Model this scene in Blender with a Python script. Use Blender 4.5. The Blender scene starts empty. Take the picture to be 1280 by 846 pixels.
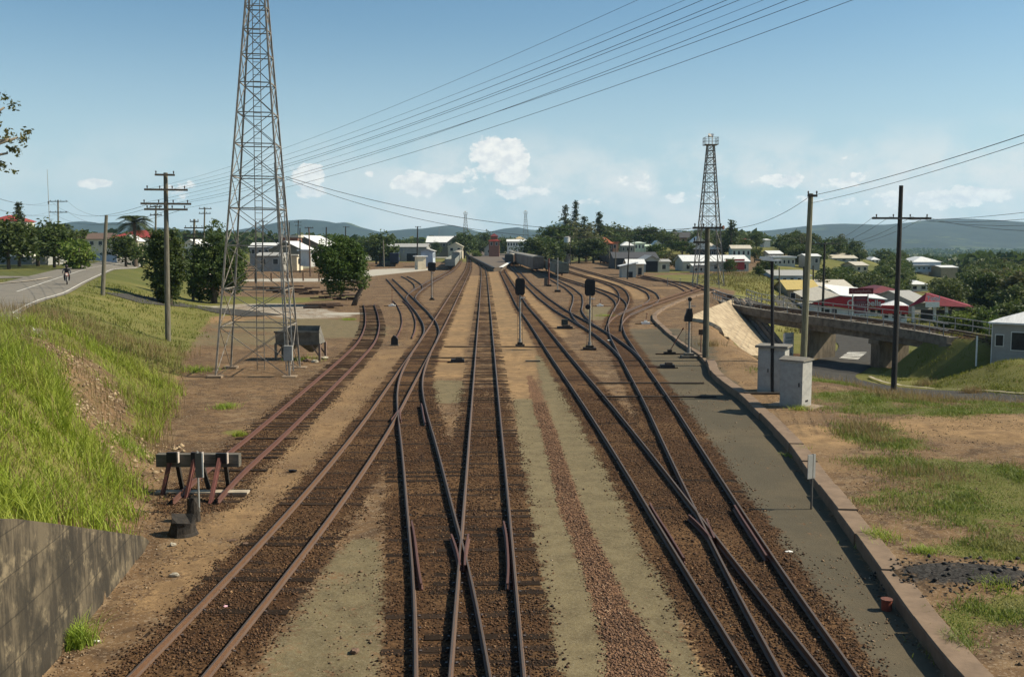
import bpy, bmesh, math, random
import numpy as np
from mathutils import Vector, Matrix
random.seed(7)
RNG = np.random.default_rng(11)
PI = math.pi
sc = bpy.context.scene
COL = sc.collection

# ------------------------------------------------------------------ camera
F = 1244.4
ZC = 6.74
PITCH = math.atan(119.0 / F)
CP, SP = math.cos(PITCH), math.sin(PITCH)
cam_d = bpy.data.cameras.new('camera')
cam_d.lens = 35.0
cam_d.sensor_width = 36.0
cam_d.clip_start = 0.1
cam_d.clip_end = 30000
cam = bpy.data.objects.new('camera', cam_d)
COL.objects.link(cam)
cam.location = (0, 0, ZC)
cam.rotation_euler = (PI / 2 - PITCH, 0, 0)
sc.camera = cam

def ray(u, v):
    a = (u - 640.0) / F
    b = (423.0 - v) / F
    return np.array([a, CP + b * SP, -SP + b * CP])
def P(u, v, z=0.0):            # point of a view ray on the level z
    d = ray(u, v); t = (z - ZC) / d[2]
    return (d[0] * t, d[1] * t)
def PY(u, v, Y):               # point of a view ray at depth Y
    d = ray(u, v); t = Y / d[1]
    return (d[0] * t, Y, ZC + d[2] * t)

# ------------------------------------------------------------------ terrain
def sst(t):
    t = np.clip(t, 0, 1); return t * t * (3 - 2 * t)
def vnoise(x, y, s, seed=0):   # cheap smooth value noise
    x = np.asarray(x, float) / s + seed * 17.13; y = np.asarray(y, float) / s - seed * 9.71
    xi = np.floor(x); yi = np.floor(y); fx = sst(x - xi); fy = sst(y - yi)
    def h(a, b):
        n = np.sin(a * 127.1 + b * 311.7 + seed * 13.7) * 43758.5453
        return n - np.floor(n)
    return (h(xi, yi) * (1 - fx) * (1 - fy) + h(xi + 1, yi) * fx * (1 - fy)
            + h(xi, yi + 1) * (1 - fx) * fy + h(xi + 1, yi + 1) * fx * fy)
def fbm(x, y, s, seed=0, o=3):
    r = 0; a = 1; t = 0
    for i in range(o):
        r = r + a * vnoise(x, y, s / 2 ** i, seed + i); t += a; a *= .5
    return r / t

def wall_top(y):
    return np.interp(y, [8, 14.4, 21.3, 21.8], [4.2, 2.55, 0.22, 0.0])
TOE_Y = [0, 15.4, 21.7, 24.6, 33, 46.6, 60, 80, 100, 150, 250, 400]
TOE_X = [-6.6, -7.5, -8.25, -9.0, -11.4, -15.2, -19, -24, -29, -46, -80, -112]
RIM_Y = [46, 60, 90, 105, 125, 150, 200, 260, 330, 420, 600]; RIM_X = [12.8, 12.8, 16.8, 20, 26.5, 33, 45, 62, 88, 122, 160]
def H(x, y):
    x = np.asarray(x, float); y = np.asarray(y, float)
    # left bank and road plateau
    s = np.interp(y, TOE_Y, TOE_X) - x
    base = np.where(y < 21.8, wall_top(y), 0.0)
    top = np.interp(y, [15, 40, 60, 250, 400, 700], [3.6, 3.1, 2.8, 2.9, 3.3, 3.3])
    W = np.interp(y, [10, 20, 30, 45, 60, 80, 150, 300], [3.0, 4.0, 5.0, 7, 11, 14, 16, 30])
    top = np.maximum(top, base)
    zl = base + (top - base) * sst(s / W)
    zl = np.where(s > 0, zl, 0.0)
    bumps = (fbm(x, y, 2.2, 5) - .5) * 0.5 * sst(s / 1.5) * (1 - sst((s - W) / 3)) * (y < 60)
    zl = zl + bumps
    # hill with houses on the right behind the yard, small rise behind the station
    r = sst((y - 300) / 120) * sst((x - 18) / 45) * (1 - sst((x - 125) / 60)) * 5.0 * (1 - sst((y - 650) / 300))
    plateau = np.where(s > 0, zl, 0.0) + r
    # raised ground beyond the kerb line at the right
    kx = np.interp(y, KY, KX)
    plateau = plateau + 0.24 * sst((x - kx) / 0.25) * (1 - sst((y - 60) / 40))
    plateau = plateau + 0.35 * sst((x - kx - 3) / 9) * fbm(x, y, 5, 9) * (1 - sst((y - 50) / 10))
    rim = np.interp(y, RIM_Y, RIM_X)
    Wv = np.interp(y, [46, 90, 125, 150, 250, 400], [8, 6.0, 6.5, 13, 34, 70])
    plateau = plateau - .5 * sst((y - 35) / 10) * sst((x - 14) / 6) * (y < 80)
    f = sst((x - rim) / Wv) * sst((y - 43 + np.clip((x - 15) * .45, 0, 4)) / 15)
    fl = np.interp(y, [50, 60, 70, 85, 130, 180, 300, 420, 650, 1200], [-2.0, -2.5, -3.4, -4.4, -5.0, -5.6, -5.8, -7.5, -14, -25])
    near = sst((x - 29) / 7) * (1 - sst((y - 69) / 7))
    fl = fl * (1 - near) + near * np.interp(y, [50, 58, 62, 70, 90], [-2.1, -2.3, -2.0, -1.3, -1.0])
    z = plateau * (1 - f) + fl * f
    # far land falls away behind the town
    z = z - 22 * sst((y - 800) / 900) * (1 - f)
    # approach bank of the bridge line
    e = np.maximum(np.abs(x - np.interp(y, [76, 84], [38.2, 36.9])) - 1.6, 0) + np.maximum(76 - y, 0) + np.maximum(y - 83.0, 0) * 1.0
    z = np.where((y > 60) & (y < 100) & (x > 28), np.maximum(z, -0.75 - e * 0.8), z)
    if SLOPE is not None:
        sel = (y > 75) & (y < 125) & (x > 12) & (x < 32)
        if np.any(sel):
            k = np.zeros(x.shape); k[sel] = in_poly0(x[sel], y[sel], SLOPE); z = z - .7 * k
    # small bumps
    am = 0.03 * sst((np.abs(x) - 0) / 1) + 0.12 * sst((x - kx - 2) / 5)
    z = z + (fbm(x, y, 1.3, 2) - .5) * am * (y < 120)
    return z
# kerb line (edge of the yard at the right), from the bottom of the picture to the far end
KPX = [(1290, 950), (1190, 846), (1143, 785), (1100, 722), (1057, 660), (1017, 607), (985, 560), (955, 528), (925, 498), (905, 484), (888, 470), (883, 455), (876, 447),
       (850, 430), (828, 412), (816, 400), (815, 394), (826, 386), (845, 377), (870, 369), (897, 363)]
KW = [P(u, v, 0.1) for u, v in KPX]
KY = [0.0] + [p[1] for p in KW] + [160, 300]
KX = [KW[0][0] * .9] + [p[0] for p in KW] + [60, 300]
for i in range(1, len(KY)):
    if KY[i] <= KY[i - 1]: KY[i] = KY[i - 1] + .05
def in_poly0(X, Y, poly):
    c = np.zeros(X.shape, bool); n = len(poly)
    for i in range(n):
        x0, y0 = poly[i]; x1, y1 = poly[(i + 1) % n]
        c ^= ((y0 > Y) != (y1 > Y)) & (X < (x1 - x0) * (Y - y0) / (y1 - y0 + 1e-9) + x0)
    return c
SL3 = [P(856, 400, .1) + (.1,), P(918, 374.5, .1) + (.1,), P(974, 449, -4.6) + (-4.6,), P(905, 446, -2.3) + (-2.3,)]
SLOPE = [p[:2] for p in SL3]
def Hs(x, y): return float(H(np.array([x]), np.array([y]))[0])
def hit(u, v, t0=10.0, t1=3000.0):     # where a view ray meets the ground
    d = ray(u, v); lo = None
    ts = t0 * (t1 / t0) ** (np.arange(700) / 699.0)
    zz = ZC + d[2] * ts - H(d[0] * ts, d[1] * ts)
    idx = np.nonzero(zz < 0)[0]
    if len(idx) == 0: return (d[0] * t1, d[1] * t1, Hs(d[0] * t1, d[1] * t1))
    i = idx[0]; a, b = (ts[i - 1] if i else ts[0] * .5), ts[i]
    for _ in range(18):
        m = (a + b) / 2
        if ZC + d[2] * m - Hs(d[0] * m, d[1] * m) < 0: b = m
        else: a = m
    return (d[0] * b, d[1] * b, ZC + d[2] * b)

# ------------------------------------------------------------------ materials
def lin(r, g, b): return (r, g, b, 1)
class NT:
    def __init__(s, name):
        s.m = bpy.data.materials.new(name); s.m.use_nodes = True
        s.t = s.m.node_tree; s.n = s.t.nodes; s.l = s.t.links
        s.b = s.n['Principled BSDF']
    def node(s, t, **k):
        n = s.n.new(t)
        for a, b in k.items(): setattr(n, a, b)
        return n
    def link(s, a, b): s.l.new(a, b)
    def coord(s, kind='Object'):
        return s.node('ShaderNodeTexCoord').outputs[kind]
    def pos(s): return s.node('ShaderNodeNewGeometry').outputs['Position']
    def noise(s, vec, scale, detail=4, rough=.6):
        n = s.node('ShaderNodeTexNoise'); n.inputs['Scale'].default_value = scale
        n.inputs['Detail'].default_value = detail; n.inputs['Roughness'].default_value = rough
        s.link(vec, n.inputs['Vector']); return n.outputs['Fac']
    def vor(s, vec, scale, out='Color'):
        n = s.node('ShaderNodeTexVoronoi'); n.inputs['Scale'].default_value = scale
        s.link(vec, n.inputs['Vector']); return n.outputs[out]
    def mapv(s, vec, scale):
        n = s.node('ShaderNodeMapping'); n.inputs['Scale'].default_value = scale
        s.link(vec, n.inputs['Vector']); return n.outputs['Vector']
    def ramp(s, fac, lo, hi, a=0.0, b=1.0):
        n = s.node('ShaderNodeMapRange'); n.interpolation_type = 'SMOOTHSTEP'
        for i, q in zip(('From Min', 'From Max', 'To Min', 'To Max'), (lo, hi, a, b)): n.inputs[i].default_value = q
        s.link(fac, n.inputs['Value']); return n.outputs['Result']
    def mix(s, fac, A, B, mode='MIX'):
        n = s.node('ShaderNodeMix', data_type='RGBA', blend_type=mode)
        if isinstance(fac, (int, float)): n.inputs[0].default_value = fac
        else: s.link(fac, n.inputs[0])
        for q, i in ((A, 6), (B, 7)):
            if isinstance(q, tuple): n.inputs[i].default_value = q
            else: s.link(q, n.inputs[i])
        return n.outputs[2]
    def math(s, op, a, b=0.0):
        n = s.node('ShaderNodeMath', operation=op)
        for q, i in ((a, 0), (b, 1)):
            if isinstance(q, (int, float)): n.inputs[i].default_value = q
            else: s.link(q, n.inputs[i])
        return n.outputs[0]
    def bump(s, h, strength=.4, dist=.02):
        n = s.node('ShaderNodeBump'); n.inputs['Strength'].default_value = strength
        n.inputs['Distance'].default_value = dist
        s.link(h, n.inputs['Height']); s.link(n.outputs[0], s.b.inputs['Normal'])
    def out(s, color, rough=.8, metal=0.0):
        if isinstance(color, tuple): s.b.inputs['Base Color'].default_value = color
        else: s.link(color, s.b.inputs['Base Color'])
        s.b.inputs['Roughness'].default_value = rough
        s.b.inputs['Metallic'].default_value = metal
        s.b.inputs['Specular IOR Level'].default_value = .3
        return s.m
_mats = {}
def M(name, c1, c2=None, scale=3.0, rough=.8, metal=0.0, dirt=0.0, bump=0.0, stretch=(1, 1, 1)):
    if name in _mats: return _mats[name]
    t = NT(name); v = t.coord('Object')
    if stretch != (1, 1, 1): v = t.mapv(v, stretch)
    c2 = c2 or tuple(q * .72 for q in c1)
    n = t.noise(v, scale, 6, .65)
    c = t.mix(t.ramp(n, .35, .68), lin(*c1), lin(*c2))
    if dirt:
        n2 = t.noise(v, scale * .35, 5, .7)
        c = t.mix(t.ramp(n2, .5, .75, 0, dirt), c, lin(.07, .05, .035))
    if bump: t.bump(t.noise(v, scale * 4, 5), bump, .02)
    _mats[name] = t.out(c, rough, metal); return _mats[name]
def leafmat(name, c1, c2, c3, scale=.7):
    t = NT(name); g = t.node('ShaderNodeNewGeometry')
    oi = t.node('ShaderNodeObjectInfo')
    n = t.noise(g.outputs['Position'], scale, 3, .6)
    c = t.mix(g.outputs['Random Per Island'], lin(*c1), lin(*c2))
    c = t.mix(t.ramp(n, .45, .7, 0, .75), c, lin(*c3))
    c = t.mix(t.math('MULTIPLY', oi.outputs['Random'], .45), c, lin(c1[0] * 1.3, c1[1] * .8, c1[2] * .7))
    t.b.inputs['Transmission Weight'].default_value = 0
    t.out(c, .6)
    # leaves let some light through
    tr = t.node('ShaderNodeBsdfTranslucent'); t.link(c, tr.inputs['Color'])
    mx = t.node('ShaderNodeMixShader'); mx.inputs[0].default_value = .38
    t.link(t.b.outputs[0], mx.inputs[1]); t.link(tr.outputs[0], mx.inputs[2])
    t.link(mx.outputs[0], t.n['Material Output'].inputs['Surface'])
    return t.m

# ------------------------------------------------------------------ mesh builder
class MB:
    def __init__(s): s.v = []; s.f = []; s.mi = []
    def add(s, vs, fs, mi=0):
        o = len(s.v); s.v += [tuple(map(float, p)) for p in vs]
        s.f += [tuple(i + o for i in f) for f in fs]; s.mi += [mi] * len(fs); return s
    def box(s, c, d, rz=0.0, mi=0, taper=1.0):
        x, y, z = d[0] / 2, d[1] / 2, d[2] / 2; ca, sa = math.cos(rz), math.sin(rz)
        vs = []
        for k in (-1, 1):
            q = taper if k > 0 else 1.0
            for i, j in ((-1, -1), (1, -1), (1, 1), (-1, 1)):
                a, b = i * x * q, j * y * q
                vs.append((c[0] + a * ca - b * sa, c[1] + a * sa + b * ca, c[2] + k * z))
        return s.add(vs, [(3, 2, 1, 0), (4, 5, 6, 7), (0, 1, 5, 4), (1, 2, 6, 5), (2, 3, 7, 6), (3, 0, 4, 7)], mi)
    def bar(s, a, b, w, h=None, mi=0):     # rectangular bar between two points
        a = Vector(a); b = Vector(b); h = h or w; d = (b - a).normalized()
        up = Vector((0, 0, 1)) if abs(d.z) < .95 else Vector((0, 1, 0))
        sx = d.cross(up).normalized() * w / 2; sy = sx.cross(d).normalized() * h / 2
        vs = [p + i * sx + j * sy for p in (a, b) for i, j in ((-1, -1), (1, -1), (1, 1), (-1, 1))]
        return s.add(vs, [(3, 2, 1, 0), (4, 5, 6, 7), (0, 1, 5, 4), (1, 2, 6, 5), (2, 3, 7, 6), (3, 0, 4, 7)], mi)
    def tube(s, pts, r, n=8, mi=0, cap=True):
        pts = [Vector(p) for p in pts]; rr = r if isinstance(r, (list, tuple)) else [r] * len(pts)
        vs = []; ref = None
        for i, p in enumerate(pts):
            d = (pts[min(i + 1, len(pts) - 1)] - pts[max(i - 1, 0)]).normalized()
            if ref is None: ref = Vector((1, 0, 0)) if abs(d.x) < .9 else Vector((0, 1, 0))
            a = d.cross(ref).normalized(); b = a.cross(d).normalized(); ref = -b if False else ref
            for k in range(n):
                t = 2 * PI * k / n
                vs.append(p + (a * math.cos(t) + b * math.sin(t)) * rr[i])
        fs = []
        for i in range(len(pts) - 1):
            for k in range(n):
                fs.append((i * n + k, i * n + (k + 1) % n, (i + 1) * n + (k + 1) % n, (i + 1) * n + k))
        if cap:
            fs.append(tuple(range(n))[::-1]); fs.append(tuple((len(pts) - 1) * n + k for k in range(n)))
        return s.add(vs, fs, mi)
    def prism(s, pts, y0, y1, mi=0):       # outline in xz pushed along y
        n = len(pts); vs = [(x, y0, z) for x, z in pts] + [(x, y1, z) for x, z in pts]
        fs = [tuple(range(n)), tuple(range(n, 2 * n))[::-1]]
        fs += [(i + n, (i + 1) % n + n, (i + 1) % n, i) for i in range(n)]
        return s.add(vs, fs, mi)
    def build(s, name, mats, parent=None, loc=None, smooth=False, rz=0.0):
        me = bpy.data.meshes.new(name); me.from_pydata(s.v, [], s.f); me.update()
        if not isinstance(mats, (list, tuple)): mats = [mats]
        for m in mats: me.materials.append(m)
        if len(mats) > 1: me.polygons.foreach_set('material_index', s.mi)
        if smooth: me.polygons.foreach_set('use_smooth', [True] * len(me.polygons))
        bm = bmesh.new(); bm.from_mesh(me); bmesh.ops.recalc_face_normals(bm, faces=bm.faces); bm.to_mesh(me); bm.free()
        o = bpy.data.objects.new(name, me); COL.objects.link(o)
        if parent: o.parent = parent
        if loc is not None: o.location = loc
        o.rotation_euler.z = rz
        return o
def np_mesh(name, V, Fc, mat, smooth=False):
    V = np.asarray(V, np.float32); Fc = np.asarray(Fc, np.int32); k = Fc.shape[1]
    me = bpy.data.meshes.new(name)
    me.vertices.add(len(V)); me.vertices.foreach_set('co', V.ravel())
    me.loops.add(Fc.size); me.loops.foreach_set('vertex_index', Fc.ravel())
    me.polygons.add(len(Fc)); me.polygons.foreach_set('loop_start', np.arange(0, Fc.size, k, dtype=np.int32))
    me.polygons.foreach_set('loop_total', np.full(len(Fc), k, np.int32))
    if smooth: me.polygons.foreach_set('use_smooth', np.ones(len(Fc), bool))
    me.update(calc_edges=True); me.validate()
    me.materials.append(mat)
    return me
def tag(o, label, cat, group=None):
    o['label'] = label; o['category'] = cat
    if group: o['group'] = group
    return o
def thing(name, label, cat, loc, rz=0.0, group=None):
    o = bpy.data.objects.new(name, None); COL.objects.link(o); o.empty_display_size = .2
    o.location = loc; o.rotation_euler.z = rz
    return tag(o, label, cat, group)
def struct(o): o['kind'] = 'structure'; return o
def stuff(o): o['kind'] = 'stuff'; return o
def copy_tree(o, parent=None):
    c = o.copy(); COL.objects.link(c)
    if parent: c.parent = parent
    for ch in [q for q in o.children]: copy_tree(ch, c)
    return c
# ------------------------------------------------------------------ tracks, traced as points on the ground
# (v, u) of the centre line at rail height, nearest first
RT = 0.17
TR = {
 'T1': ([(846,205.5),(740,302),(640,388),(571,441.5),(522.5,475.5),(480,501),(440,526),(401,549.7),(363,571),(345,581),(337,585),(327,586.8),(320,585),(314,580),(310,573)], 'main left'),
 'T2': ([(846,566.5),(740,557),(690,548.5),(640,538),(590,530.3),(540,521),(520,516),(495,512.6),(480,511.8),(465,515),(452,520.5),(440,526.5)], 'x'),
 'T3': ([(846,608.7),(740,608),(640,608),(540,607),(440,606.3),(388,606),(360,605.6),(345,605.3),(336,604),(329,600.5),(323,597),(316,594),(311,593)], 'x'),
 'T4': ([(846,988),(770,934),(700,885),(650,849),(600,816),(512,752.5),(440,697),(404,670.7),(382,652.7),(354,636.5),(341,629),(335,627),(330,631),(325,640),(321.5,642),(318,638),(314,634)], 'x'),
 'T5': ([(846,1026.3),(770,977),(700,935.5),(650,906),(560,855),(502,823),(440,784.4),(417,771),(401,768.5),(387,774),(378,779.5),(371,781),(364,778),(358,771),(353,758),(347,737),(341,716),(336,702)], 'x'),
 'T10': ([(448,789.5),(440,784),(418,754.7),(404,731),(388,701.5),(372,679),(355,660),(340,647),(334,641),(329,640),(325,645),(322,648)], 'x'),
 'T11': ([(409,740),(404,731.5),(397,725),(388,719.5),(378,722.5),(369,722.5),(360,712),(352,697),(347,688),(341,676),(336,668)], 'x'),
 'T6': ([(388,774.5),(381,777.5),(375,774),(368,764),(362,748),(356,730),(350,709),(345,692),(340,676),(335,664)], 'x'),
 'TB': ([(412,767),(404,768),(396,775),(388,788),(381,808),(375,827),(369,846),(365,858),(362,868),(359,875)], 'x'),
 'T7': ([(393,780),(386,797),(379,813),(373,819),(366,815),(360,803),(354,785),(349,768),(343,747),(338,729),(333,712),(329,698)], 'x'),
 'T9': ([(364,862),(361,858),(358,852),(353,838),(350,829),(346.5,815),(344,800)], 'x'),
 'T14': ([(624,244),(592,271),(560,315*1.0),(528,350),(497,385),(472,412),(455,431),(430,456),(418,462.5),(405,465.7),(392,464.5),(380,461.3)], 'x'),
 'T15': ([(428,533.5),(420,538),(414,540.3),(404,538),(390,528),(375,513.5),(362,500.5),(355,493.5),(348,486.5)], 'x'),
 'T16': ([(384,522),(377,516),(372,512.5),(366,517),(360,525),(352,537.5),(345,551),(341,559),(336,566),(330,572),(324,576),(319,579)], 'x'),
 'T17': ([(364,519),(360,524),(355,522),(349,513.5),(345,505)], 'x'),
 'T18': ([(375,497),(381,503.5),(391,509),(402,511.5),(414,509),(421,505)][::-1], 'x'),
}
BR_PX = [(840, 343, 0.15), (862, 353, 0.15), (880, 360, 0.17), (905, 368, 0.17), (930, 378, 0.17), (980, 386, 0.0), (1040, 393.5, -.18), (1110, 402, -.38), (1180, 412, -.55), (1225, 420, -.62), (1250, 425, -.66)]
def smooth_path(pts, step=1.0, sig=2.0, z=None):
    p = np.array(pts, float)
    d = np.r_[0, np.cumsum(np.hypot(*np.diff(p[:, :2], axis=0).T))]
    n = max(int(d[-1] / step), 4); t = np.linspace(0, d[-1], n + 1)
    q = np.stack([np.interp(t, d, p[:, i]) for i in range(p.shape[1])], 1)
    # catmull style smoothing: repeated local averaging, ends pinned
    for _ in range(int(sig * 6)):
        q[1:-1] = .25 * q[:-2] + .5 * q[1:-1] + .25 * q[2:]
    return q
PATH = {}
for k, (px, _) in TR.items():
    w = [P(u, v, RT) for v, u in px]
    if k in ('T1', 'T2', 'T3', 'T4', 'T5'):      # carry on under the bridge the camera stands on
        a, b = np.array(w[0]), np.array(w[1]); e = a + (a - b) / np.linalg.norm(a - b) * 14
        w = [tuple(e)] + w
    far = w[-1][1] > 70
    PATH[k] = smooth_path(w, 1.0, 3.0 if k in ('T1', 'T3', 'T4', 'T5', 'T10') else 1.8)
wb = [P(u, v, z) + (z,) for u, v, z in BR_PX]
wb = [(P(797, 345.5, .17) + (.15,)), (P(820, 350.5, .17) + (.15,))] + wb[1:]
PATH['TBR'] = smooth_path(wb, 1.0, 2.5)

def seg_dist(X, Y, poly, hw=None):
    """distance from points to a polyline; hw: half widths, gives d/hw"""
    out = np.full(X.shape, 1e9)
    poly = np.asarray(poly, float)
    for i in range(len(poly) - 1):
        ax, ay = poly[i, :2]; bx, by = poly[i + 1, :2]
        dx, dy = bx - ax, by - ay; L = dx * dx + dy * dy + 1e-9
        t = np.clip(((X - ax) * dx + (Y - ay) * dy) / L, 0, 1)
        d = np.hypot(X - ax - t * dx, Y - ay - t * dy)
        if hw is not None: d = d / (hw[i] + (hw[i + 1] - hw[i]) * t)
        out = np.minimum(out, d)
    return out
def band(X, Y, pts, soft=.35):
    """pts: (u, v, half width in m) on level 0 -> mask 0..1"""
    poly = [P(u, v, 0) for u, v, w in pts]; hw = [w for u, v, w in pts]
    pa = np.array(poly); m = max(hw) * 2 + 1
    sel = (X > pa[:, 0].min() - m) & (X < pa[:, 0].max() + m) & (Y > pa[:, 1].min() - m) & (Y < pa[:, 1].max() + m)
    out = np.zeros(X.shape)
    if sel.any():
        d = seg_dist(X[sel], Y[sel], pa, hw)
        out[sel] = 1 - sst((d - (1 - soft)) / (2 * soft))
    return out
def in_poly(X, Y, poly):
    c = np.zeros(X.shape, bool); n = len(poly)
    for i in range(n):
        x0, y0 = poly[i]; x1, y1 = poly[(i + 1) % n]
        if y0 == y1: continue
        c ^= ((y0 > Y) != (y1 > Y)) & (X < (x1 - x0) * (Y - y0) / (y1 - y0) + x0)
    return c
BST = dict(T1=.82, T14=.62, T9=.5, T18=.4, T16=.9, T15=.7, T17=.6, TBR=.8, T7=.75, T6=.8, T11=.7, T10=.8)
def track_mask(X, Y, strength=False):
    out = np.zeros(X.shape); dmin = np.full(X.shape, 9.0)
    for k, q in PATH.items():
        sel = (X > q[:, 0].min() - 3) & (X < q[:, 0].max() + 3) & (Y > q[:, 1].min() - 3) & (Y < q[:, 1].max() + 3)
        if not sel.any(): continue
        st = 1 if len(q) < 60 else 2
        qq = q[::st] if (len(q) - 1) % st == 0 else np.vstack([q[::st], q[-1:]])
        dd = seg_dist(X[sel], Y[sel], qq); dmin[sel] = np.minimum(dmin[sel], dd)
        if strength: out[sel] = np.maximum(out[sel], BST.get(k, 1.0) * (np.interp(Y[sel], [26, 50], [1, .5]) if k == 'T3' else np.interp(Y[sel], [60, 120], [1, .8])) * (1 - sst((dd - .72) / .8)))
    return (dmin, out) if strength else dmin

def graded(a, b, d0, g, lim):
    out = list(np.arange(a, b, d0)); x = b; d = d0
    while x < lim: out.append(x); d *= g; x += d
    out.append(lim); return np.array(out)
ys = [9.0]
while ys[-1] < 9300:
    y = ys[-1]; ys.append(y + max(.12, y * (.0045 if y < 400 else .012)))
ys = np.array([-60, -20, 0, 4, 7] + ys)
xr = graded(0, 24, .14, 1.035, 7000); xs = np.r_[-xr[:0:-1], xr]
GX, GY = np.meshgrid(xs, ys); X = GX.ravel(); Y = GY.ravel()
Z = H(X, Y)
tm, ballast = track_mask(X, Y, True)
# lightly raised beds and hollows
Z = Z + np.where(Y < 350, .02 * (1 - sst((tm - .9) / .8)), 0)
# conflict with the retaining wall: ground behind the wall stays behind it
olive = np.maximum.reduce([
    band(X, Y, [(700, 900, .75), (712, 800, .7), (700, 720, .75), (684, 640, .6), (668, 560, .55), (655, 500, .45)], .35),
    band(X, Y, [(860, 900, .6), (822, 800, .45), (798, 720, .7), (768, 640, .8), (735, 560, .9), (708, 500, .9), (690, 460, .8), (680, 445, .5)], .35),
    band(X, Y, [(392, 900, 1.3), (420, 800, 1.1), (444, 720, .8), (452, 680, .4)], .6) * .75,
    band(X, Y, [(722, 470, .9), (748, 520, .6), (790, 590, .3)], .5) * .7,
    band(X, Y, [(560, 500, .9), (557, 478, .8)], .5),
    band(X, Y, [(640, 420, 1.0), (628, 380, 1.4), (622, 345, 1.6)], .6) * .3,
    band(X, Y, [(742, 397, 3.2), (752, 385, 2.0)], .4) * .9,
    band(X, Y, [(360, 405, 6.5), (405, 410, 5.5), (435, 418, 3.0)], .3) * .8,
    band(X, Y, [(255, 420, 4), (300, 425, 5), (340, 425, 4)], .5) * .6])
ochre = np.maximum.reduce([
    band(X, Y, [(557, 470, 1.0), (557, 440, 1.2), (562, 410, 1.6), (575, 375, 1.8), (592, 345, 2.0)], .5),
    band(X, Y, [(652, 500, .5), (650, 470, .9), (645, 440, 1.3), (630, 390, 1.9), (618, 350, 2.4), (612, 330, 3)], .5),
    band(X, Y, [(690, 420, 1.2), (668, 385, 1.6), (650, 355, 1.6), (640, 340, 1.6)], .5),
    band(X, Y, [(500, 440, 2.2), (480, 470, 2.0), (440, 510, 1.8), (390, 560, 1.5), (330, 640, 1.6), (240, 740, 1.6)], .5) * .55,
    band(X, Y, [(800, 372, 3.4), (770, 358, 3.0), (730, 344, 2.0)], .4),
    band(X, Y, [(850, 360, 3), (820, 360, 3)], .5) * .6,
    band(X, Y, [(545, 400, 2.0), (530, 430, 1.6)], .6) * .6,
    band(X, Y, [(290, 395, 6), (320, 400, 5)], .4),
    band(X, Y, [(825, 800, .8), (850, 840, .8)], .6),
    band(X, Y, [(1025, 560, 1.3), (1010, 545, 1.0)], .5),
    band(X, Y, [(1140, 545, 2.0), (1230, 545, 3.0), (1300, 548, 3.0)], .4) * .75,
    band(X, Y, [(905, 395, 3), (925, 440, 3), (960, 520, 2.2), (1010, 590, 1.6)], .5) * .5])
REDB = [(815, 900, .55), (785, 800, .42), (757, 740, .3), (737, 690, .28), (715, 640, .28), (700, 590, .26), (686, 540, .25), (672, 500, .25), (662, 470, .2)]
redg = np.maximum.reduce([
    band(X, Y, REDB, .4), np.zeros(X.shape)])
asph = np.maximum.reduce([
    band(X, Y, [(1090, 900, 1.3), (1045, 800, 1.35), (1000, 700, 1.35), (955, 610, 1.35), (915, 540, 1.5), (880, 490, 1.7), (850, 470, 2.0)], .22),
    band(X, Y, [(860, 470, 1.8), (835, 440, 3), (810, 415, 3)], .4) * .8])
pale = np.maximum.reduce([
    band(X, Y, [(432, 346, 4), (470, 341, 6), (505, 337, 8), (520, 336, 6)], .12),
    band(X, Y, [(290, 385, 5), (330, 382, 5), (395, 395, 4)], .3) * .5,
    band(X, Y, [(355, 350, 8), (390, 350, 8)], .2),
    band(X, Y, [(545, 322, 10), (560, 318, 12)], .3) * .6])
# vegetation on the ground
inb = np.interp(Y, TOE_Y, TOE_X) - X
grassL = sst((inb - .2) / 1.2) * (Y < 600)
bx, by = [], []
bare = np.zeros(X.shape)
for (u, v, w) in [(60, 435, 1.4), (100, 452, 1.5), (118, 480, 1.3), (125, 520, 1.2), (140, 560, .9), (168, 590, .8), (190, 560, .9)]:
    hx, hy, hz = hit(u, v); bx.append((hx, hy, w))
bp = np.array(bx)
sel = (Y > 10) & (Y < 80) & (X < 0)
bare[sel] = 1 - sst((seg_dist(X[sel], Y[sel], bp[:, :2], list(bp[:, 2])) - .5) / .8)
grassL = grassL * (1 - .85 * bare)
kxx = np.interp(Y, KY, KX)
gr_patch = sst((fbm(X, Y, 4.5, 21) - .38) / .2)
GRB = [[(1105, 590, 1.0), (1180, 600, 1.8), (1250, 618, 2.3), (1310, 640, 2.6)], [(1130, 640, 1.1), (1230, 655, 1.6), (1310, 665, 1.9)], [(1060, 505, 1.8), (1120, 512, 3.0), (1200, 508, 3.5), (1310, 512, 3.5)], [(1085, 545, 1.1), (1110, 565, 1.0)], [(1200, 700, .5), (1290, 700, .8)], [(1180, 800, .4), (1280, 770, .5)], [(1050, 480, 1.5), (1000, 470, 2)]]
def grass_right(X, Y): return np.maximum.reduce([band(X, Y, b_, .6) for b_ in GRB]) * (.4 + .6 * sst((fbm(X, Y, 1.6, 21) - .36) / .2))
grassR = np.where((Y < 58) & (X > kxx + .5), grass_right(X, Y), 0)
grassR = np.maximum(grassR, np.where(X > np.interp(Y, RIM_Y, RIM_X) + 1, .95, 0) * (Y > 125))
grassR = np.maximum(grassR, np.where((Y > 52) & (X > kxx + 6) & (Y < 300), .95, 0) * sst((X - 14) / 6))
grassR = np.where((Y > 88) & (Y < 130) & (X < 27) & (X > 10), grassR * .15, grassR)
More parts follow.
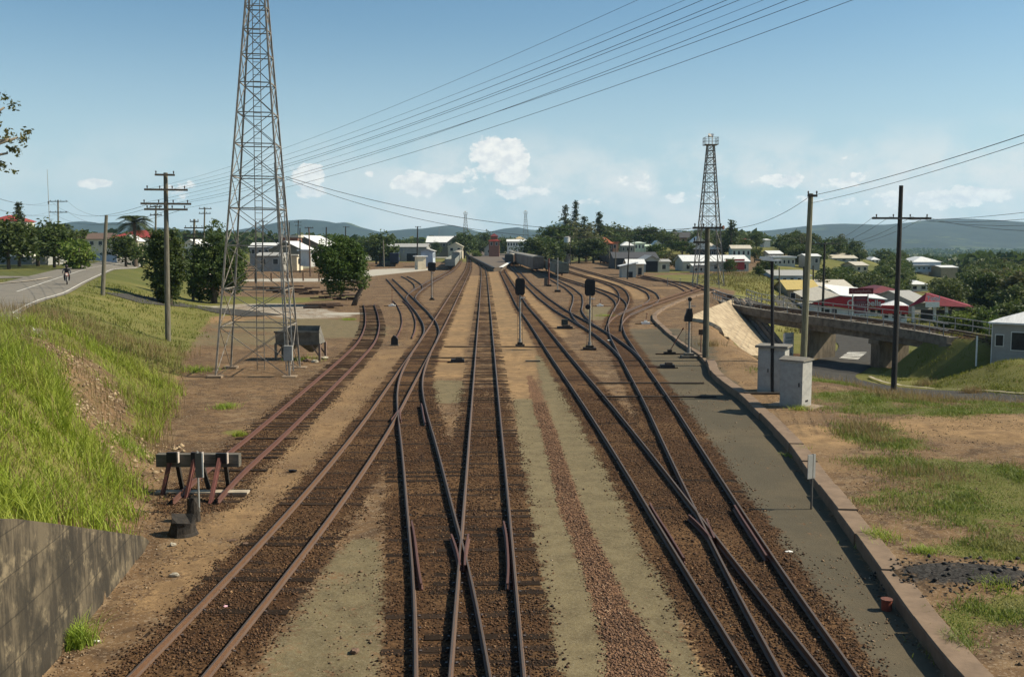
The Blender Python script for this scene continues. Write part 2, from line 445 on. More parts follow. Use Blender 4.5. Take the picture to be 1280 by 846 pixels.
grassM = np.maximum.reduce([
    band(X, Y, [(905, 352, 9), (940, 356, 8), (960, 362, 6), (870, 345, 9)], .3),
    band(X, Y, [(840, 340, 8), (820, 337, 6)], .4),
    band(X, Y, [(250, 392, 4.5), (200, 385, 8), (165, 372, 8), (320, 376, 7), (355, 374, 4)], .25),
    band(X, Y, [(395, 374, 4), (420, 370, 3)], .5) * .6,
    band(X, Y, [(600, 314, 8), (625, 312, 8)], .3) * .4])
for (u, v, w) in [(757, 392, .8), (727, 358, .8), (733, 432, .5), (772, 432, .6), (700, 437, .4), (845, 372, 1.2), (438, 398, .8), (455, 440, .7), (300, 540, .8), (285, 505, .7)]:
    hx, hy = P(u, v, 0); grassM = np.maximum(grassM, .8 * (1 - sst((np.hypot(X - hx, Y - hy) / w - .4) / .6)))
far = sst((Y - 300) / 200) * (np.abs(X) < 8000)
fv = sst((Y - 330) / 60)
yard = ((Y < 340) & (np.abs(X - Y * .02) < 26 + Y * .05))
grass = np.maximum.reduce([grassL, grassR, grassM * .9, np.where(yard, 0, fv)])
grass *= (1 - np.clip(ballast, 0, 1) * (Y < 300) * .9)
coal = np.zeros(X.shape)
hx, hy, hz = hit(1205, 722)
coal = 1 - sst((np.hypot((X - hx) / 1.5, (Y - hy) / .8) - .6) / .6)
Z = Z + .12 * coal
hx, hy, hz = hit(430, 392); 
pile = 1 - sst((np.hypot((X - hx) / 4.5, (Y - hy) / 3.0)) / 1.0)
nx, ny = len(xs), len(ys)
I = (np.arange(ny - 1)[:, None] * nx + np.arange(nx - 1)[None, :]).ravel()
FQ = np.stack([I, I + 1, I + nx + 1, I + nx], 1)
t = NT('ground_material'); pv = t.pos()
def attr(n):
    a = t.node('ShaderNodeAttribute'); a.attribute_name = n
    s = t.node('ShaderNodeSeparateColor'); t.link(a.outputs['Color'], s.inputs[0]); return s.outputs, a.outputs['Alpha']
A1, A1a = attr('mask_a'); A2, A2a = attr('mask_b')
n_hi = t.noise(pv, 9, 8, .75); n_mid = t.noise(pv, 1.6, 6, .65); n_lo = t.noise(pv, .25, 5, .6); n_xlo = t.noise(pv, .02, 5, .6)
ragged = t.math('ADD', t.math('MULTIPLY', t.math('SUBTRACT', t.math('ADD', t.math('MULTIPLY', n_hi, .5), t.math('MULTIPLY', n_mid, .5)), .5), 4.2), t.math('MULTIPLY', t.math('SUBTRACT', t.noise(pv, .55, 5, .6), .5), 1.3))
def msk(a, k=1.0):
    s = t.math('ADD', a, t.math('MULTIPLY', ragged, k * 1.0)); return t.ramp(s, .36, .64)
cell = t.vor(pv, 24); sep = t.node('ShaderNodeSeparateColor'); t.link(cell, sep.inputs[0]); cr = sep.outputs[0]
cell2 = t.vor(pv, 55); sep2 = t.node('ShaderNodeSeparateColor'); t.link(cell2, sep2.inputs[0]); cr2 = sep2.outputs[1]
dirt = t.mix(t.ramp(n_lo, .35, .65), lin(.11, .068, .037), lin(.18, .112, .058))
dirt = t.mix(t.ramp(n_mid, .45, .60, 0, .75), dirt, lin(.07, .046, .029))
dirt = t.mix(t.ramp(t.noise(pv, .7, 7, .75), .53, .62, 0, .55), dirt, lin(.25, .175, .10))
dirt = t.mix(t.ramp(cr, .8, .95, 0, .5), dirt, lin(.30, .23, .16))
dirt = t.mix(t.ramp(cr2, .12, .0, 0, .6), dirt, lin(.05, .032, .02))
ocr = t.mix(t.ramp(n_mid, .38, .62), lin(.31, .20, .10), lin(.20, .128, .066))
ocr = t.mix(t.ramp(n_lo, .42, .6, 0, .6), ocr, lin(.17, .115, .065))
ocr = t.mix(t.ramp(cr2, .2, .0, 0, .4), ocr, lin(.09, .05, .025))
oliv = t.mix(t.ramp(n_mid, .35, .65), lin(.172, .138, .076), lin(.118, .094, .052))
oliv = t.mix(t.ramp(cr, .55, .95, 0, .5), oliv, lin(.21, .175, .11))
oliv = t.mix(t.ramp(n_hi, .45, .7, 0, .35), oliv, lin(.21, .178, .105))
oliv = t.mix(t.ramp(cr2, .25, .05, 0, .5), oliv, lin(.08, .06, .04))
bal = t.mix(cr, lin(.014, .008, .004), lin(.100, .052, .025))
bal = t.mix(t.ramp(n_mid, .4, .7, 0, .5), bal, lin(.030, .018, .011))
bal = t.mix(t.ramp(n_lo, .42, .62, 0, .5), bal, t.mix(cr, lin(.05, .028, .014), lin(.22, .128, .06)))
rg = t.mix(cr, lin(.045, .025, .015), lin(.22, .125, .07))
asp = t.mix(n_mid, lin(.070, .060, .042), lin(.10, .085, .058)); asp = t.mix(t.ramp(n_lo, .45, .65, 0, .6), asp, lin(.125, .10, .064))
gra = t.mix(n_mid, lin(.10, .11, .026), lin(.17, .15, .048)); gra = t.mix(t.ramp(n_lo, .45, .65, 0, .6), gra, lin(.19, .165, .06))
gra = t.mix(t.ramp(n_xlo, .4, .62, 0, .6), gra, lin(.05, .07, .02))
pal = t.mix(n_mid, lin(.42, .39, .33), lin(.33, .30, .25))
coa = t.mix(cr, lin(.012, .011, .010), lin(.06, .055, .05))
c = dirt
c = t.mix(msk(A1[1], .8), c, ocr); c = t.mix(msk(A1[2], .8), c, oliv); c = t.mix(msk(A2[1], .8), c, asp)
c = t.mix(msk(A2[0], .8), c, gra)
c = t.mix(msk(A1[0], .7), c, bal); c = t.mix(msk(A1a, 1.0), c, rg)
c = t.mix(msk(A2[2], .3), c, pal); c = t.mix(msk(A2a, .5), c, coa)
t.bump(t.math('ADD', t.math('MULTIPLY', cr, .6), t.math('MULTIPLY', n_hi, 1.0)), .55, .03)
gmat = t.out(c, .95); t.b.inputs['Specular IOR Level'].default_value = .1
V = np.stack([X, Y, Z], 1)
gme = np_mesh('ground', V, FQ, gmat, True)
for nm, ch in (('mask_a', (ballast * (Y < 400), ochre, olive, redg)), ('mask_b', (grass, asph, np.maximum(pale, pile), coal * .75))):
    at = gme.color_attributes.new(nm, 'FLOAT_COLOR', 'POINT')
    at.data.foreach_set('color', np.clip(np.stack(ch, 1), 0, 1).astype(np.float32).ravel())
ground = bpy.data.objects.new('ground', gme); COL.objects.link(ground); struct(ground)

# loose stones: one mass nobody could count
def stones(name, n, region, smin, smax, mat, dens, lift=.3):
    x = RNG.uniform(region[0], region[1], n * 4); y = region[2] * (region[3] / region[2]) ** RNG.uniform(0, 1, n * 4)
    k = RNG.uniform(0, 1, len(x)) < dens(x, y); x, y = x[k][:n], y[k][:n]; n = len(x)
    z = H(x, y) + .02 * (1 - sst((track_mask(x, y) - .9) / .8))
    base = np.array([[1, 0, 0], [-1, 0, 0], [0, 1, 0], [0, -1, 0], [0, 0, 1], [0, 0, -1]], float)
    fc = np.array([[0, 2, 4], [2, 1, 4], [1, 3, 4], [3, 0, 4], [2, 0, 5], [1, 2, 5], [3, 1, 5], [0, 3, 5]])
    s = RNG.uniform(smin, smax, n) * (1 + .6 * (RNG.uniform(0, 1, n) > .93))
    Vv = base[None] * (RNG.uniform(.55, 1.25, (n, 6, 1))) * s[:, None, None]
    Vv += RNG.normal(0, .18, Vv.shape) * s[:, None, None]
    a = RNG.uniform(0, 2 * PI, n); ca, sa = np.cos(a), np.sin(a)
    xx = Vv[:, :, 0] * ca[:, None] - Vv[:, :, 1] * sa[:, None]; yy = Vv[:, :, 0] * sa[:, None] + Vv[:, :, 1] * ca[:, None]
    Vv = np.stack([xx + x[:, None], yy + y[:, None], Vv[:, :, 2] * .7 + (z + s * lift)[:, None]], 2).reshape(-1, 3)
    FF = (fc[None] + (np.arange(n) * 6)[:, None, None]).reshape(-1, 3)
    o = bpy.data.objects.new(name, np_mesh(name, Vv, FF, mat)); COL.objects.link(o); return o
def stonemat(name, c1, c2, c3):
    q = NT(name); g = q.node('ShaderNodeNewGeometry'); r = g.outputs['Random Per Island']
    cc = q.mix(q.ramp(r, 0, .6), lin(*c1), lin(*c2)); cc = q.mix(q.ramp(r, .90, 1, 0, .8), cc, lin(*c3))
    cc = q.mix(q.ramp(q.noise(g.outputs['Position'], .5, 3), .45, .6, 0, .5), cc, lin(*c1))
    return q.out(cc, .9)
bal_m = stonemat('ballast_stone', (.018, .010, .006), (.105, .055, .027), (.30, .18, .09))
red_m = stonemat('red_gravel_stone', (.05, .028, .018), (.19, .105, .062), (.38, .26, .16))
dirt_m = stonemat('dirt_stone', (.06, .04, .025), (.21, .14, .08), (.42, .35, .26))
def d_bal(x, y): return (1 - sst((track_mask(x, y) - .8) / .7)) * .95 * (.35 + .65 * sst((fbm(x, y, 1.1, 61) - .35) / .25))
o = stones('ballast_gravel', 80000, (-14, 17, 12.5, 46), .014, .03, bal_m, d_bal); stuff(tag(o, 'dark brown rusty ballast stones lying between and beside the rails', 'gravel'))
def d_red(x, y):
    return band(x, y, REDB, .5)
o = stones('red_gravel', 16000, (0, 4.2, 12.5, 42), .015, .03, red_m, d_red, .2); stuff(tag(o, 'reddish gravel spilled in a strip down the middle of the olive path', 'gravel'))
def d_dirt(x, y): return .5 * sst((fbm(x, y, 1.2, 31) - .4) / .3) * (track_mask(x, y) > 1.2) * (np.abs(x - 2) > 1.9 + .12 * (y - 13)) + .02 * (np.abs(x - 2.2) < 3) + .5 * (x < -7) * (y < 30)
o = stones('dirt_pebbles', 30000, (-16, 24, 12.5, 60), .012, .032, dirt_m, d_dirt, .2); stuff(tag(o, 'pale and brown pebbles scattered over the bare dirt', 'gravel'))
coal_m = stonemat('coal_stone', (.01, .009, .008), (.035, .032, .03), (.09, .085, .08))
cxy = hit(1205, 722)
o = stones('coal_spill', 1100, (cxy[0] - 2, cxy[0] + 2, cxy[1] - 1.4, cxy[1] + 1.4), .02, .05, coal_m, lambda x, y: np.exp(-((x - cxy[0]) / 1.1) ** 2 - ((y - cxy[1]) / .6) ** 2), 2.0)
stuff(tag(o, 'heap of black coal lumps spread on the dirt at the right', 'coal'))
# ------------------------------------------------------------------ rails and sleepers
def railmat(name, top, side, side2):
    q = NT(name); g = q.node('ShaderNodeNewGeometry'); s = q.node('ShaderNodeSeparateXYZ'); q.link(g.outputs['Normal'], s.inputs[0])
    n = q.noise(q.mapv(g.outputs['Position'], (6, 6, 20)), 2.5, 6)
    sd = q.mix(q.ramp(n, .35, .7), lin(*side), lin(*side2))
    up = q.ramp(s.outputs[2], .8, .95)
    m = q.mix(up, sd, q.mix(q.ramp(n, .4, .75, 0, .5), lin(*top), lin(*side)))
    q.out(m, .5); q.b.inputs['Specular IOR Level'].default_value = .5
    r = q.ramp(s.outputs[2], .8, .95, .85, .55); q.link(r, q.b.inputs['Roughness'])
    return q.m
rail_used = railmat('worn_rail_steel', (.070, .056, .046), (.14, .066, .028), (.075, .036, .018))
rail_rust = railmat('rusty_rail_steel', (.085, .038, .026), (.105, .038, .022), (.06, .026, .017))
rail_dark = railmat('dark_rail_steel', (.09, .075, .07), (.07, .045, .034), (.045, .03, .025))
sleep_m = M('weathered_sleeper_wood', (.045, .029, .019), (.020, .014, .010), 6, .9, bump=.5, stretch=(.6, 5, 5))
sleep_m2 = M('dark_sleeper_wood', (.030, .020, .013), (.015, .010, .007), 6, .9, bump=.5, stretch=(.6, 5, 5))
for m_ in (sleep_m, sleep_m2): m_.node_tree.nodes['Principled BSDF'].inputs['Specular IOR Level'].default_value = .08
PROF = [(-.045, 0), (.045, 0), (.045, .01), (.007, .03), (.007, .11), (.023, .118), (.023, .136), (.018, .14), (-.018, .14), (-.023, .136), (-.023, .118), (-.007, .11), (-.007, .03), (-.045, .01)]
def sweep(mb, path, off, z0, prof=PROF, mi=0, zs=None, ends=True):
    n = len(path); m = len(prof); vs = []
    for i in range(n):
        a = path[max(i - 1, 0)]; b = path[min(i + 1, n - 1)]
        dx, dy = b[0] - a[0], b[1] - a[1]; l = math.hypot(dx, dy); nx_, ny_ = dy / l, -dx / l
        zz = z0 + (path[i][2] - RT if len(path[i]) > 2 else 0)
        for (px, pz) in prof:
            o = off + px
            vs.append((path[i][0] + nx_ * o, path[i][1] + ny_ * o, zz + pz))
    fs = [(i * m + k, i * m + (k + 1) % m, (i + 1) * m + (k + 1) % m, (i + 1) * m + k) for i in range(n - 1) for k in range(m)]
    if ends: fs += [tuple(range(m)), tuple((n - 1) * m + k for k in range(m))]
    mb.add(vs, fs, mi)
def trim(path, y0=None, y1=None):
    return np.array([p for p in path if (y0 is None or p[1] >= y0) and (y1 is None or p[1] <= y1)])
sl_mesh = []
for k in range(4):
    b_ = MB(); L_ = 2.12 + .05 * k; b_.box((0, 0, -.06), (L_, .24 - .01 * (k % 2), .12), mi=0)
    for s_ in (-1, 1):
        for e_ in (-1, 1): b_.box((s_ * .565 + e_ * .085, 0.0, .006), (.04, .05, .03), mi=1)
    o_ = b_.build('sleeper', [sleep_m if k % 2 else sleep_m2, rail_dark]); me_ = o_.data; bpy.data.objects.remove(o_); sl_mesh.append(me_)
TRL = {
 'T1': ('railway track curving in from bottom left corner of the photo, sleepers half buried in dirt', rail_used, .58, .026, .3),
 'T2': ('left track of the crossing pair, running from bottom middle up into the left main track', rail_used, .52, .022, .04),
 'T3': ('straight railway track in the middle running right up to the station platform', rail_used, .54, .026, .04),
 'T4': ('railway track right of the gravel strip, running past the near left signal to the platform', rail_used, .60, .012, .1),
 'T5': ('rightmost railway track at the bottom, next to the asphalt strip, winding far back', rail_used, .60, .010, .15),
 'T10': ('railway track branching off behind the second signal towards the brown covered wagon', rail_dark, .65, -.0, .3),
 'T11': ('short curved track leading to the grey-green open wagon behind the white mast', rail_dark, .65, -.0, .3),
 'T6': ('curved siding joining from behind the green wagon, left of the pale sand strip', rail_dark, .65, -.0, .3),
 'TB': ('curved railway track sweeping right towards the start of the road bridge', rail_used, .65, -.0, .3),
 'T7': ('bent railway track right of the pale sand strip, nearest the tin shed', rail_dark, .65, -.0, .3),
 'T9': ('overgrown siding in front of the tin shed with the dark doorway', rail_rust, .65, -.0, .4),
 'T14': ('rusty red disused siding ending at the timber buffer stop', rail_rust, .60, .036, .05),
 'T15': ('branch track curving left to the pale concrete level crossing', rail_dark, .65, -.005, .3),
 'T16': ('brown curved siding leading to the grey wagons left of the main line', rail_dark, .65, -.005, .3),
 'T17': ('very short rusty track stub left of the far left signal', rail_dark, .65, -.005, .3),
 'T18': ('short buried rusty track piece beside the white point lever', rail_rust, .65, -.02, .7),
 'TBR': ('railway track crossing the road bridge on the right', rail_used, .65, .01, .1),
}
for ti, (k, (lab, rm, sp, sz, miss)) in enumerate(TRL.items()):
    path = PATH[k]; o0 = Vector((path[0][0], path[0][1], 0))
    root = thing('railway_track', lab, 'track', o0, 0, 'railway tracks of the yard')
    zz = RT - .14 + .0015 * ti
    if k == 'T18': zz -= .05
    pl = np.array([list(p) for p in path]); pl[:, 0] -= o0.x; pl[:, 1] -= o0.y
    if k == 'T2': pass
    if k == 'T9': zz -= .02
    for s in (-1, 1):
        m = MB(); sweep(m, pl, s * .568, zz); m.build('rail', rm, root)
    # sleepers, laid square to the track
    d = np.r_[0, np.cumsum(np.hypot(*np.diff(path[:, :2], axis=0).T))]
    n = int(d[-1] / sp); cnt = 0; rest = MB(); rr = random.Random(ti)
    first = {'T2': 40, 'T5': 40}.get(k, 0)
    for i in range(n):
        t = (i + .5) * sp + rr.uniform(-.04, .04)
        x = float(np.interp(t, d, path[:, 0])); y = float(np.interp(t, d, path[:, 1])); z3 = float(np.interp(t, d, path[:, 2])) - RT if path.shape[1] > 2 else 0
        x2 = float(np.interp(t + .3, d, path[:, 0])); y2 = float(np.interp(t + .3, d, path[:, 1]))
        if y < 11.5: continue
        a = math.atan2(y2 - y, x2 - x) - PI / 2 + rr.uniform(-.015, .015)
        if k in ('T2',): a = a * .4
        if rr.random() < miss * .6: continue
        zt = sz + rr.uniform(-.022, .010) + z3 + (-.05 if rr.random() < miss * .4 else 0)
        if cnt < 100:
            o = bpy.data.objects.new('sleeper', sl_mesh[rr.randrange(4)]); COL.objects.link(o); o.parent = root
            o.location = (x - o0.x, y - o0.y, zt); o.rotation_euler.z = a
        else:
            rest.box((x - o0.x, y - o0.y, zt - .06), (2.15, .22, .12), a)
        cnt += 1
    if rest.v: stuff(rest.build('sleepers', sleep_m, root))
    # check rails and wing rails, traced
    def extra(nm, pts, off_z=0.0, mat=None):
        q = smooth_path([P(u, v, RT) for u, v in pts], .35, 1.0); q[:, 0] -= o0.x; q[:, 1] -= o0.y
        m = MB(); sweep(m, q, 0, zz + .004 + off_z); m.build(nm, mat or rail_rust, root)
    if k == 'T2':
        extra('check_rail', [(526.5, 729), (522, 705), (519, 675), (516.5, 657), (514.5, 651)])
        extra('wing_rail', [(575, 706), (572.5, 690), (568.5, 677), (564, 667)])
        extra('check_rail', [(531.5, 528), (529, 517), (528, 508), (526.5, 504)])
        extra('wing_rail', [(489, 524), (493, 519), (498, 512)])
    if k == 'T3':
        extra('check_rail', [(634, 729), (636, 722), (635, 690), (632.5, 660), (629.5, 651)])
        extra('wing_rail', [(581, 706), (580.5, 690), (583.5, 675), (585.5, 667)])
    if k == 'T4':
        extra('check_rail', [(855, 697), (845, 681), (833, 661), (818, 640), (812, 628)])
        extra('wing_rail', [(889, 672), (880, 661), (869, 648), (861, 643)])
    if k == 'T5':
        extra('check_rail', [(958, 694), (948, 678), (937, 661), (925, 643), (918, 631)])
        extra('wing_rail', [(893, 672), (887, 660), (883, 648)])
    if k == 'T1':
        extra('wing_rail', [(501, 524), (499, 517), (500, 510)])

# ------------------------------------------------------------------ bridge over the road
conc_d = M('dark_old_concrete', (.17, .15, .12), (.085, .073, .06), 1.6, .9, dirt=.5, bump=.3)
conc_l = M('pale_concrete', (.42, .36, .27), (.25, .20, .145), 1.5, .9, dirt=.35, bump=.3)
conc_k = M('kerb_concrete', (.27, .20, .135), (.17, .125, .085), 2.2, .9, dirt=.35, bump=.3)
galv = M('galvanised_steel', (.32, .32, .31), (.20, .195, .19), 8, .5, .4)
wood_p = M('grey_pole_timber', (.165, .15, .115), (.085, .08, .06), 5, .9, bump=.3, stretch=(4, 4, .4))
wood_d = M('dark_pole_timber', (.035, .034, .030), (.018, .018, .017), 5, .9, bump=.3, stretch=(4, 4, .4))
black_m = M('black_paint', (.018, .018, .020), (.010, .010, .012), 4, .55)
white_m = M('white_paint', (.75, .74, .70), (.62, .60, .55), 3, .6)
grey_m = M('grey_paint', (.30, .30, .285), (.24, .24, .225), 3, .6, dirt=.25)
rust_m = M('rusty_steel', (.16, .06, .04), (.085, .04, .03), 5, .8)
bp_ = PATH['TBR']; bp_ = np.array([p for p in bp_ if 80.0 < p[1] < 123.5])
o0 = Vector((bp_[0][0], bp_[0][1], 0)); bl = bp_.copy(); bl[:, 0] -= o0.x; bl[:, 1] -= o0.y
broot = thing('railway_bridge', 'low dark concrete railway bridge with a pipe handrail spanning the road on the right', 'bridge', o0)
m = MB(); sweep(m, bl, 0, -.02, [(-2.1, -.75), (2.1, -.75), (2.1, .05), (1.9, .05), (1.9, -.02), (-1.9, -.02), (-1.9, .05), (-2.1, .05)]); m.build('deck', conc_d, broot)
for s in (-1, 1):
    m = MB(); sweep(m, bl, s * 1.55, -.02, [(-.16, -1.35), (.16, -1.35), (.16, -.76), (-.16, -.76)]); m.build('girder', conc_d, broot)
    m = MB()
    for h in (.55, 1.05): sweep(m, bl, s * 2.0, h, [(-.035, -.035), (.035, -.035), (.035, .035), (-.035, .035)])
    m.build('handrail', galv, broot)
    d = np.r_[0, np.cumsum(np.hypot(*np.diff(bl[:, :2], axis=0).T))]
    for t in np.arange(.3, d[-1], 2.1):
        x, y, z = [float(np.interp(t, d, bl[:, i])) for i in range(3)]
        x2, y2 = [float(np.interp(t + .3, d, bl[:, i])) for i in range(2)]
        L_ = math.hypot(x2 - x, y2 - y) or 1; nx_, ny_ = (y2 - y) / L_, -(x2 - x) / L_
        if L_ < .01 or math.hypot(x2 - x, y2 - y) == 0: continue
        q = MB(); q.box((0, 0, .5), (.06, .06, 1.15)); q.build('post', galv, broot, (x + nx_ * 2.0 * s, y + ny_ * 2.0 * s, z - RT + .02))
def bridge_at(Y):
    x = float(np.interp(Y, bp_[::-1, 1] if bp_[0][1] > bp_[-1][1] else bp_[:, 1], bp_[::-1, 0] if bp_[0][1] > bp_[-1][1] else bp_[:, 0]))
    z = float(np.interp(Y, bp_[::-1, 1] if bp_[0][1] > bp_[-1][1] else bp_[:, 1], bp_[::-1, 2] if bp_[0][1] > bp_[-1][1] else bp_[:, 2]))
    return x, z
for (Y, w_) in ((111.5, 1.5), (98.0, 1.5), (90.0, 1.5)):
    x, z = bridge_at(Y); x1, _ = bridge_at(Y - 1); a = math.atan2(-1, x1 - x) + PI / 2
    g = Hs(x, Y) - .6; h = z - RT - 1.36 - g
    q = MB(); q.box((0, 0, h / 2), (3.4, 1.1, h), 0, 0); q.box((0, 0, h - .2), (3.9, 1.25, .4), 0, 0, 1.0)
    q.build('pier', M('pier_concrete', (.20, .165, .12), (.09, .075, .055), 1.4, .9, dirt=.4, bump=.3, stretch=(1, 1, .35)), broot, (x - o0.x, Y - o0.y, g), rz=a)
for Y, nm in ((122.8, 'abutment'), (81.0, 'abutment')):
    x, z = bridge_at(Y); q = MB(); q.box((0, 0, -1.7), (4.4, 1.2, 2.0)); q.build(nm, conc_d, broot, (x - o0.x, Y - o0.y, z), rz=.45)

# concrete slope under the far end of the bridge: three paved strips, bridge shade painted into the dark gaps
black_m2 = M('shade_dark_concrete', (.035, .03, .025), (.02, .018, .015), 2, .9)  # near-black tone stands in for the bridge's shade on the drain
def slope_patch(name, lab, c, mat, nu=16, nv=18):
    V_ = []; F_ = []
    for j in range(nv + 1):
        for i in range(nu + 1):
            s_, t_ = i / nu, j / nv
            q = [(c[0][k] * (1 - s_) + c[1][k] * s_) * (1 - t_) + (c[3][k] * (1 - s_) + c[2][k] * s_) * t_ for k in range(3)]
            V_.append((q[0] - c[0][0], q[1] - c[0][1], max(q[2], Hs(q[0], q[1]) + .03) - c[0][2]))
    for j in range(nv):
        for i in range(nu): a = j * (nu + 1) + i; F_.append((a, a + 1, a + nu + 2, a + nu + 1))
    q = MB(); q.add(V_, F_); o = q.build(name, mat, None, c[0])
    md = o.modifiers.new('thick', 'SOLIDIFY'); md.thickness = .3; md.offset = -1
    return tag(o, lab, 'embankment facing')
slope_patch('concrete_revetment', 'sunlit pale concrete facing of the steep slope left of the bridge', SL3, M('revetment_concrete', (.40, .32, .21), (.22, .165, .105), 1.6, .9, dirt=.55, bump=.8))
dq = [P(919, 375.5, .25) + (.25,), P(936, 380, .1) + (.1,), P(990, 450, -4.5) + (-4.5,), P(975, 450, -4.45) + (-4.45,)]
dr = thing('drain_with_shade', 'dark stepped concrete drain with painted bridge shade running down the slope under the bridge end', 'drain', dq[0])
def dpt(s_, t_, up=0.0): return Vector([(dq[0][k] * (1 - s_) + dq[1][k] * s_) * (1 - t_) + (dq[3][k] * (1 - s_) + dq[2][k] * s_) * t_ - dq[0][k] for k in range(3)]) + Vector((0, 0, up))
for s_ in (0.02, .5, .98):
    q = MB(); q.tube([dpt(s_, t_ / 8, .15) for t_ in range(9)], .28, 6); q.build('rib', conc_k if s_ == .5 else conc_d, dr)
q = MB(); n_ = 8; q.add([dpt(i_, t_ / n_, -.1) for t_ in range(n_ + 1) for i_ in (0, 1)], [(2 * i_, 2 * i_ + 1, 2 * i_ + 3, 2 * i_ + 2) for i_ in range(n_)]); q.build('shade_channel', black_m2, dr)  # dark sheet between the ribs: drain bed and bridge shadow in one colour

# kerb along the yard edge
kp = smooth_path([(x, y) for x, y in KW], .5, .5)
o0 = Vector((kp[0][0], kp[0][1], 0)); kl = kp.copy(); kl[:, 0] -= o0.x; kl[:, 1] -= o0.y
kr = thing('concrete_kerb', 'long stained concrete kerb curving along the right edge of the yard', 'kerb', o0)
d = np.r_[0, np.cumsum(np.hypot(*np.diff(kl[:, :2], axis=0).T))]; k0 = 0; i = 0; rk = random.Random(3)
while k0 < len(kl) - 3:
    n = rk.choice((4, 5, 6)); seg = kl[k0:k0 + n + 1].copy(); 
    if len(seg) < 3: break
    a, b = seg[0].copy(), seg[-1].copy(); seg[0] = a + (seg[1] - a) * .05; seg[-1] = b - (b - seg[-2]) * .05
    far_ = kp[k0][1] > 55; wd = .20 if far_ else .24; zt = (.2 if far_ else .30) + rk.uniform(-.035, .03)
    q = MB(); sweep(q, seg, wd + rk.uniform(-.03, .03), 0, [(-wd, -.2), (wd, -.2), (wd, zt - .02), (wd - .02, zt), (-wd + .02, zt), (-wd, zt - .03)])
    q.build('kerb_block', M('kerb_concrete_%d' % (i % 3), [(.27, .20, .135), (.21, .145, .095), (.36, .30, .23)][i % 3 if rk.random() < .6 else 1], None, 2.2, .9, dirt=.45, bump=.3), kr); k0 += n; i += 1

# ------------------------------------------------------------------ roads
asph_m = M('asphalt', (.070, .066, .060), (.050, .048, .045), 1.5, .95); asph_m.node_tree.nodes['Principled BSDF'].inputs['Specular IOR Level'].default_value = .05
asph_w = M('worn_asphalt', (.20, .18, .15), (.15, .14, .12), 1.0, .95); asph_w.node_tree.nodes['Principled BSDF'].inputs['Specular IOR Level'].default_value = .05
paint_m = M('road_paint', (.68, .66, .60), (.5, .48, .43), 4, .7)
def ribbon(name, pts, hw, mat, z=.05, k=8, parent=None, off=0.0, step=1.0, sig=1.5):
    q = smooth_path([(p[0], p[1]) for p in pts], step, sig); V_ = []; F_ = []; n = len(q)
    for i in range(n):
        a = q[max(i - 1, 0)]; b = q[min(i + 1, n - 1)]; dx, dy = b - a; l = math.hypot(dx, dy) or 1
        for j in range(k + 1):
            o = off + hw * (2 * j / k - 1); V_.append((q[i][0] + dy / l * o, q[i][1] - dx / l * o))
    V_ = np.array(V_); zz_ = H(V_[:, 0], V_[:, 1]) + z
    for i in range(n - 1):
        for j in range(k): a = i * (k + 1) + j; F_.append((a, a + 1, a + k + 2, a + k + 1))
    m_ = MB(); m_.add(np.c_[V_, zz_].tolist(), F_); return m_.build(name, mat, parent, smooth=True)
LR = [(-22, 38), (-31.2, 53.7), (-36.3, 68), (-39.8, 80), (-51.5, 113.7), (-64, 150), (-75, 188), (-90, 232), (-118, 300), (-150, 370)]
struct(ribbon('road', LR, 3.9, asph_w, .05, 10, step=3, sig=.5))
struct(ribbon('road_marking', LR, .05, paint_m, .065, 1, off=3.55, step=3, sig=.5))
struct(ribbon('road_marking', LR[3:], .06, paint_m, .065, 1, off=0, step=3, sig=.5))
struct(ribbon('road', [(-55.5, 113), (-64, 116), (-80, 118), (-110, 122)], 3.2, asph_w, .055, 8, step=2))
rb = ribbon('road', [PY(-20, 357, 93)[:2], PY(30, 352, 98)[:2], PY(62, 343, 112)[:2]], .3, conc_l, .12, 2, step=2); rb.name = 'road_kerb'; struct(rb)
gp = [hit(150, 372)[:2], hit(205, 377)[:2], hit(255, 384)[:2], hit(330, 395)[:2]]
struct(ribbon('path', gp, 1.9, asph_m, .05, 6, step=1))
def HP(l): return [hit(u, v)[:2] for u, v in l]
SR = [(31.5, 54.0), (27, 60.5), (24.5, 66), (23.5, 74), (25, 82), (30, 91), (36.5, 102), (40.5, 113), (42, 125), (43, 140), (44, 156), (50, 175), (58, 190)]
struct(ribbon('road', [(38, 47)] + SR[:1] + SR[1:], 2.9, asph_m, .06, 8, step=1.5))
struct(ribbon('road', [(24.5, 84), (22, 78), (19.8, 70), (19, 62)], 2.6, asph_m, .075, 8, step=1.5))
kb = ribbon('road_kerb', [(36, 51.5), (32.8, 57.2), (30, 61.2), (27.9, 66), (27.2, 72), (28.6, 79)], .12, conc_l, .16, 2, step=1); kb.name = 'road_kerb'; struct(kb)
# painted hatching beside the pier
q = MB()
for k in range(7):
    x, y = 32.9 + k * .5, 96.6 + k * 1.05
    for (px, py) in [(x, y)]:
        a = -.5; c_, s_ = math.cos(a), math.sin(a); V_ = []
        for (i, j) in ((-.9, -.3), (.9, -.3), (.9, .3), (-.9, .3)):
            X_, Y_ = px + i * c_ - j * s_, py + i * s_ + j * c_; V_.append((X_, Y_, Hs(X_, Y_) + .10))
        q.add(V_, [(0, 1, 2, 3)])
struct(q.build('road_marking', paint_m))
q = MB()
for k in range(14):
    x, y = 43.2 + .1 * k, 126 + 3.2 * k
    V_ = [(x - .06, y, 0), (x + .06, y, 0), (x + .06, y + 1.4, 0), (x - .06, y + 1.4, 0)]; q.add([(a, b, Hs(a, b) + .1) for a, b, _ in V_], [(0, 1, 2, 3)])
struct(q.build('road_marking', paint_m))
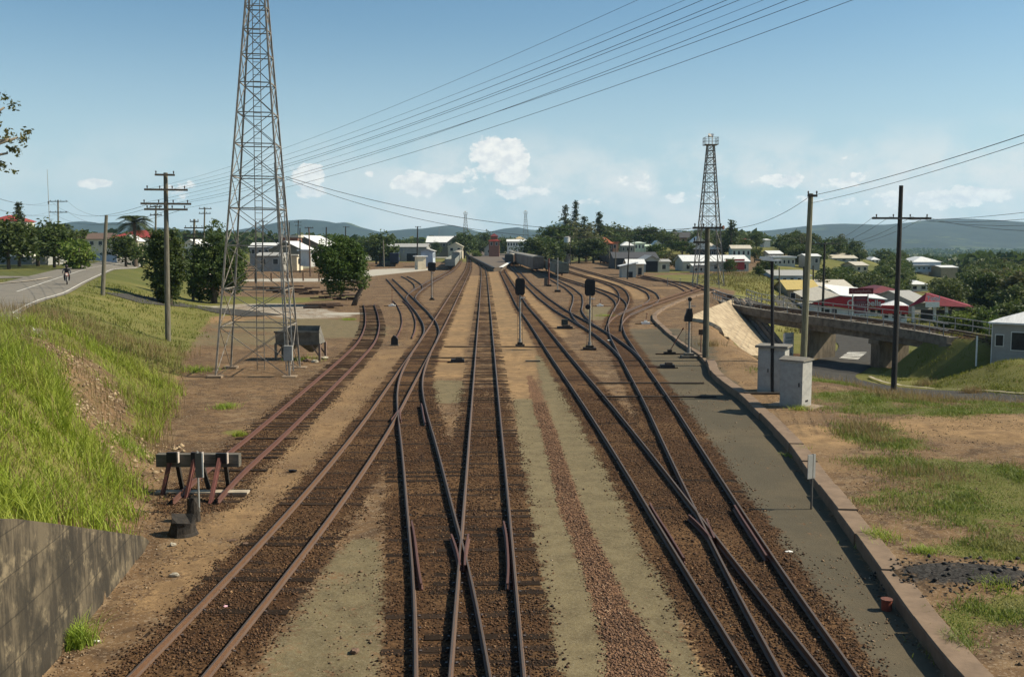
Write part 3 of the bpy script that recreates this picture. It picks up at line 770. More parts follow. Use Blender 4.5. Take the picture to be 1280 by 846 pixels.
# station platform
pv_ = [P(590, 318, .17), P(622, 331.5, .17), P(638, 331, .17), P(648, 322, .17), P(642, 316.5, .17), P(615, 314, .17)]
pl_roof = M('platform_asphalt', (.13, .10, .075), (.10, .08, .06), .6, .9)
ppts = [P(586, 319.5, .9), P(617, 335.0, .9), (P(626, 334.8, .9)), P(646, 323.2, .9), P(655, 313.3, .9), P(598, 311.5, .9)]
q = MB(); n = len(ppts); q.add([(x, y, 0) for x, y in ppts] + [(x, y, 1.0) for x, y in ppts], [tuple(range(n)), tuple(range(n, 2 * n))] + [(i, (i + 1) % n, (i + 1) % n + n, i + n) for i in range(n)])
pt = thing('station_platform', 'low station platform island with a white edge between the two far tracks', 'platform', (ppts[1][0], ppts[1][1], 0))
for i_, (a_, b_, c_) in enumerate(q.v): q.v[i_] = (a_ - ppts[1][0], b_ - ppts[1][1], c_)
q.build('slab', pl_roof, pt)
q = MB(); L0 = Vector((*ppts[1], 0))
q.bar(Vector((*ppts[2], 1.03)) - L0, Vector((*ppts[3], 1.03)) - L0, .9, .08); q.build('white_edge', white_m, pt)
q = MB(); q.bar(Vector((*ppts[0], .93)) - L0, Vector((*ppts[1], .93)) - L0, .5, .2); q.build('coping', black_m, pt)
# ------------------------------------------------------------------ near things
wood_b = M('buffer_timber', (.14, .125, .10), (.07, .065, .055), 4, .9, dirt=.4, bump=.4, stretch=(.5, 4, 4))
rusty_r = M('red_rusted_rail', (.15, .055, .045), (.085, .038, .032), 4, .8, bump=.2)
charred = M('charred_wood', (.022, .019, .016), (.045, .037, .03), 7, .95, bump=.8)
def bz(u, v): x, y, z = hit(u, v); return Vector((x, y, z))
# retaining wall
wall_m = NT('stained_wall_concrete'); pv = wall_m.pos()
n1 = wall_m.noise(wall_m.mapv(pv, (1, 2.2, .5)), 1.3, 7, .7); n2 = wall_m.noise(pv, 2.2, 6, .7); sp_ = wall_m.node('ShaderNodeSeparateXYZ'); wall_m.link(pv, sp_.inputs[0])
cw = wall_m.mix(wall_m.ramp(n1, .42, .6), lin(.040, .033, .024), lin(.115, .092, .060))
cw = wall_m.mix(wall_m.ramp(n2, .52, .66, 0, .8), cw, lin(.22, .175, .11)); cw = wall_m.mix(wall_m.ramp(wall_m.noise(pv, .7, 6, .7), .50, .62, 0, .8), cw, lin(.028, .024, .018))
fz = wall_m.math('FRACT', wall_m.math('ADD', wall_m.math('MULTIPLY', sp_.outputs[2], 1.55), wall_m.math('MULTIPLY', n1, .03))); cw = wall_m.mix(wall_m.ramp(fz, .05, .0, 0, .75), cw, lin(.015, .013, .010)); fy = wall_m.math('FRACT', wall_m.math('MULTIPLY', sp_.outputs[1], .42)); cw = wall_m.mix(wall_m.ramp(fy, .012, .0, 0, .6), cw, lin(.015, .013, .010))
wall_m.bump(wall_m.noise(pv, 14, 6), .5, .02); wall_m = wall_m.out(cw, .9)
ysw = [7.5, 10, 12, 13.5, 14.4, 16, 18, 20, 21.3, 22.0]
vs = []; 
for y in ysw:
    xt = float(np.interp(y, TOE_Y, TOE_X)); zt = max(float(wall_top(y)), 0) + .14
    if y > 21.9: zt = .05
    vs += [(xt + .14, y, -.3), (xt + .11, y, zt), (xt - .32, y, zt), (xt - .32, y, -.3)]
o0 = Vector((vs[-4][0], vs[-4][1], 0)); vs = [(a - o0.x, b - o0.y, c) for a, b, c in vs]
fs = [(i * 4 + k, i * 4 + (k + 1) % 4, (i + 1) * 4 + (k + 1) % 4, (i + 1) * 4 + k) for i in range(len(ysw) - 1) for k in range(4)] + [(0, 1, 2, 3), tuple(len(vs) - 4 + k for k in range(4))]
m = MB(); m.add(vs, fs); tag(m.build('retaining_wall', wall_m, None, o0), 'dark stained concrete retaining wall with a sloping top at the bottom left', 'retaining wall')

# buffer stop
Yb = P(232, 620, 0)[1]
def S(u, v, Y): x, y, z = PY(u, v, Y); return Vector((x, y, z))
o0 = Vector((S(248, 620, Yb).x, Yb, 0)); bs = thing('buffer_stop', 'old timber beam buffer stop on slanting rusty rail struts at the siding end', 'buffer stop', o0)
m = MB(); a, b = S(197, 574.5, Yb + .35), S(300, 574.5, Yb + .35); m.bar(a - o0, b - o0, .26, .34); m.build('beam', wood_b, bs)
for (u1, v1, u2, v2, u3, v3) in ((213.6, 569, 202, 622, 228, 614), (244, 569, 232, 626, 259, 616), (275, 570, 262, 633, 286, 612)):
    t_ = S(u1, v1, Yb + .2) - o0; f_ = Vector((*P(u2, v2, -.05), -.05)) - o0; r_ = Vector((*P(u3, v3, -.05), -.05)) - o0; r_.y = max(r_.y, .75); 
    m = MB(); m.bar(t_, f_, .07, .12); m.bar(t_ + Vector((0, .02, 0)), f_ + Vector((0, .02, 0)), .12, .03); m.build('strut', rusty_r, bs)
    m = MB(); m.bar(t_ + Vector((.02, .35, -.1)), r_, .1, .1); m.build('rear_strut', charred, bs)
    m = MB(); m.box(t_ + Vector((.06, -.05, -.04)), (.30, .10, .27)); m.box(t_ + Vector((.215, -.06, -.04)), (.03, .12, .29), 0, 1); m.build('bearing_block', [black_m, M('pale_block', (.5, .42, .36))], bs)
m = MB(); m.box((.02, .28, .02), (2.5, .3, .1)); m.build('sill', conc_l, bs)
# marker post by the buffer
p_ = Vector((*P(249, 640, 0), 0)); mp = thing('marker_post', 'thin post with a narrow white edged plate in front of the buffer stop', 'post', p_)
ht = PY(249, 564, p_.y)[2]; m = MB(); m.tube([(0, 0, -.1), (0, 0, ht)], .025, 8); m.build('post', grey_m, mp)
m = MB(); m.box((.05, -.03, ht - .35), (.20, .02, .62)); m.box((.135, -.045, ht - .35), (.035, .02, .62), 0, 1); m.build('plate', [M('dull_plate', (.13, .12, .10)), white_m], mp)
def stump(u, v, w, h, lab, seed):
    p = bz(u, v); r = random.Random(seed); m = MB(); n = 11; vs = []
    for k in range(4):
        for i in range(n):
            a = 2 * PI * i / n; q = w / 2 * (1.15 - .1 * k) * r.uniform(.85, 1.15); zz = -.1 + (h + .1) * k / 3 * (r.uniform(.55, 1.15) if k == 3 else 1)
            vs.append((q * math.cos(a), q * math.sin(a), zz))
    fs = [(k * n + i, k * n + (i + 1) % n, (k + 1) * n + (i + 1) % n, (k + 1) * n + i) for k in range(3) for i in range(n)] + [tuple(3 * n + i for i in range(n))]
    m.add(vs, fs); return tag(m.build('tree_stump', charred, None, p), lab, 'stump')
stump(242, 651, .30, .55, 'upright black stump at the foot of the marker post', 1)
stump(229, 668, .62, .42, 'wide charred stump lying lowest, in front of the buffer stop', 2)

# small finds
def lump(name, u, v, sx, sy, sz, mat, lab, cat, seed=1, group=None, n=2):
    p = bz(u, v); bm = bmesh.new(); bmesh.ops.create_icosphere(bm, subdivisions=n, radius=.5); r = random.Random(seed)
    for q in bm.verts: k = r.uniform(.75, 1.2); q.co = Vector((q.co.x * sx * k, q.co.y * sy * k, (q.co.z * .9 + .3) * sz * k))
    me = bpy.data.meshes.new(name); bm.to_mesh(me); bm.free(); me.materials.append(mat); o = bpy.data.objects.new(name, me); COL.objects.link(o); o.location = p
    return tag(o, lab, cat, group)
stone_p = M('pale_stone', (.42, .38, .30), (.28, .24, .18), 6, .9, bump=.4); stone_b = M('brown_stone', (.16, .10, .07), (.09, .06, .04), 6, .9, bump=.4)
lump('rusty_scrap', 366, 590, .30, .2, .14, black_m, 'crumpled black scrap between buffer stop and the left main track', 'scrap', 4, n=1)
lump('stone', 216, 682, .16, .13, .10, stone_p, 'pale stone just below the charred stump', 'stone', 5)
lump('stone', 218, 720, .22, .16, .1, stone_p, 'pale flat stone beside the end of the retaining wall', 'stone', 6)
lump('stone', 290, 676, .24, .12, .06, stone_b, 'dark stone lying left of the rail below the buffer stop', 'stone', 7)
lump('stone', 306, 681, .16, .13, .08, stone_b, 'round dark stone touching the left rail, right of its twin', 'stone', 8)
lump('stone', 443, 816, .16, .16, .12, stone_b, 'dark stone on the pale gravel at the bottom, between the left tracks', 'stone', 9)
lump('crumpled_paper', 282, 759, .09, .08, .06, M('pink_paper', (.75, .45, .50)), 'crumpled pink paper between the rails at the bottom left', 'litter', 3)
lump('crumpled_paper', 121, 802, .16, .1, .05, white_m, 'small white scrap of paper by the grass tuft under the wall', 'litter', 4, n=1)
lump('crumpled_paper', 762, 426, .35, .2, .12, white_m, 'white paper caught on the right rail between the two main signals', 'litter', 5, n=1)
lump('crumpled_paper', 986, 690, .22, .12, .05, white_m, 'white scrap lying on the asphalt strip right of the check rail', 'litter', 6, n=1)
p_ = bz(1108, 762); m = MB(); m.tube([(0, 0, -.02), (0, 0, .2)], [.09, .10], 12); m.tube([(0, 0, .2), (0, 0, .215)], [.11, .11], 12, 1)
tag(m.build('tin_can', [M('can_rust', (.24, .06, .035), (.16, .05, .03)), rust_m], None, p_), 'small rusty red tin beside the kerb at the bottom right', 'tin')
p_ = bz(1014, 636); sp = thing('sign_post', 'thin signpost with a narrow grey plate standing beside the kerb', 'sign', p_)
ht = PY(1014, 567, p_.y)[2] - p_.z; m = MB(); m.tube([(0, 0, -.1), (0, 0, ht)], .028, 8); m.build('post', M('dull_post', (.10, .095, .085)), sp)
m = MB(); m.box((-.035, -.035, ht - .32), (.26, .02, .62), .5); m.build('plate', grey_m, sp)

# cabinets
def cabinet(u, v, Yoff, w, d, h, rz, lab, roof, cat='cabinet', nm='equipment_cabinet', window=False, slab=False, dirt=True):
    p = bz(u, v); r = thing(nm, lab, cat, p, rz)
    body = M('cabinet_grey_paint', (.36, .355, .33), (.29, .285, .265), 5, .6, dirt=.25)
    m = MB(); m.box((0, 0, h / 2), (w, d, h)); m.build('body', body, r)
    m = MB()
    if roof == 'slope': m.prism([(-d / 2 - .06, h + .0), (d / 2 + .06, h + .0), (d / 2 + .06, h + .04), (0, h + .15), (-d / 2 - .06, h + .04)], -w / 2 - .06, w / 2 + .06); m.v = [(y, x, z) for x, y, z in m.v]
    else: m.box((0, 0, h + .06), (w + .24, d + .2, .1))
    m.build('roof', M('cabinet_roof', (.20, .185, .16), (.14, .13, .11), 4), r)
    n = 2 if w > 1 else 1
    for k in range(n):
        dw = w / n - .05; cx = -w / 2 + w / n * (k + .5)
        m = MB(); m.box((cx, -d / 2 - .012, h * .48), (dw, .02, h * .86)); dd = m.build('door', body, r)
        q = MB(); q.box((cx + dw / 2 - .1, -d / 2 - .04, h * .5), (.03, .05, .16)); q.build('handle', black_m, dd)
    if window: m = MB(); m.box((w / 2 + .005, 0, h * .62), (.03, .34, .34)); m.build('window', black_m, r)
    m = MB(); m.box((w / 2 + .006, 0, .25), (.02, .22, .07)); m.build('vent', black_m, r)
    if slab: m = MB(); m.box((0, 0, -.03), (w + .9, d + .5, .12)); m.build('base_slab', conc_k, r)
    return r
cabinet(994, 507, 0, .95, .85, 1.85, -.72 + 0, 'pale grey metal equipment cabinet nearest the camera, with dark hinged door', 'slope', slab=True)
cabinet(966, 489, 0, 1.15, 1.0, 1.95, -.45, 'grey relay hut with an overhanging flat lid behind the nearer cabinet', 'flat', 'hut', 'relay_hut', window=True)

# poles
def pole(nm, lab, Y=None, ub=0, vb=None, ut=0, vt=0, r=.15, mat=wood_p, arms=(), group='timber power poles', pins=True, cat='power pole', armmat=None, rz=0.0, n=10):
    if Y is None: b = bz(ub, vb)
    else:
        x = PY(ub, 400, Y)[0]; b = Vector((x, Y, Hs(x, Y)))
    tp = Vector(PY(ut, vt, b.y)); root = thing(nm, lab, cat, b, 0, group)
    t_ = tp - b; m = MB(); m.tube([(0, 0, -.3), t_ * .5, t_], [r * 1.12, r * .95, r * .78], n); m.build('pole', mat, root)
    for (va, ua, ub_) in arms:
        z = PY(ut, va, b.y)[2] - b.z; f = z / max(t_.z, .1); c = t_ * f
        x0 = PY(ua, va, b.y)[0] - b.x; x1 = PY(ub_, va, b.y)[0] - b.x
        q = MB(); dy = math.tan(rz) * (x1 - x0) / 2; A = Vector((x0, -r - .05 - dy, z)); B = Vector((x1, -r - .05 + dy, z)); q.bar(A, B, .10, .13)
        am = q.build('crossarm', armmat or M('crossarm_timber', (.10, .085, .065), (.055, .05, .04), 5, .9), root)
        if pins:
            k = 4 if abs(x1 - x0) > 1.5 else 2
            for i in range(k):
                s = (i + .25) / (k - .5) if k == 4 else (.06 + .88 * i); pt = A.lerp(B, min(s, .97)) + Vector((0, 0, .06))
                q = MB(); q.tube([pt, pt + Vector((0, 0, .14)), pt + Vector((0, 0, .2))], [.02, .05, .03], 6); q.build('insulator', M('insulator_dark', (.06, .045, .04), None, 3, .3), am)
    return root, b, t_
pole('power_pole', 'tall weathered power pole with four crossarms left of the big tower', None, 210, 426, 207, 216, .17, wood_p, [(219, 196, 219), (237.5, 184, 234), (255, 180, 238), (262, 184, 234)], rz=.25)
pole('timber_pole', 'bare leaning timber pole with no crossarms beside the left road', None, 128, 369, 133, 269, .17, wood_p, group='bare timber poles')
pole('power_pole', 'slim power pole with two crossarms on the grass behind the motorcyclist', None, 73.5, 332, 72.5, 250, .16, wood_p, [(252, 62, 85), (265.5, 62, 85)])
pole('power_pole', 'power pole rising behind the gap between the two dark trees', 170, 255, None, 256, 259, .15, wood_p, [(261, 249, 265), (267, 249, 264)])
pole('power_pole', 'dark power pole with four crossarms in front of the gap between dark trees', 112, 242, None, 243, 274, .15, wood_p, [(277, 238, 249), (285, 231, 255), (293, 229, 256), (297.5, 231, 254)])
pole('power_pole', 'power pole partly hidden right behind the tall four armed pole', 135, 195, None, 195, 257, .14, wood_p, [(258.5, 188, 203), (269, 188, 203)])
pole('timber_pole', 'bare pole seen through the left half of the big lattice tower', None, 320, 354, 319.5, 278, .15, wood_d, group='bare timber poles')
pole('power_pole', 'power pole seen through the middle of the big lattice tower', 230, 329, None, 329, 276, .16, wood_d, [(277, 324, 335)])
pole('timber_pole', 'bare dark pole standing left of the white weatherboard house', None, 375, 341, 375, 285, .15, wood_d, group='bare timber poles')
pole('power_pole', 'brown power pole with one crossarm in front of the white weatherboard house', None, 388, 346, 386, 284, .15, M('reddish_pole', (.14, .085, .06), (.09, .06, .045)), [(285, 381, 392)])
pole('power_pole', 'faint power pole with two crossarms rising above the olive gabled shed', 320, 373, None, 373, 275, .16, wood_d, [(278, 368, 377), (282, 369, 377)])
pole('timber_pole', 'thin distant pole left of the olive gabled shed', 300, 362, None, 362, 278, .15, wood_d, group='bare timber poles')
pole('timber_pole', 'bare pole top sticking out above the leaning trunk tree, left side', 250, 408, None, 408, 284, .18, wood_d, group='bare timber poles')
pole('power_pole', 'power pole top sticking out above the leaning trunk tree, right side', 290, 433, None, 432, 283, .18, wood_d, [(284, 429, 437)])
pole('timber_pole', 'grey forked pole standing left of the dark blue container wagon', None, 480, 334, 479, 300, .2, wood_p, group='bare timber poles')
pole('power_pole', 'power pole above the grey goods shed', 262, 522, None, 522, 283, .2, wood_d, [(284, 519, 526.5)])
pole('lamp_mast', 'thin white mast in front of the big gabled building', None, 548, 319, 549, 285, .14, galv, group='masts', cat='mast')
pole('power_pole', 'weathered power pole with wide top crossarm between right kerb and lattice tower', None, 882, 446, 884.5, 284, .17, M('greenish_pole', (.10, .10, .075), (.06, .06, .045), 5, .9, stretch=(4, 4, .4)), [(285, 865, 902.5), (303, 866, 884)])
pole('power_pole', 'pale green timber pole behind the nearer cabinet, small bracket at its top', 55, 1005, None, 1013.5, 242, .17, M('pale_pole', (.20, .19, .125), (.12, .12, .08), 5, .9, stretch=(4, 4, .4)), [(245, 1008, 1020)])
pole('power_pole', 'tall black power pole with one wide crossarm standing on the right grass verge', None, 1117, 488, 1126.5, 232, .165, M('tarred_timber', (.035, .032, .03), (.018, .017, .016), 5, .8, stretch=(4, 4, .4)), [(273, 1088, 1163)], rz=.05)
pole('power_pole', 'slim dark power pole beyond the bridge with a faint crossarm', 125, 1028, None, 1031, 303, .16, wood_d, [(305, 1013, 1042)])
pole('timber_pole', 'bare dark pole right behind the pale green pole, left of it', 140, 1004, None, 1005, 333, .16, wood_d, group='bare timber poles')
pole('timber_pole', 'short bare pole in front of the yellow roofed shed', 190, 1016, None, 1016.5, 332, .17, wood_d, group='bare timber poles')
pole('timber_pole', 'greenish thin pole at the foot of the grass hill, left of the grey warehouse', 165, 974, None, 974, 334, .14, wood_p, group='bare timber poles')
for (ub, vb, ut, vt, lab) in ((784, 349, 787, 300, 'dark pole leaning beside the white tin hut'), (792.5, 331, 793, 302, 'pale thin pole behind the white tin hut'), (769, 337, 770, 308, 'thin pole in front of the orange roofed house'), (761, 336, 762, 309, 'thin pole just left of the orange roofed house'), (746, 324, 747, 302, 'thin pole at the left side of the orange roofed house'), (713, 331, 712.5, 290, 'dark pole in front of the tall pines')):
    pole('timber_pole', lab, None, ub, vb, ut, vt, .13, wood_d if 'dark' in lab else wood_p, group='bare timber poles', pins=False)
# black lamp post with a white lamp
b = bz(966, 491); top = Vector(PY(965, 326, b.y)); lp = thing('street_lamp', 'slim black lamp post with a flat white lamp head beside the relay hut', 'street lamp', b)
m = MB(); m.tube([(0, 0, -.1), top - b], [.085, .07], 10); m.build('post', black_m, lp)
t_ = top - b; m = MB(); m.prism([(-.45, .02), (.02, -.02), (.40, .0), (.38, .06), (.08, .05), (-.15, .17), (-.48, .19), (-.52, .1)], -.14, .14); m.v = [(x + t_.x, y + t_.y, z + t_.z) for x, y, z in m.v]; m.build('lamp_head', white_m, lp)

# railway signals, seen from behind
def signal(lab, u, vb, vt, hw, hh, lower=False, side=False, base=.6):
    b = bz(u, vb); h = PY(u, vt, b.y)[2] - b.z; s = b.y / F; r = thing('railway_signal', lab, 'signal', b, 0, 'colour light signals of the yard')
    m = MB(); m.box((0, 0, .06), (base, base, .16)); m.box((0, 0, .2), (base * .6, base * .6, .16)); m.build('base', charred if not side else conc_d, r)
    m = MB(); m.tube([(0, 0, .1), (0, 0, h - .1)], .065, 10); m.tube([(0, 0, .12), (0, 0, .5)], .11, 10); m.build('mast', M('mast_paint', (.24, .235, .22), (.15, .145, .135), 5), r)
    m = MB()
    for k in range(int(h / .3) - 1): m.bar((-.17, .12, .5 + k * .3), (.17, .12, .5 + k * .3), .02)
    for q in (-.17, .17): m.bar((q, .12, .3), (q, .12, h - hh * s), .02)
    m.build('ladder', M('ladder_dark', (.08, .078, .072)), r)
    w, H_ = hw * s, hh * s
    if not side:
        m = MB(); m.box((0, -.04, h - H_ / 2), (w * .82, .2, H_ * .9)); q = w / 2
        m.prism([(-q, h - H_ * .88), (-q * .7, h - H_), (q * .7, h - H_), (q, h - H_ * .88), (q, h - H_ * .12), (q * .7, h), (-q * .7, h), (-q, h - H_ * .12)], .07, .09); hd = m.build('head', black_m, r)
        for zz in (.25, .5, .75):
            m = MB(); m.tube([(0, .09, h - H_ * zz), (0, .32, h - H_ * zz)], .1, 10, cap=False); m.build('hood', black_m, hd)
        m = MB(); m.bar((0, -.02, h - H_ * 1.15), (.32, -.02, h - H_ * 1.15), .05); m.build('bracket', white_m, r)
    if lower:
        m = MB(); m.tube([(-.14, -.1, h - H_ * 1.65), (-.14, .1, h - H_ * 1.65)], .16, 14); m.build('lower_head', black_m, r)
    if side:
        m = MB(); m.tube([(0, -.08, h), (0, .1, h)], .12, 12); m.build('top_lamp', black_m, r)
        m = MB(); m.prism([(-.3, h * .62), (.12, h * .62), (.2, h * .72), (.12, h * .84), (-.12, h * .84), (-.3, h * .7)], -.1, .1); m.build('head', black_m, r)
        m = MB(); m.bar((0, 0, h * .88), (.35, 0, h * .88), .05); m.build('bracket', grey_m, r)
    return r
signal('tall signal with black head seen from behind, left of the two main signals', 650, 433, 348, 12, 21)
signal('tall signal with black head and a small round one below, right main signal', 737, 437, 349, 13, 21, lower=True, base=.8)
signal('small distant signal on a thin mast left of the main line', 540, 375, 328, 10, 11)
signal('short signal with side mounted head on a concrete block at the kerb bend', 861, 447, 374, 8, 12, side=True, base=.9)
b = bz(861, 450); 
# masts among the sidings
def mast(u, vb, vt, lab, box=False, r=.07, mat=None):
    b = bz(u, vb); h = PY(u, vt, b.y)[2] - b.z; t = thing('signal_mast', lab, 'mast', b, 0, 'masts')
    m = MB(); m.tube([(0, 0, 0), (0, 0, h)], r, 8); m.build('mast', mat or galv, t); m = MB(); m.box((0, 0, .15), (.8, .8, .3)); m.build('base', charred, t)
    if box: m = MB(); m.box((-.45, 0, .7), (.55, .4, 1.2)); m.build('relay_box', M('brown_box', (.13, .10, .08)), t); m = MB(); m.box((0, 0, h * .75), (.3, .3, .7)); m.build('upper_box', rust_m, t)
mast(697, 365, 322, 'slim pale mast standing on the white patch beside the green wagon'); mast(686, 358, 323, 'brown mast with boxes left of the slim pale mast', True, .12, rust_m)
b = bz(876, 440); sp = thing('sign_post', 'small brown sign on a thin post left of the greenish power pole', 'sign', b); h = PY(876, 412, b.y)[2] - b.z
m = MB(); m.tube([(0, 0, -.1), (0, 0, h)], .03, 6); m.build('post', rust_m, sp); m = MB(); m.box((0, -.04, h - .15), (.32, .03, .32)); m.build('plate', M('sign_brown', (.09, .06, .045)), sp)

# point machines and levers
def machine(u, v, lab, w=.8, d=.45, rz=0.0, upper=False):
    b = bz(u, v); t = thing('point_machine', lab, 'point machine', b, rz, 'point machines beside the turnouts')
    m = MB(); m.box((0, 0, .1), (w, d, .2), 0, 0, .92); m.build('case', black_m, t)
    m = MB(); m.box((w * .1, 0, .25), (w * .5, d * .8, .12), 0, 0, .85); m.build('motor_cover', charred, t)
    m = MB(); m.bar((-w / 2, 0, .06), (-w / 2 - .9, 0, .06), .05); m.build('rod', rust_m, t)
    m = MB(); m.box((0, 0, .0), (w + .35, d * .35, .08)); m.build('bearer', sleep_m, t)
    if upper: m = MB(); m.box((0, .35, .5), (.5, .45, .45)); m.build('relay_box', M('dark_green_box', (.05, .055, .045)), t)
machine(572, 453, 'black point machine on the ochre dirt between the left and middle tracks')
machine(834, 460, 'black point machine beside the asphalt strip right of the turnout')
machine(706, 411, 'black point machine with a box above it between the two main signals', 1.3, .5, upper=True)
def lever(u, v, lab, h=.9, white=False, lean=.3):
    b = bz(u, v); t = thing('point_lever', lab, 'point lever', b, 0, 'hand point levers')
    m = MB(); m.box((0, 0, .08), (.7, .35, .16)); m.box((0, 0, .22), (.25, .25, .16)); m.build('stand', white_m if white else charred, t)
    m = MB(); m.tube([(0, 0, .2), (lean, 0, h)], [.03, .025], 6); m.tube([(lean, 0, h), (lean * 1.1, 0, h + .12)], .05, 6); m.build('handle', rust_m, t)
    m = MB(); m.box((.15, 0, .02), (2.0, .2, .08)); m.build('bearer', sleep_m, t)
lever(490, 383, 'point lever on a white stand beside the branch track, upright handle', 1.7, True, .02)
lever(837, 443, 'point lever with a long leaning handle left of the short signal', 1.5, False, .75)
lever(807, 405, 'small point lever inside the bend of the kerb', .8, True, .1)
lever(750, 383, 'low point lever on the olive gravel between the curved sidings', .6, True, .05)
b = bz(493, 432); t = thing('ground_signal', 'low black ground signal with a pointed back beside the buried track', 'ground signal', b)
m = MB(); m.prism([(-.22, 0), (.24, 0), (.24, .45), (.1, .62), (-.05, .7), (-.2, .5)], -.12, .12); m.build('head', black_m, t); m = MB(); m.box((0, 0, .02), (.6, .4, .1)); m.build('base', conc_d, t)
# pipes across the tracks
def pipe(pts, lab, r=.04, z=.05):
    q = [Vector((*P(u, v, 0), z)) for u, v in pts]; q = [Vector((p.x, p.y, max(z, Hs(p.x, p.y) + .04))) for p in q]
    o = q[0]; m = MB(); m.tube([p - o for p in q], r, 6); tag(m.build('cable_pipe', M('pipe_dark', (.05, .04, .032)), None, o), lab, 'pipe', 'pipes laid across the yard')
pipe([(555, 434), (600, 434.5), (645, 434), (700, 435)], 'thin dark pipe crossing the middle track at the foot of the left signal')
pipe([(745, 480), (800, 480), (880, 480)], 'thin dark pipe crossing under the right tracks, the farther one')
pipe([(750, 497), (820, 497), (895, 497)], 'thin dark pipe crossing under the right tracks, the nearer one')
pipe([(930, 500), (960, 500), (985, 500)], 'dark rail piece lying on the dirt left of the nearer cabinet', .05, .3)
pipe([(600, 448), (540, 448), (505, 449)], 'dark drive rod running from the point machine to the left turnout')
p_ = bz(666, 452); m = MB(); m.box((0, 0, .03), (.85, .2, .1)); tag(m.build('timber_block', wood_b, None, p_), 'short grey timber lying at the top of the red gravel strip', 'timber')

# lattice floodlight towers
def tower(lab, cx, cy, base, top, H_, rz, levels, zb=0.0, bar=.055, ladder=True):
    t = thing('lattice_tower', lab, 'tower', (cx, cy, zb), rz, 'lattice floodlight towers')
    def c(k, z): w = base + (top - base) * z / H_; return Vector(((-1, 1, 1, -1)[k] * w, (-1, -1, 1, 1)[k] * w, z))
    st = M('tower_steel', (.30, .27, .235), (.17, .145, .115), 3, .6, .2, dirt=.3)
    for k in range(4):
        m = MB(); m.bar(c(k, -.2), c(k, H_), bar * 1.9); m.build('leg', st, t)
        m = MB(); m.box(c(k, .0), (.7, .7, .16)); m.build('footing', conc_k, t)
    for a, z in enumerate(levels[1:]):
        m = MB()
        for k in range(4): m.bar(c(k, z), c((k + 1) % 4, z), bar * 1.1)
        m.build('girt', st, t)
    for a in range(len(levels) - 1):
        z0, z1 = levels[a], levels[a + 1]; m = MB()
        for k in range(4): m.bar(c(k, z0), c((k + 1) % 4, z1), bar * .72); m.bar(c((k + 1) % 4, z0), c(k, z1), bar * .72)
        m.build('bracing', st, t)
    if ladder:
        m = MB()
        for q in (-.19, .19): m.bar((q - .1, base * .55, 0), (q - .1, top * .55, H_), .035)
        z = .3
        while z < H_: y = base * .55 + (top - base) * .55 * z / H_; m.bar((-.29, y, z), (.09, y, z), .025); z += .32
        m.build('ladder', st, t)
    m = MB(); w = top + .55; m.box((0, 0, H_ + .03), (2 * w, 2 * w, .1)); m.build('platform', st, t)
    m = MB()
    for k in range(4):
        x0, y0 = ((-1, 1, 1, -1)[k] * w, (-1, -1, 1, 1)[k] * w); x1, y1 = ((1, 1, -1, -1)[k] * w, (-1, 1, 1, -1)[k] * w)
        for i in range(5): f = i / 4; m.bar((x0 + (x1 - x0) * f, y0 + (y1 - y0) * f, H_), (x0 + (x1 - x0) * f, y0 + (y1 - y0) * f, H_ + 1.15), .04)
        for zz in (.6, 1.15): m.bar((x0, y0, H_ + zz), (x1, y1, H_ + zz), .045)
    m.build('cage', st, t)
    for i, (x, y, a) in enumerate(((-.35, -.1, .4), (.3, .1, -.5))):
        m = MB(); m.tube([(x, y, H_ + 1.3), (x + .35 * math.sin(a), y - .3, H_ + 1.55)], [.12, .32], 12); m.tube([(x, y, H_), (x, y, H_ + 1.4)], .04, 6); m.build('floodlight', white_m if i else grey_m, t)
    return t
LV = [0, 2.5, 4.4, 6.6, 8.5, 10.1, 11.75, 13.3, 14.8, 16.2, 17.45, 18.6, 19.7, 20.7, 21.6]
ta = tower('tall galvanised lattice tower in the left foreground, its top cut off by the picture', -13.25, 51.8, 1.85, .28, 21.6, math.radians(4), LV, Hs(-13.25, 51.8), .046); ta.rotation_euler.y = math.radians(1.0)
m = MB(); a_ = Vector((1.85 * .98, -1.85 * .98, 0)); m.box((a_.x - .02, a_.y - .12, 1.25), (.42, .3, .75)); m.build('control_box', grey_m, ta)
m = MB()
for i in range(34): m.bar((1.65 - .0195 * i, -1.6 + .018 * i, .6 + i * .3), (2.0 - .0195 * i, -1.6 + .018 * i, .6 + i * .3), .03)
m.bar((1.65, -1.6, .3), (1.0, -1.0, 10.8), .05); m.bar((2.0, -1.6, .3), (1.35, -1.0, 10.8), .05); m.build('outer_ladder', galv, ta)
bx_ = P(886.5, 357, 0)
tb = tower('slender lattice floodlight tower with a caged top, right of the yard', bx_[0], bx_[1] + 1, 2.15, .5, 22.2, 0, [0, 3.2, 6.2, 8.8, 11, 13, 14.8, 16.4, 17.8, 19.1, 20.2, 21.3, 22.2], Hs(bx_[0], bx_[1]), .085)
m = MB(); m.tube([(1.75, -1.5, 9.2), (1.95, -1.7, 9.2)], [.25, .35], 10); m.build('side_floodlight', rust_m, tb)
for u, Y, lab in ((582, 545, 'distant lattice tower behind the big gabled building'), (657, 530, 'distant lattice tower right behind the long white building')):
    x = PY(u, 300, Y)[0]; c_ = copy_tree(tb); c_.location = (x, Y, Hs(x, Y)); c_['label'] = lab
# thin radio mast at the far left
x, y, z = PY(62, 280, 190); m = MB(); m.tube([(0, 0, -12), (0, 0, PY(62, 212, 190)[2] - z)], [.09, .04], 6); m.box((0, 0, 4), (.25, .25, .5)); tag(m.build('radio_mast', grey_m, None, (x, y, z)), 'very thin radio mast above the trees at the far left', 'mast')

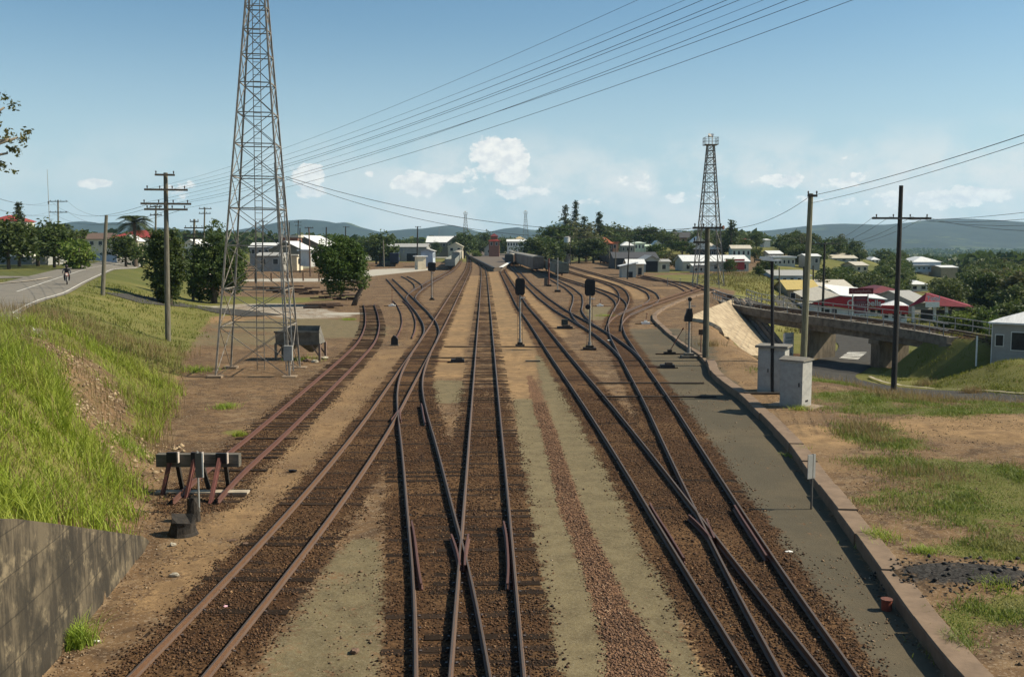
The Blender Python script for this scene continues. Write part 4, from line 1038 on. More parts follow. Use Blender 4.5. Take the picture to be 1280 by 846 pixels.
# ballast hopper
b = bz(374, 450); b.y = P(374, 450, 0)[1] + .5; t = thing('ballast_hopper', 'grey steel ballast hopper on legs beside the big tower', 'hopper', b, -.05)
hop = M('hopper_steel', (.16, .15, .125), (.10, .09, .075), 3, .8, dirt=.4); w = 1.28
m = MB(); z1, z0 = 1.65, .95
m.add([(-w, -.7, z0), (w, -.7, z0), (w, .7, z0), (-w, .7, z0), (-w, -.8, z1), (w, -.8, z1), (w * .75, .8, z1 + .25), (-w * .75, .8, z1 + .25)], [(0, 1, 5, 4), (1, 2, 6, 5), (2, 3, 7, 6), (3, 0, 4, 7)]); m.box((0, -.83, z1), (2 * w + .1, .08, .1)); m.box((0, -.72, z0), (2 * w + .1, .08, .1))
m.build('bin', hop, t)
for s in (-1, 1):
    m = MB(); c = s * w * .5; m.add([(c - w * .47, -.65, z0), (c + w * .47, -.65, z0), (c + w * .47, .65, z0), (c - w * .47, .65, z0), (c - .1, -.1, .42), (c + .1, -.1, .42), (c + .1, .1, .42), (c - .1, .1, .42)], [(0, 1, 5, 4), (1, 2, 6, 5), (2, 3, 7, 6), (3, 0, 4, 7), (4, 5, 6, 7)]); m.build('chute', hop, t)
    for q in (-1, 1): m = MB(); m.bar((s * w, q * .7, -.1), (s * w, q * .7, z0), .13); m.bar((s * w, q * .7, .2), (s * (w - .5), q * .7, z0), .07); m.build('leg', M('hopper_leg', (.26, .17, .13), (.16, .12, .10)) if s > 0 else hop, t)
for i, (u, v, w_, lab, mt) in enumerate(((384, 452, .5, 'brown rubble block just right of the tower leg', stone_b), (394, 453, .45, 'pale rubble block beside the hopper leg', stone_p), (405, 449, .5, 'round pale rock right of the hopper', stone_p), (376, 455, .35, 'small dark rock in front of the hopper', stone_b))): lump('rock', u, v, w_, w_ * .8, w_ * .5, mt, lab, 'rock', 20 + i)
# stack of old sleepers and timber near the leaning tree
for i, (u, v, l, n, lab) in enumerate(((352, 366, 6, 4, 'long stack of dark old sleepers left of the leaning tree'), (412, 368, 7, 4, 'dark stack of old sleepers under the leaning tree crown'), (420, 375, 4.5, 3, 'lower pile of dark sleepers in front of the leaning tree'), (404, 385, 3.6, 2, 'flat dark timber lying on the dirt below the sleeper piles'))):
    b = bz(u, v); t = thing('sleeper_stack', lab, 'timber stack', b, .06 * (i - 1)); r = random.Random(i)
    for k in range(n * 4):
        m = MB(); m.box((r.uniform(-l / 2, l / 2), r.uniform(-.7, .7), .1 + .16 * (k // 3)), (r.uniform(1.3, 2.3), .26, .15), r.uniform(-.5, .5)); m.build('sleeper', M('stack_wood', (.10, .06, .042), (.05, .034, .026), 5, .9), t)

# overhead wires
wire_m = M('cable_black', (.035, .035, .038), (.03, .03, .03), 3, .6)
def wire(a, b, sag, lab, grp, r=.018, n=28):
    a = Vector(a); b = Vector(b); pts = []
    for i in range(n + 1): f = i / n; p = a.lerp(b, f); p.z -= 4 * sag * f * (1 - f); pts.append(p - a)
    m = MB(); m.tube(pts, r, 5); tag(m.build('power_line_wire', wire_m, None, a), lab, 'wire', grp)
P1 = bz(210, 426)
G1 = 'wires sweeping over the yard to the upper right'; LB = 'thin overhead wire sweeping from the four armed pole up to the top right'
for i, (ua, va, ut_, vt_) in enumerate(((186, 236, 780, 8), (200, 236, 838, 8), (218, 236, 860, 8), (232, 236, 890, 8), (182, 253, 905, 8), (200, 253, 935, 8), (236, 253, 965, 8), (186, 260, 990, 8), (232, 260, 1045, 8))):
    a = PY(ua, va, P1.y); Yt = 27.0 - i * .12; e = Vector(PY(ut_, vt_, Yt)); a = Vector(a); sg_ = 1.1 + .03 * i; far_ = a + (e + Vector((0, 0, 4 * sg_ * .69 * .31)) - a) * 1.45
    wire(a, far_, sg_, LB, G1, .005 if i in (0, 1, 5) else .0075)
G2 = 'wires running down to the right from the big tower'
lp_ = Vector(PY(357, 221, 50.5)); P18 = bz(882, 446)
wire(lp_, PY(884, 284, P18.y), 1.1, 'thin wire hanging from the big tower to the greenish power pole', G2, .014)
wire(lp_ + Vector((0, .1, -.1)), PY(868, 285, P18.y), 1.5, 'second slack wire from the big tower towards the right pole', G2, .012)
P19y = 55; G3 = 'wires at the right side of the sky'
wire(PY(1013, 245, P19y), PY(1300, 162, 30), .15, 'wire from the pale green pole rising to the right edge, the upper one', G3, .013)
wire(PY(1013, 254, P19y), PY(1300, 172, 30), .15, 'wire from the pale green pole rising to the right edge, the lower one', G3, .010)
wire(PY(900, 286, P18.y), PY(1013, 245, P19y), .5, 'wire linking the greenish pole and the pale green pole', G3, .013)
P20 = bz(1117, 488).y
for i, (ua, u2, v2) in enumerate(((1092, 1013, 303), (1112, 1022, 303), (1140, 1033, 303), (1158, 1040, 303))):
    wire(PY(ua, 271, P20), PY(u2, v2, 125), .8, 'wire running down from the wide crossarm to the pole beyond the bridge', 'wires from the black pole to the valley', .012)
    wire(PY(ua, 271, P20), PY(1310 + 8 * i, 262 + 9 * i, 34), .25, 'wire running from the wide crossarm to the right edge of the picture', 'wires from the black pole to the right', .009)
P3 = bz(73.5, 332).y
for i, (ua, va) in enumerate(((63, 251), (84, 251), (63, 264), (84, 264))):
    wire(PY(ua, va, P3), PY(186 + 14 * i, 255 if i < 2 else 262, P1.y), 1.6, 'faint wire between the slim left pole and the four armed pole', 'wires over the left road', .013)
    wire(PY(ua, va, P3), PY(-30, 236 + 14 * (i // 2) + 4 * (i % 2), 90), 1.0, 'faint wire from the slim left pole out to the left edge', 'wires at the left edge', .012)
# ------------------------------------------------------------------ vegetation
def leaf_crown(name, blobs, nleaf, leaf, mat, seed=1, flat=.6, surf=.62, trunk=None):
    """blobs: (x, y, z, rx, ry, rz); leaves spread through the blobs, denser towards the outside"""
    r = np.random.default_rng(seed); wgt = np.array([b[3] * b[4] * b[5] for b in blobs]) ** .67; wgt /= wgt.sum()
    cl = []
    for b, w_ in zip(blobs, wgt):          # each blob carries many small sprays
        n = max(int(w_ * nleaf / 14), 2); d = r.normal(size=(n, 3)); d /= np.linalg.norm(d, axis=1)[:, None]
        rad = surf + (1.02 - surf) * r.uniform(0, 1, n) ** .6; rad *= r.uniform(.82, 1.1, n)
        cl.append(np.array(b[:3]) + d * rad[:, None] * np.array(b[3:6]))
    cl = np.vstack(cl); m = 14
    c = np.repeat(cl, m, 0) + r.normal(0, leaf * 1.15, (len(cl) * m, 3)) * np.array([1, 1, .7])
    n = len(c); a = r.normal(size=(n, 3)); a[:, 2] *= flat; a /= np.linalg.norm(a, axis=1)[:, None]
    b = np.cross(a, r.normal(size=(n, 3))); b /= np.linalg.norm(b, axis=1)[:, None]
    s = leaf * r.uniform(.6, 1.25, n)[:, None]
    V_ = np.stack([c - a * s, c + b * s * .45, c + a * s, c - b * s * .45], 1).reshape(-1, 3)
    F_ = np.arange(n * 4).reshape(-1, 4)
    return np_mesh(name, V_, F_, mat)
bark = M('bark', (.13, .10, .075), (.07, .055, .04), 5, .9, bump=.5, stretch=(3, 3, .6))
bark_p = M('pale_bark', (.30, .26, .20), (.20, .17, .13), 5, .9, stretch=(3, 3, .6))
lf_dark = leafmat('leaf_dark_green', (0.033, 0.063, 0.015), (0.068, 0.105, 0.021), (0.112, 0.143, 0.030))
lf_mid = leafmat('leaf_mid_green', (0.048, 0.078, 0.021), (0.093, 0.128, 0.033), (0.150, 0.173, 0.045))
lf_oliv = leafmat('leaf_olive', (0.068, 0.083, 0.030), (0.112, 0.123, 0.045), (0.165, 0.150, 0.060))
lf_brt = leafmat('leaf_bright_green', (0.075, 0.128, 0.018), (0.135, 0.195, 0.030), (0.195, 0.240, 0.045))
lf_pine = leafmat('leaf_pine', (0.027, 0.048, 0.018), (0.053, 0.075, 0.027), (0.075, 0.098, 0.030))
def trunk_mb(h, r0, limbs, seed=1, lean=(0, 0)):
    m = MB(); q = random.Random(seed); top = Vector((lean[0], lean[1], h))
    m.tube([(0, 0, -.3), (lean[0] * .3, lean[1] * .3, h * .35), (lean[0] * .7, lean[1] * .7, h * .7), top], [r0 * 1.25, r0, r0 * .75, r0 * .5], 9)
    for l in limbs:
        a = Vector((lean[0] * l[3], lean[1] * l[3], h * l[3])); e = Vector(l[:3]); mid = a.lerp(e, .5) + Vector((0, 0, -.08 * (e - a).length))
        m.tube([a, mid, e], [r0 * .55, r0 * .35, r0 * .12], 6)
    return m
def make_blobs(w, d, z0, z1, n, seed, lump=.42):
    q = random.Random(seed); out = [(0, 0, (z0 + z1) / 2, w * .34, d * .34, (z1 - z0) * .38)]
    for i in range(n):
        a = q.uniform(0, 2 * PI); f = q.uniform(-1, 1); rr = math.sqrt(max(1 - f * f, .05)); k = q.uniform(.55, .78)
        x, y, z = math.cos(a) * rr * w / 2 * k, math.sin(a) * rr * d / 2 * k, (z0 + z1) / 2 + f * (z1 - z0) / 2 * k
        s = q.uniform(.7, 1.15) * lump; out.append((x, y, z, w / 2 * s, d / 2 * s, (z1 - z0) / 2 * s * 1.05))
    return out
def tree(nm, lab, loc, blobs, nleaf, leaf, mat, th, tr, limbs=(), lean=(0, 0), seed=1, group=None, surf=.62, bk=None, cat='tree'):
    t = thing(nm, lab, cat, loc, 0, group); trunk_mb(th, tr, limbs, seed, lean).build('trunk', bk or bark, t, smooth=True)
    o = bpy.data.objects.new('crown', leaf_crown('crown', blobs, nleaf, leaf, mat, seed, surf=surf)); COL.objects.link(o); o.parent = t; return t
# the two dense trees left of the tower and the leaning one
def at(u, v): x, y, z = hit(u, v); return (x, y, z)
bA = at(212, 381); sA = bA[1] / F
tree('dense_tree', 'round dense dark tree behind the four armed pole, the left of a pair', bA, [(x, y, z, a, b, c) for x, y, z, a, b, c in make_blobs(54 * sA, 50 * sA, .3, 92 * sA, 20, 3)], 15000, .17, lf_dark, 3.2, .25, [(1.5, 0, 4.6, .4), (-1.4, .3, 4.2, .4), (.3, 1, 5, .5)], group=None, seed=3)
bB = at(268, 379); sB = bB[1] / F
tree('dense_tree', 'wider dense dark tree with a pointed top just left of the big tower', bB, make_blobs(78 * sB, 60 * sB, .2, 84 * sB, 24, 8) + [(.2, 0, 88 * sB, 14 * sB, 1.2, 14 * sB), (-14 * sB, 0, 20 * sB, 20 * sB, 1.8, 18 * sB)], 21000, .17, lf_dark, 3.4, .3, [(2, 0, 4.6, .4), (-2, .3, 4.2, .4), (.3, 1, 5.4, .5)], seed=5)
bC = at(441, 382); sC = bC[1] / F
tree('leaning_tree', 'bushy bright tree with a leaning bare trunk left of the branch track', bC, [(x - 16 * sC, y, z + 16 * sC, a, b, c) for x, y, z, a, b, c in make_blobs(68 * sC, 52 * sC, .3, 72 * sC, 24, 12)] + [(-38 * sC, 0, 66 * sC, 9 * sC, 1, 9 * sC), (8 * sC, 0, 32 * sC, 15 * sC, 1.2, 13 * sC)], 20000, .16, leafmat('leaf_fresh_green', (0.045, 0.093, 0.018), (0.083, 0.143, 0.027), (0.128, 0.180, 0.038)), 36 * sC, .26, [(-3, 0, 4.5, .7), (-1.5, .5, 5, .8)], lean=(22 * sC * .9, 0), seed=7)
# gum tree whose twigs reach into the picture at the left edge
gl = []
Yg = 36.0; gx, gy = PY(-120, 400, Yg)[0], Yg; gz = Hs(gx, gy)
for (u, v, r_) in ((22, 170, .5), (8, 182, .5), (6, 165, .35), (34, 168, .28), (16, 130, .28), (8, 123, .3), (8, 214, .35), (2, 205, .4), (20, 188, .25), (-15, 160, .9), (-20, 200, .9), (-30, 130, 1.0), (-60, 165, 1.6), (-60, 120, 1.6), (-100, 140, 2.0), (-90, 90, 1.6), (-140, 180, 1.8), (-160, 120, 1.8)):
    x, y, z = PY(u, v, Yg); gl.append((x - gx, y - gy, z - gz, r_ * .8, r_ * .8, r_ * .6))
gt = thing('gum_tree', 'gum tree outside the left edge, only leafy twig ends reaching into the picture', 'tree', (gx, gy, gz))
m = trunk_mb(9.5, .3, [(g[0] * .93, g[1], g[2] * .985, .7) for g in gl], 4); m.build('trunk', bark_p, gt, smooth=True)
o = bpy.data.objects.new('crown', leaf_crown('crown', gl, 5200, .09, lf_oliv, 21, surf=.2)); COL.objects.link(o); o.parent = gt

# palm
def palm(lab, u, vb, vt, h=None, Y=None, s=1.0, n=22):
    if Y is None: b = Vector(at(u, vb))
    else: x = PY(u, 400, Y)[0]; b = Vector((x, Y, Hs(x, Y)))
    h = PY(u, vt, b.y)[2] - b.z; L_ = 2.9 * s; th = h - L_ * .55
    t = thing('palm_tree', lab, 'palm', b); m = MB(); m.tube([(0, 0, -.2), (.1, 0, th * .5), (0, 0, th)], [.25 * s, .2 * s, .2 * s], 8); m.build('trunk', bark, t)
    r = random.Random(5); m = MB()
    for i in range(n * 2):
        a = 2 * PI * i / n + r.uniform(-.1, .1); up = r.uniform(-.1, 1.35); pts = []
        for k in range(8):
            f = k / 7; rad = L_ * (f * math.cos(up * (1 - f * .3))) ; zz = th + L_ * (f * math.sin(up) - .75 * f * f)
            pts.append(Vector((math.cos(a) * rad, math.sin(a) * rad, zz)))
        side = Vector((-math.sin(a), math.cos(a), 0))
        for k in range(7):
            for sg in (-1, 1):
                for j in range(3):
                    p0 = pts[k].lerp(pts[k + 1], j / 3); d_ = (pts[k + 1] - pts[k]).normalized(); w_ = .62 * s * math.sin(PI * min((k + j / 3 + .6) / 7.4, 1))
                    tip = p0 + side * sg * w_ + d_ * w_ * .6 + Vector((0, 0, -.3 * w_)); m.add([p0, p0 + d_ * .13 * s, tip], [(0, 1, 2)])
    fr = m.build('crown', leafmat('palm_frond', (.035, .052, .014), (.055, .08, .02), (.08, .10, .03)), t); return t
palm('tall feather palm above the long dark roofed house', 172, None, 262, Y=205, s=1.75)
palm('smaller palm behind the slim two armed pole at far left', 82, None, 275, Y=190, s=1.0)

# hoop pines: a trunk with tiers of short drooping branches
def pine(lab, u, vt, Y, w_px, nt=11, bushy=1.0, seed=1, thin=False):
    x = PY(u, 400, Y)[0]; b = Vector((x, Y, Hs(x, Y))); h = PY(u, vt, Y)[2] - b.z; w = w_px * Y / F / 2
    bl = []; r = random.Random(seed)
    for k in range(nt):
        f = k / (nt - 1); z = h * (.30 + .68 * f); rad = w * (1 - f * .8) * r.uniform(.75, 1.1)
        for i in range(6 if f < .8 else 3):
            a = r.uniform(0, 2 * PI); q = rad * r.uniform(.45, .8); bl.append((q * math.cos(a), q * math.sin(a), z + r.uniform(-.02, .02) * h, rad * .38, rad * .38, h * .022 * bushy))
        bl.append((0, 0, z, rad * .3, rad * .3, h * .03))
    return tree('hoop_pine', lab, b, bl, 2600 if not thin else 1100, .22 * (Y / 300) + .12, lf_pine, h * .98, .3, (), seed=seed, surf=.3)
pine('tall hoop pine left of the thin bare topped one, behind the wagons', 706, 258, 400, 30, 11, 1.3, 2)
pine('thin bare topped pine, tallest of the group behind the wagons', 719, 252, 410, 16, 10, .8, 3, thin=True)
pine('hoop pine right of the thin bare topped one', 729, 272, 405, 22, 9, 1.4, 4)
pine('conical norfolk pine behind the orange roofed house', 748, 267, 430, 22, 12, 1.2, 5)
pine('dark hoop pine right of the caged lattice tower', 912, 277, 330, 30, 11, 1.5, 6)
pine('dark pointed pine rising above the fence at far left', 30, 255, 210, 22, 12, 1.8, 9)

# prototypes of ordinary trees, copied for the wooded parts
PROTO = []
for i, (mt, nl, lf) in enumerate(((lf_dark, 2200, .34), (lf_mid, 2200, .34), (lf_oliv, 1800, .34), (lf_brt, 1500, .30), (lf_mid, 1700, .36), (lf_dark, 1700, .40), (lf_oliv, 2000, .36))):
    r = random.Random(40 + i); wd = (7, 7.5, 6, 4.5, 6.5, 8, 5)[i]; ht = (7, 6.5, 8, 4, 6, 6.5, 8.5)[i]
    bl = make_blobs(wd, wd, .14 * ht if i not in (3, 5) else .03 * ht, ht, 13, 50 + i, .40)
    me = leaf_crown('crown', bl, nl, lf, mt, 60 + i); tm_ = trunk_mb(ht * .7, .2, [(1.3, 0, ht * .7, .4), (-1.2, .5, ht * .65, .4), (.2, -1.2, ht * .75, .5)], i)
    to = tm_.build('trunk', bark_p if i in (2, 6) else bark, None, smooth=True); tme = to.data; bpy.data.objects.remove(to); PROTO.append((me, tme, wd, ht))
def put_tree(i, x, y, h, lab, group, nm='tree', w=1.0, cat='tree'):
    me, tme, wd, ht = PROTO[i]; t = thing(nm, lab, cat, (x, y, Hs(x, y) - .1), RNG.uniform(0, 6.28), group); s = h / ht; t.scale = (s * w, s * w, s)
    for q, n_ in ((me, 'crown'), (tme, 'trunk')): o = bpy.data.objects.new(n_, q); COL.objects.link(o); o.parent = t
    return t
# (u, Y, v_top, kind, label or group words)
def tree_at(i, u, Y, vt, lab, group=None, w=1.0, **k):
    x, _, z = PY(u, vt, Y); h = max(z - Hs(x, Y), 2.0); return put_tree(i, x, Y, h, lab, group, w=w, **k)
for (i, u, Y, vt, w, lab) in (
    (0, 8, 150, 272, 1.1, 'dark tree at the left edge under the red roof'), (0, 22, 165, 283, 1.3, 'low dark tree left of the white board sign'), (1, 45, 170, 276, 1.2, 'mid green tree above the white board sign'),
    (2, 57, 180, 279, .9, 'light green tree beside the thin radio mast'), (0, 66, 160, 283, 1.2, 'dark broad tree behind the slim two armed pole'), (1, 80, 185, 286, 1.0, 'tree right of the slim two armed pole, under the small palm'),
    (3, 98, 150, 296, 1.0, 'yellowish round bush in front of the long dark roof'), (0, 156, 190, 293, 1.25, 'round dark bush in front of the long house, right side'), (5, 176, 215, 303, 1.2, 'low hedge bush left of the paired dark trees'),
    (0, 128, 120, 313, .6, 'small dark shrub at the roadside, low')) [:9]:
    tree_at(i, u, Y, vt, lab, None, w)
for (i, u, Y, vt, w, lab) in (
    (0, 668, 330, 297, 1.5, 'dark broad tree left of the pale water tank'), (5, 682, 345, 294, 1.4, 'dark tree behind the brown covered wagon'), (0, 697, 370, 280, 1.2, 'tall dark tree under the hoop pines, left'),
    (2, 716, 380, 278, 1.1, 'olive tree under the hoop pines, right'), (2, 733, 350, 280, 1.3, 'olive tree right of the pale water tank'), (0, 742, 335, 297, 1.4, 'dark tree above the dark wagon rake, left of the orange roof'),
    (1, 724, 340, 300, 1.3, 'mid green tree right behind the pale water tank'), (0, 700, 325, 313, .9, 'low dark tree at the foot of the pale water tank'), (4, 756, 430, 284, 1.2, 'tree behind the orange roofed house, left'),
    (1, 768, 450, 280, 1.3, 'tree behind the orange roofed house, right'), (0, 779, 440, 290, 1.2, 'dark tree above the white roofed bungalow'), (1, 788, 460, 285, 1.2, 'tree left of the red roof on the hill'),
    (2, 797, 480, 284, 1.0, 'loose tree just left of the bright red roof'), (0, 812, 430, 283, 1.7, 'big dark tree right of the red roof on the hill'), (1, 822, 450, 290, 1.3, 'mid green tree left of the tan roof'),
    (1, 834, 420, 289, 1.4, 'tree behind the tan roofed house'), (0, 840, 380, 300, 1.6, 'dark tree below the tan roofed house'), (0, 853, 360, 301, 1.7, 'dark spreading tree under the dark roofed house'),
    (4, 867, 350, 306, 1.3, 'tree at the left of the white hipped house'), (0, 821, 300, 304, 1.1, 'narrow dark tree right of the pale green house'), (2, 836, 270, 314, 1.4, 'brownish tree behind the tin shed'),
    (2, 846, 262, 318, 1.2, 'brown green tree right of the tin shed'), (0, 872, 420, 291, 1.4, 'tree behind the caged lattice tower base'), (0, 905, 350, 297, 1.4, 'dark tree left of the dark hoop pine'),
    (1, 920, 340, 296, 1.3, 'tree right of the dark hoop pine'), (0, 946, 400, 291, 1.1, 'dark tree right of the dark red roof'), (0, 928, 410, 300, 1.2, 'tree below the dark red roof'),
    (5, 912, 230, 322, .9, 'dark shrub in front of the red painted wall'), (0, 950, 215, 332, 1.4, 'dark tree at the right end of the long white shed'), (0, 958, 225, 322, 1.3, 'dark tree left of the white street lamp'),
    (1, 600, 600, 293, 1.2, 'round green tree left of the tiered red roof'), (1, 590, 590, 294, 1.1, 'round green tree right of the big gabled building'), (0, 607, 560, 290, .9, 'dark narrow tree beside the tiered red roof'), (0, 580, 450, 290, 1.1, 'dark tree around the distant lattice tower'),
    (3, 596, 440, 312, 1.0, 'bright yellow green shrub beside the station'), (0, 475, 300, 291, 1.2, 'dark tree right of the white two storey building'), (0, 470, 320, 296, 1.2, 'low dark tree right behind the white two storey building'), (0, 545, 480, 302, .8, 'green tree in front of the big gabled building'),
    (0, 628, 560, 296, 1.0, 'dark tree just behind the tiered red roof'), (1, 640, 500, 297, 1.2, 'tree behind the long white building'), (0, 455, 360, 298, 1.3, 'tree above the white two storey building, far back')):
    tree_at(i, u, Y, vt, lab, None, w)
# scattered small trees through the town, too alike to tell apart
PROT_BOX = []   # filled by the buildings below: (u0, u1, v0, v1, Y)
def scatter(n, ur, yr, hr, lab, grp, kinds, seed, clear=True, base=None):
    q = random.Random(seed); k = 0; tries = 0
    while k < n and tries < n * 12:
        tries += 1; Y = yr[0] * (yr[1] / yr[0]) ** q.random(); u = q.uniform(*ur); x = PY(u, 400, Y)[0]; z = Hs(x, Y); h = q.uniform(*hr)
        v0 = 304 - (z + h - ZC) / Y * F; v1 = 304 - (z - ZC) / Y * F; hw = h * .5 / Y * F
        if clear and any(u + hw > b[0] and u - hw < b[1] and v1 > b[2] and v0 < b[3] and Y < b[4] + 4 for b in PROT_BOX): continue
        if base and not base(u, v1, x, Y): continue
        put_tree(kinds[q.randrange(len(kinds))], x, Y, h, lab, grp, w=q.uniform(.9, 1.35)); k += 1
# ------------------------------------------------------------------ buildings
def col(c, k=.8): return tuple(q * k for q in c)
WALL = {}
def wm_(name, c): return M('wall_' + name, c, col(c, .85), 1.2, .85, dirt=.18)
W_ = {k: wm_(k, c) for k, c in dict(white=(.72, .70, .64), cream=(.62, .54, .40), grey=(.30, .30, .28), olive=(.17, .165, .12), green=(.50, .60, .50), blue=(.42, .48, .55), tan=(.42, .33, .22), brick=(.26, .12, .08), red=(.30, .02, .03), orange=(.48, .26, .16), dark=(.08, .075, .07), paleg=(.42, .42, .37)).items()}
def rm_(name, c): return M('roof_' + name, c, col(c, .82), 2.0, .55, dirt=.2, stretch=(3, .5, 1))
R_ = {k: rm_(k, c) for k, c in dict(white=(.70, .70, .68), grey=(.36, .35, .32), dark=(.075, .07, .065), red=(.30, .05, .04), maroon=(.16, .035, .035), orange=(.42, .13, .06), tan=(.46, .36, .20), cream=(.55, .50, .40), green=(.52, .60, .48), brown=(.15, .10, .07), yellow=(.50, .38, .13)).items()}
glass = M('window_glass', (.03, .035, .04), (.02, .022, .025), 3, .15)
def house(lab, Y, u0, u1, ve, vr, kind='hip', depth=9.0, wall='white', roof='white', nw=3, nm='house', cat='house', yaw=0.0, over=.4, door=False, base=None, wcol=None, ww=None, group=None, prot=True, storeys=1, opening=None, wall_h=None):
    """u0..u1 front extent, ve eave height, vr ridge height, all on the depth plane Y"""
    x0 = PY(u0, ve, Y)[0]; x1 = PY(u1, ve, Y)[0]; cx = (x0 + x1) / 2; w = x1 - x0
    ze = PY(u0, ve, Y)[2]; zr = PY(u0, vr, Y)[2]
    g = min(Hs(cx, Y), Hs(cx, Y + depth)) if base is None else PY(u0, base, Y)[2]
    h = max(ze - g, 1.2); rh = zr - ze
    t = thing(nm, lab, cat, (cx, Y + depth / 2, g), yaw, group)
    if prot: PROT_BOX.append((u0, u1, vr, min(ve + (h * .75) / Y * F, ve + 14), Y))
    m = MB(); m.box((0, 0, h / 2 - .3), (w, depth, h + .6))
    if kind == 'gable_y': m.prism([(-w / 2, h), (w / 2, h), (0, h + rh)], -depth / 2, depth / 2)
    if kind == 'gable_x': m.prism([(-depth / 2, h), (depth / 2, h), (0, h + rh)], -w / 2, w / 2); 
    if kind == 'gable_x':
        n_ = len(m.v); m.v[8:] = [(y, x, z) for x, y, z in m.v[8:]]
    m.build('wall', W_[wall], t)
    m = MB(); o = over; W2, D2 = w / 2 + o, depth / 2 + o; e = .12
    if kind == 'hip':
        k = min(W2, D2) * .95; rx, ry = max(W2 - k, .02), max(D2 - k, .02)
        m.add([(-W2, -D2, h - e), (W2, -D2, h - e), (W2, D2, h - e), (-W2, D2, h - e), (-W2, -D2, h + .03), (W2, -D2, h + .03), (W2, D2, h + .03), (-W2, D2, h + .03), (-rx, -ry, h + rh), (rx, -ry, h + rh), (rx, ry, h + rh), (-rx, ry, h + rh)],
              [(3, 2, 1, 0), (0, 1, 5, 4), (1, 2, 6, 5), (2, 3, 7, 6), (3, 0, 4, 7), (4, 5, 9, 8), (5, 6, 10, 9), (6, 7, 11, 10), (7, 4, 8, 11), (8, 9, 10, 11)])
    elif kind in ('gable_y', 'gable_x'):
        A = W2 if kind == 'gable_y' else D2; B = D2 if kind == 'gable_y' else W2; hw = (w if kind == 'gable_y' else depth) / 2; sl = rh / hw
        pr = [(-A, h - o * sl), (0, h + rh), (A, h - o * sl), (A, h - o * sl + .14), (0, h + rh + .14), (-A, h - o * sl + .14)]
        m.prism(pr, -B, B)
        if kind == 'gable_x': m.v = [(y, x, z) for x, y, z in m.v]
        m.v = [(x, y, z + .01) for x, y, z in m.v]
    elif kind == 'flat': m.box((0, 0, h + max(rh, .25) / 2), (w + 2 * o, depth + 2 * o, max(rh, .25)))
    elif kind == 'skillion':      # higher on the right
        m.prism([(-W2, h), (W2, h + rh), (W2, h + rh + .15), (-W2, h + .15)], -D2, D2)
    if kind == 'skillion':
        q = MB(); q.prism([(-w / 2, h - .01), (w / 2, h - .01), (w / 2, h + rh * .95)], -depth / 2, depth / 2); q.build('gable_wall', W_[wall], t)
    m.build('roof', R_[roof], t)
    wh = min(1.25, h * .42); wwid = ww or min(1.2, w / (nw * 2.0 + 1))
    for s_ in range(storeys):
        zc = h * ((s_ + .58) / storeys) if storeys > 1 else h - wh * .5 - min(.7, h * .25)
        for i in range(nw):
            xx = -w / 2 + w * (i + .5) / nw
            if door and i == nw // 2 and s_ == 0: continue
            if opening and abs(xx - opening[0] * w) < opening[1] * w / 2 + .5: continue
            f = MB(); f.box((xx, -depth / 2 - .02, zc), (wwid + .16, .06, wh + .16)); fo = f.build('window', W_['white'] if wall != 'white' else W_['grey'], t)
            f = MB(); f.box((xx, -depth / 2 - .055, zc), (wwid, .03, wh)); f.build('pane', glass, fo)
        if cx > -200 and w > 2:
            for yy in (-depth * .22, depth * .22):
                f = MB(); f.box((w / 2 + .02, yy, zc), (.06, wwid + .16, wh + .16)); fo = f.build('window', W_['grey'], t); f = MB(); f.box((w / 2 + .055, yy, zc), (.03, wwid, wh)); f.build('pane', glass, fo)
    if door: f = MB(); f.box((0, -depth / 2 - .03, 1.02), (.95, .06, 2.05)); f.build('door', W_['brick'], t)
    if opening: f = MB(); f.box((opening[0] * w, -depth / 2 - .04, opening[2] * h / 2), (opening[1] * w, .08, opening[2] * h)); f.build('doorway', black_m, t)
    return t
# left side
house('long low house with a dark hipped roof and cream walls behind the left road', 330, 88, 152, 299, 291, 'hip', 11, 'cream', 'brown', 6)
house('red brown roofed house behind the tall palm', 330, 140, 198, 297, 287.5, 'hip', 12, 'cream', 'red', 5)
house('cream gabled porch house between the palm and the dark tree', 285, 148, 172, 301, 294, 'gable_y', 5, 'cream', 'white', 1)
house('house with a red roof at the far left edge', 260, -12, 20, 276, 268.5, 'hip', 10, 'white', 'red', 3)
house('small white gabled building between the two dense trees', 210, 227, 249, 307, 300, 'gable_y', 8, 'white', 'white', 2)
house('low white roofed houses seen through the middle of the big tower', 300, 312, 346, 309, 304, 'gable_x', 10, 'grey', 'white', 4)
house('large olive shed with a gable and white sloping roof behind the weatherboard house', 300, 352, 402, 307, 294.5, 'gable_y', 30, 'olive', 'white', 0, nm='shed', cat='shed')
house('dark gabled workshop just behind the white weatherboard house', 262, 336, 377, 312, 302, 'gable_y', 16, 'olive', 'white', 0, nm='shed', cat='shed')
house('red brick building top above the dark gabled workshop', 290, 351, 372, 297, 294, 'flat', 6, 'brick', 'cream', 0, nm='building', cat='building')
house('low grey tin shed with a yellow load under its roof', 240, 321, 352, 320, 316.5, 'gable_x', 8, 'grey', 'grey', 2, nm='shed', cat='shed')
house('cream box shaped shed right of the low grey tin shed', 246, 350, 371, 320, 318.5, 'flat', 7, 'cream', 'cream', 0, nm='shed', cat='shed')
house('bright white weatherboard house raised on stumps left of the leaning tree', 235, 376, 398, 314, 312, 'flat', 8, 'white', 'white', 2, base=330, yaw=.55)
house('white two storey building with three dark windows in a row', 400, 444, 463, 302, 301, 'flat', 10, 'white', 'white', 3, nm='building', cat='building', yaw=.3)
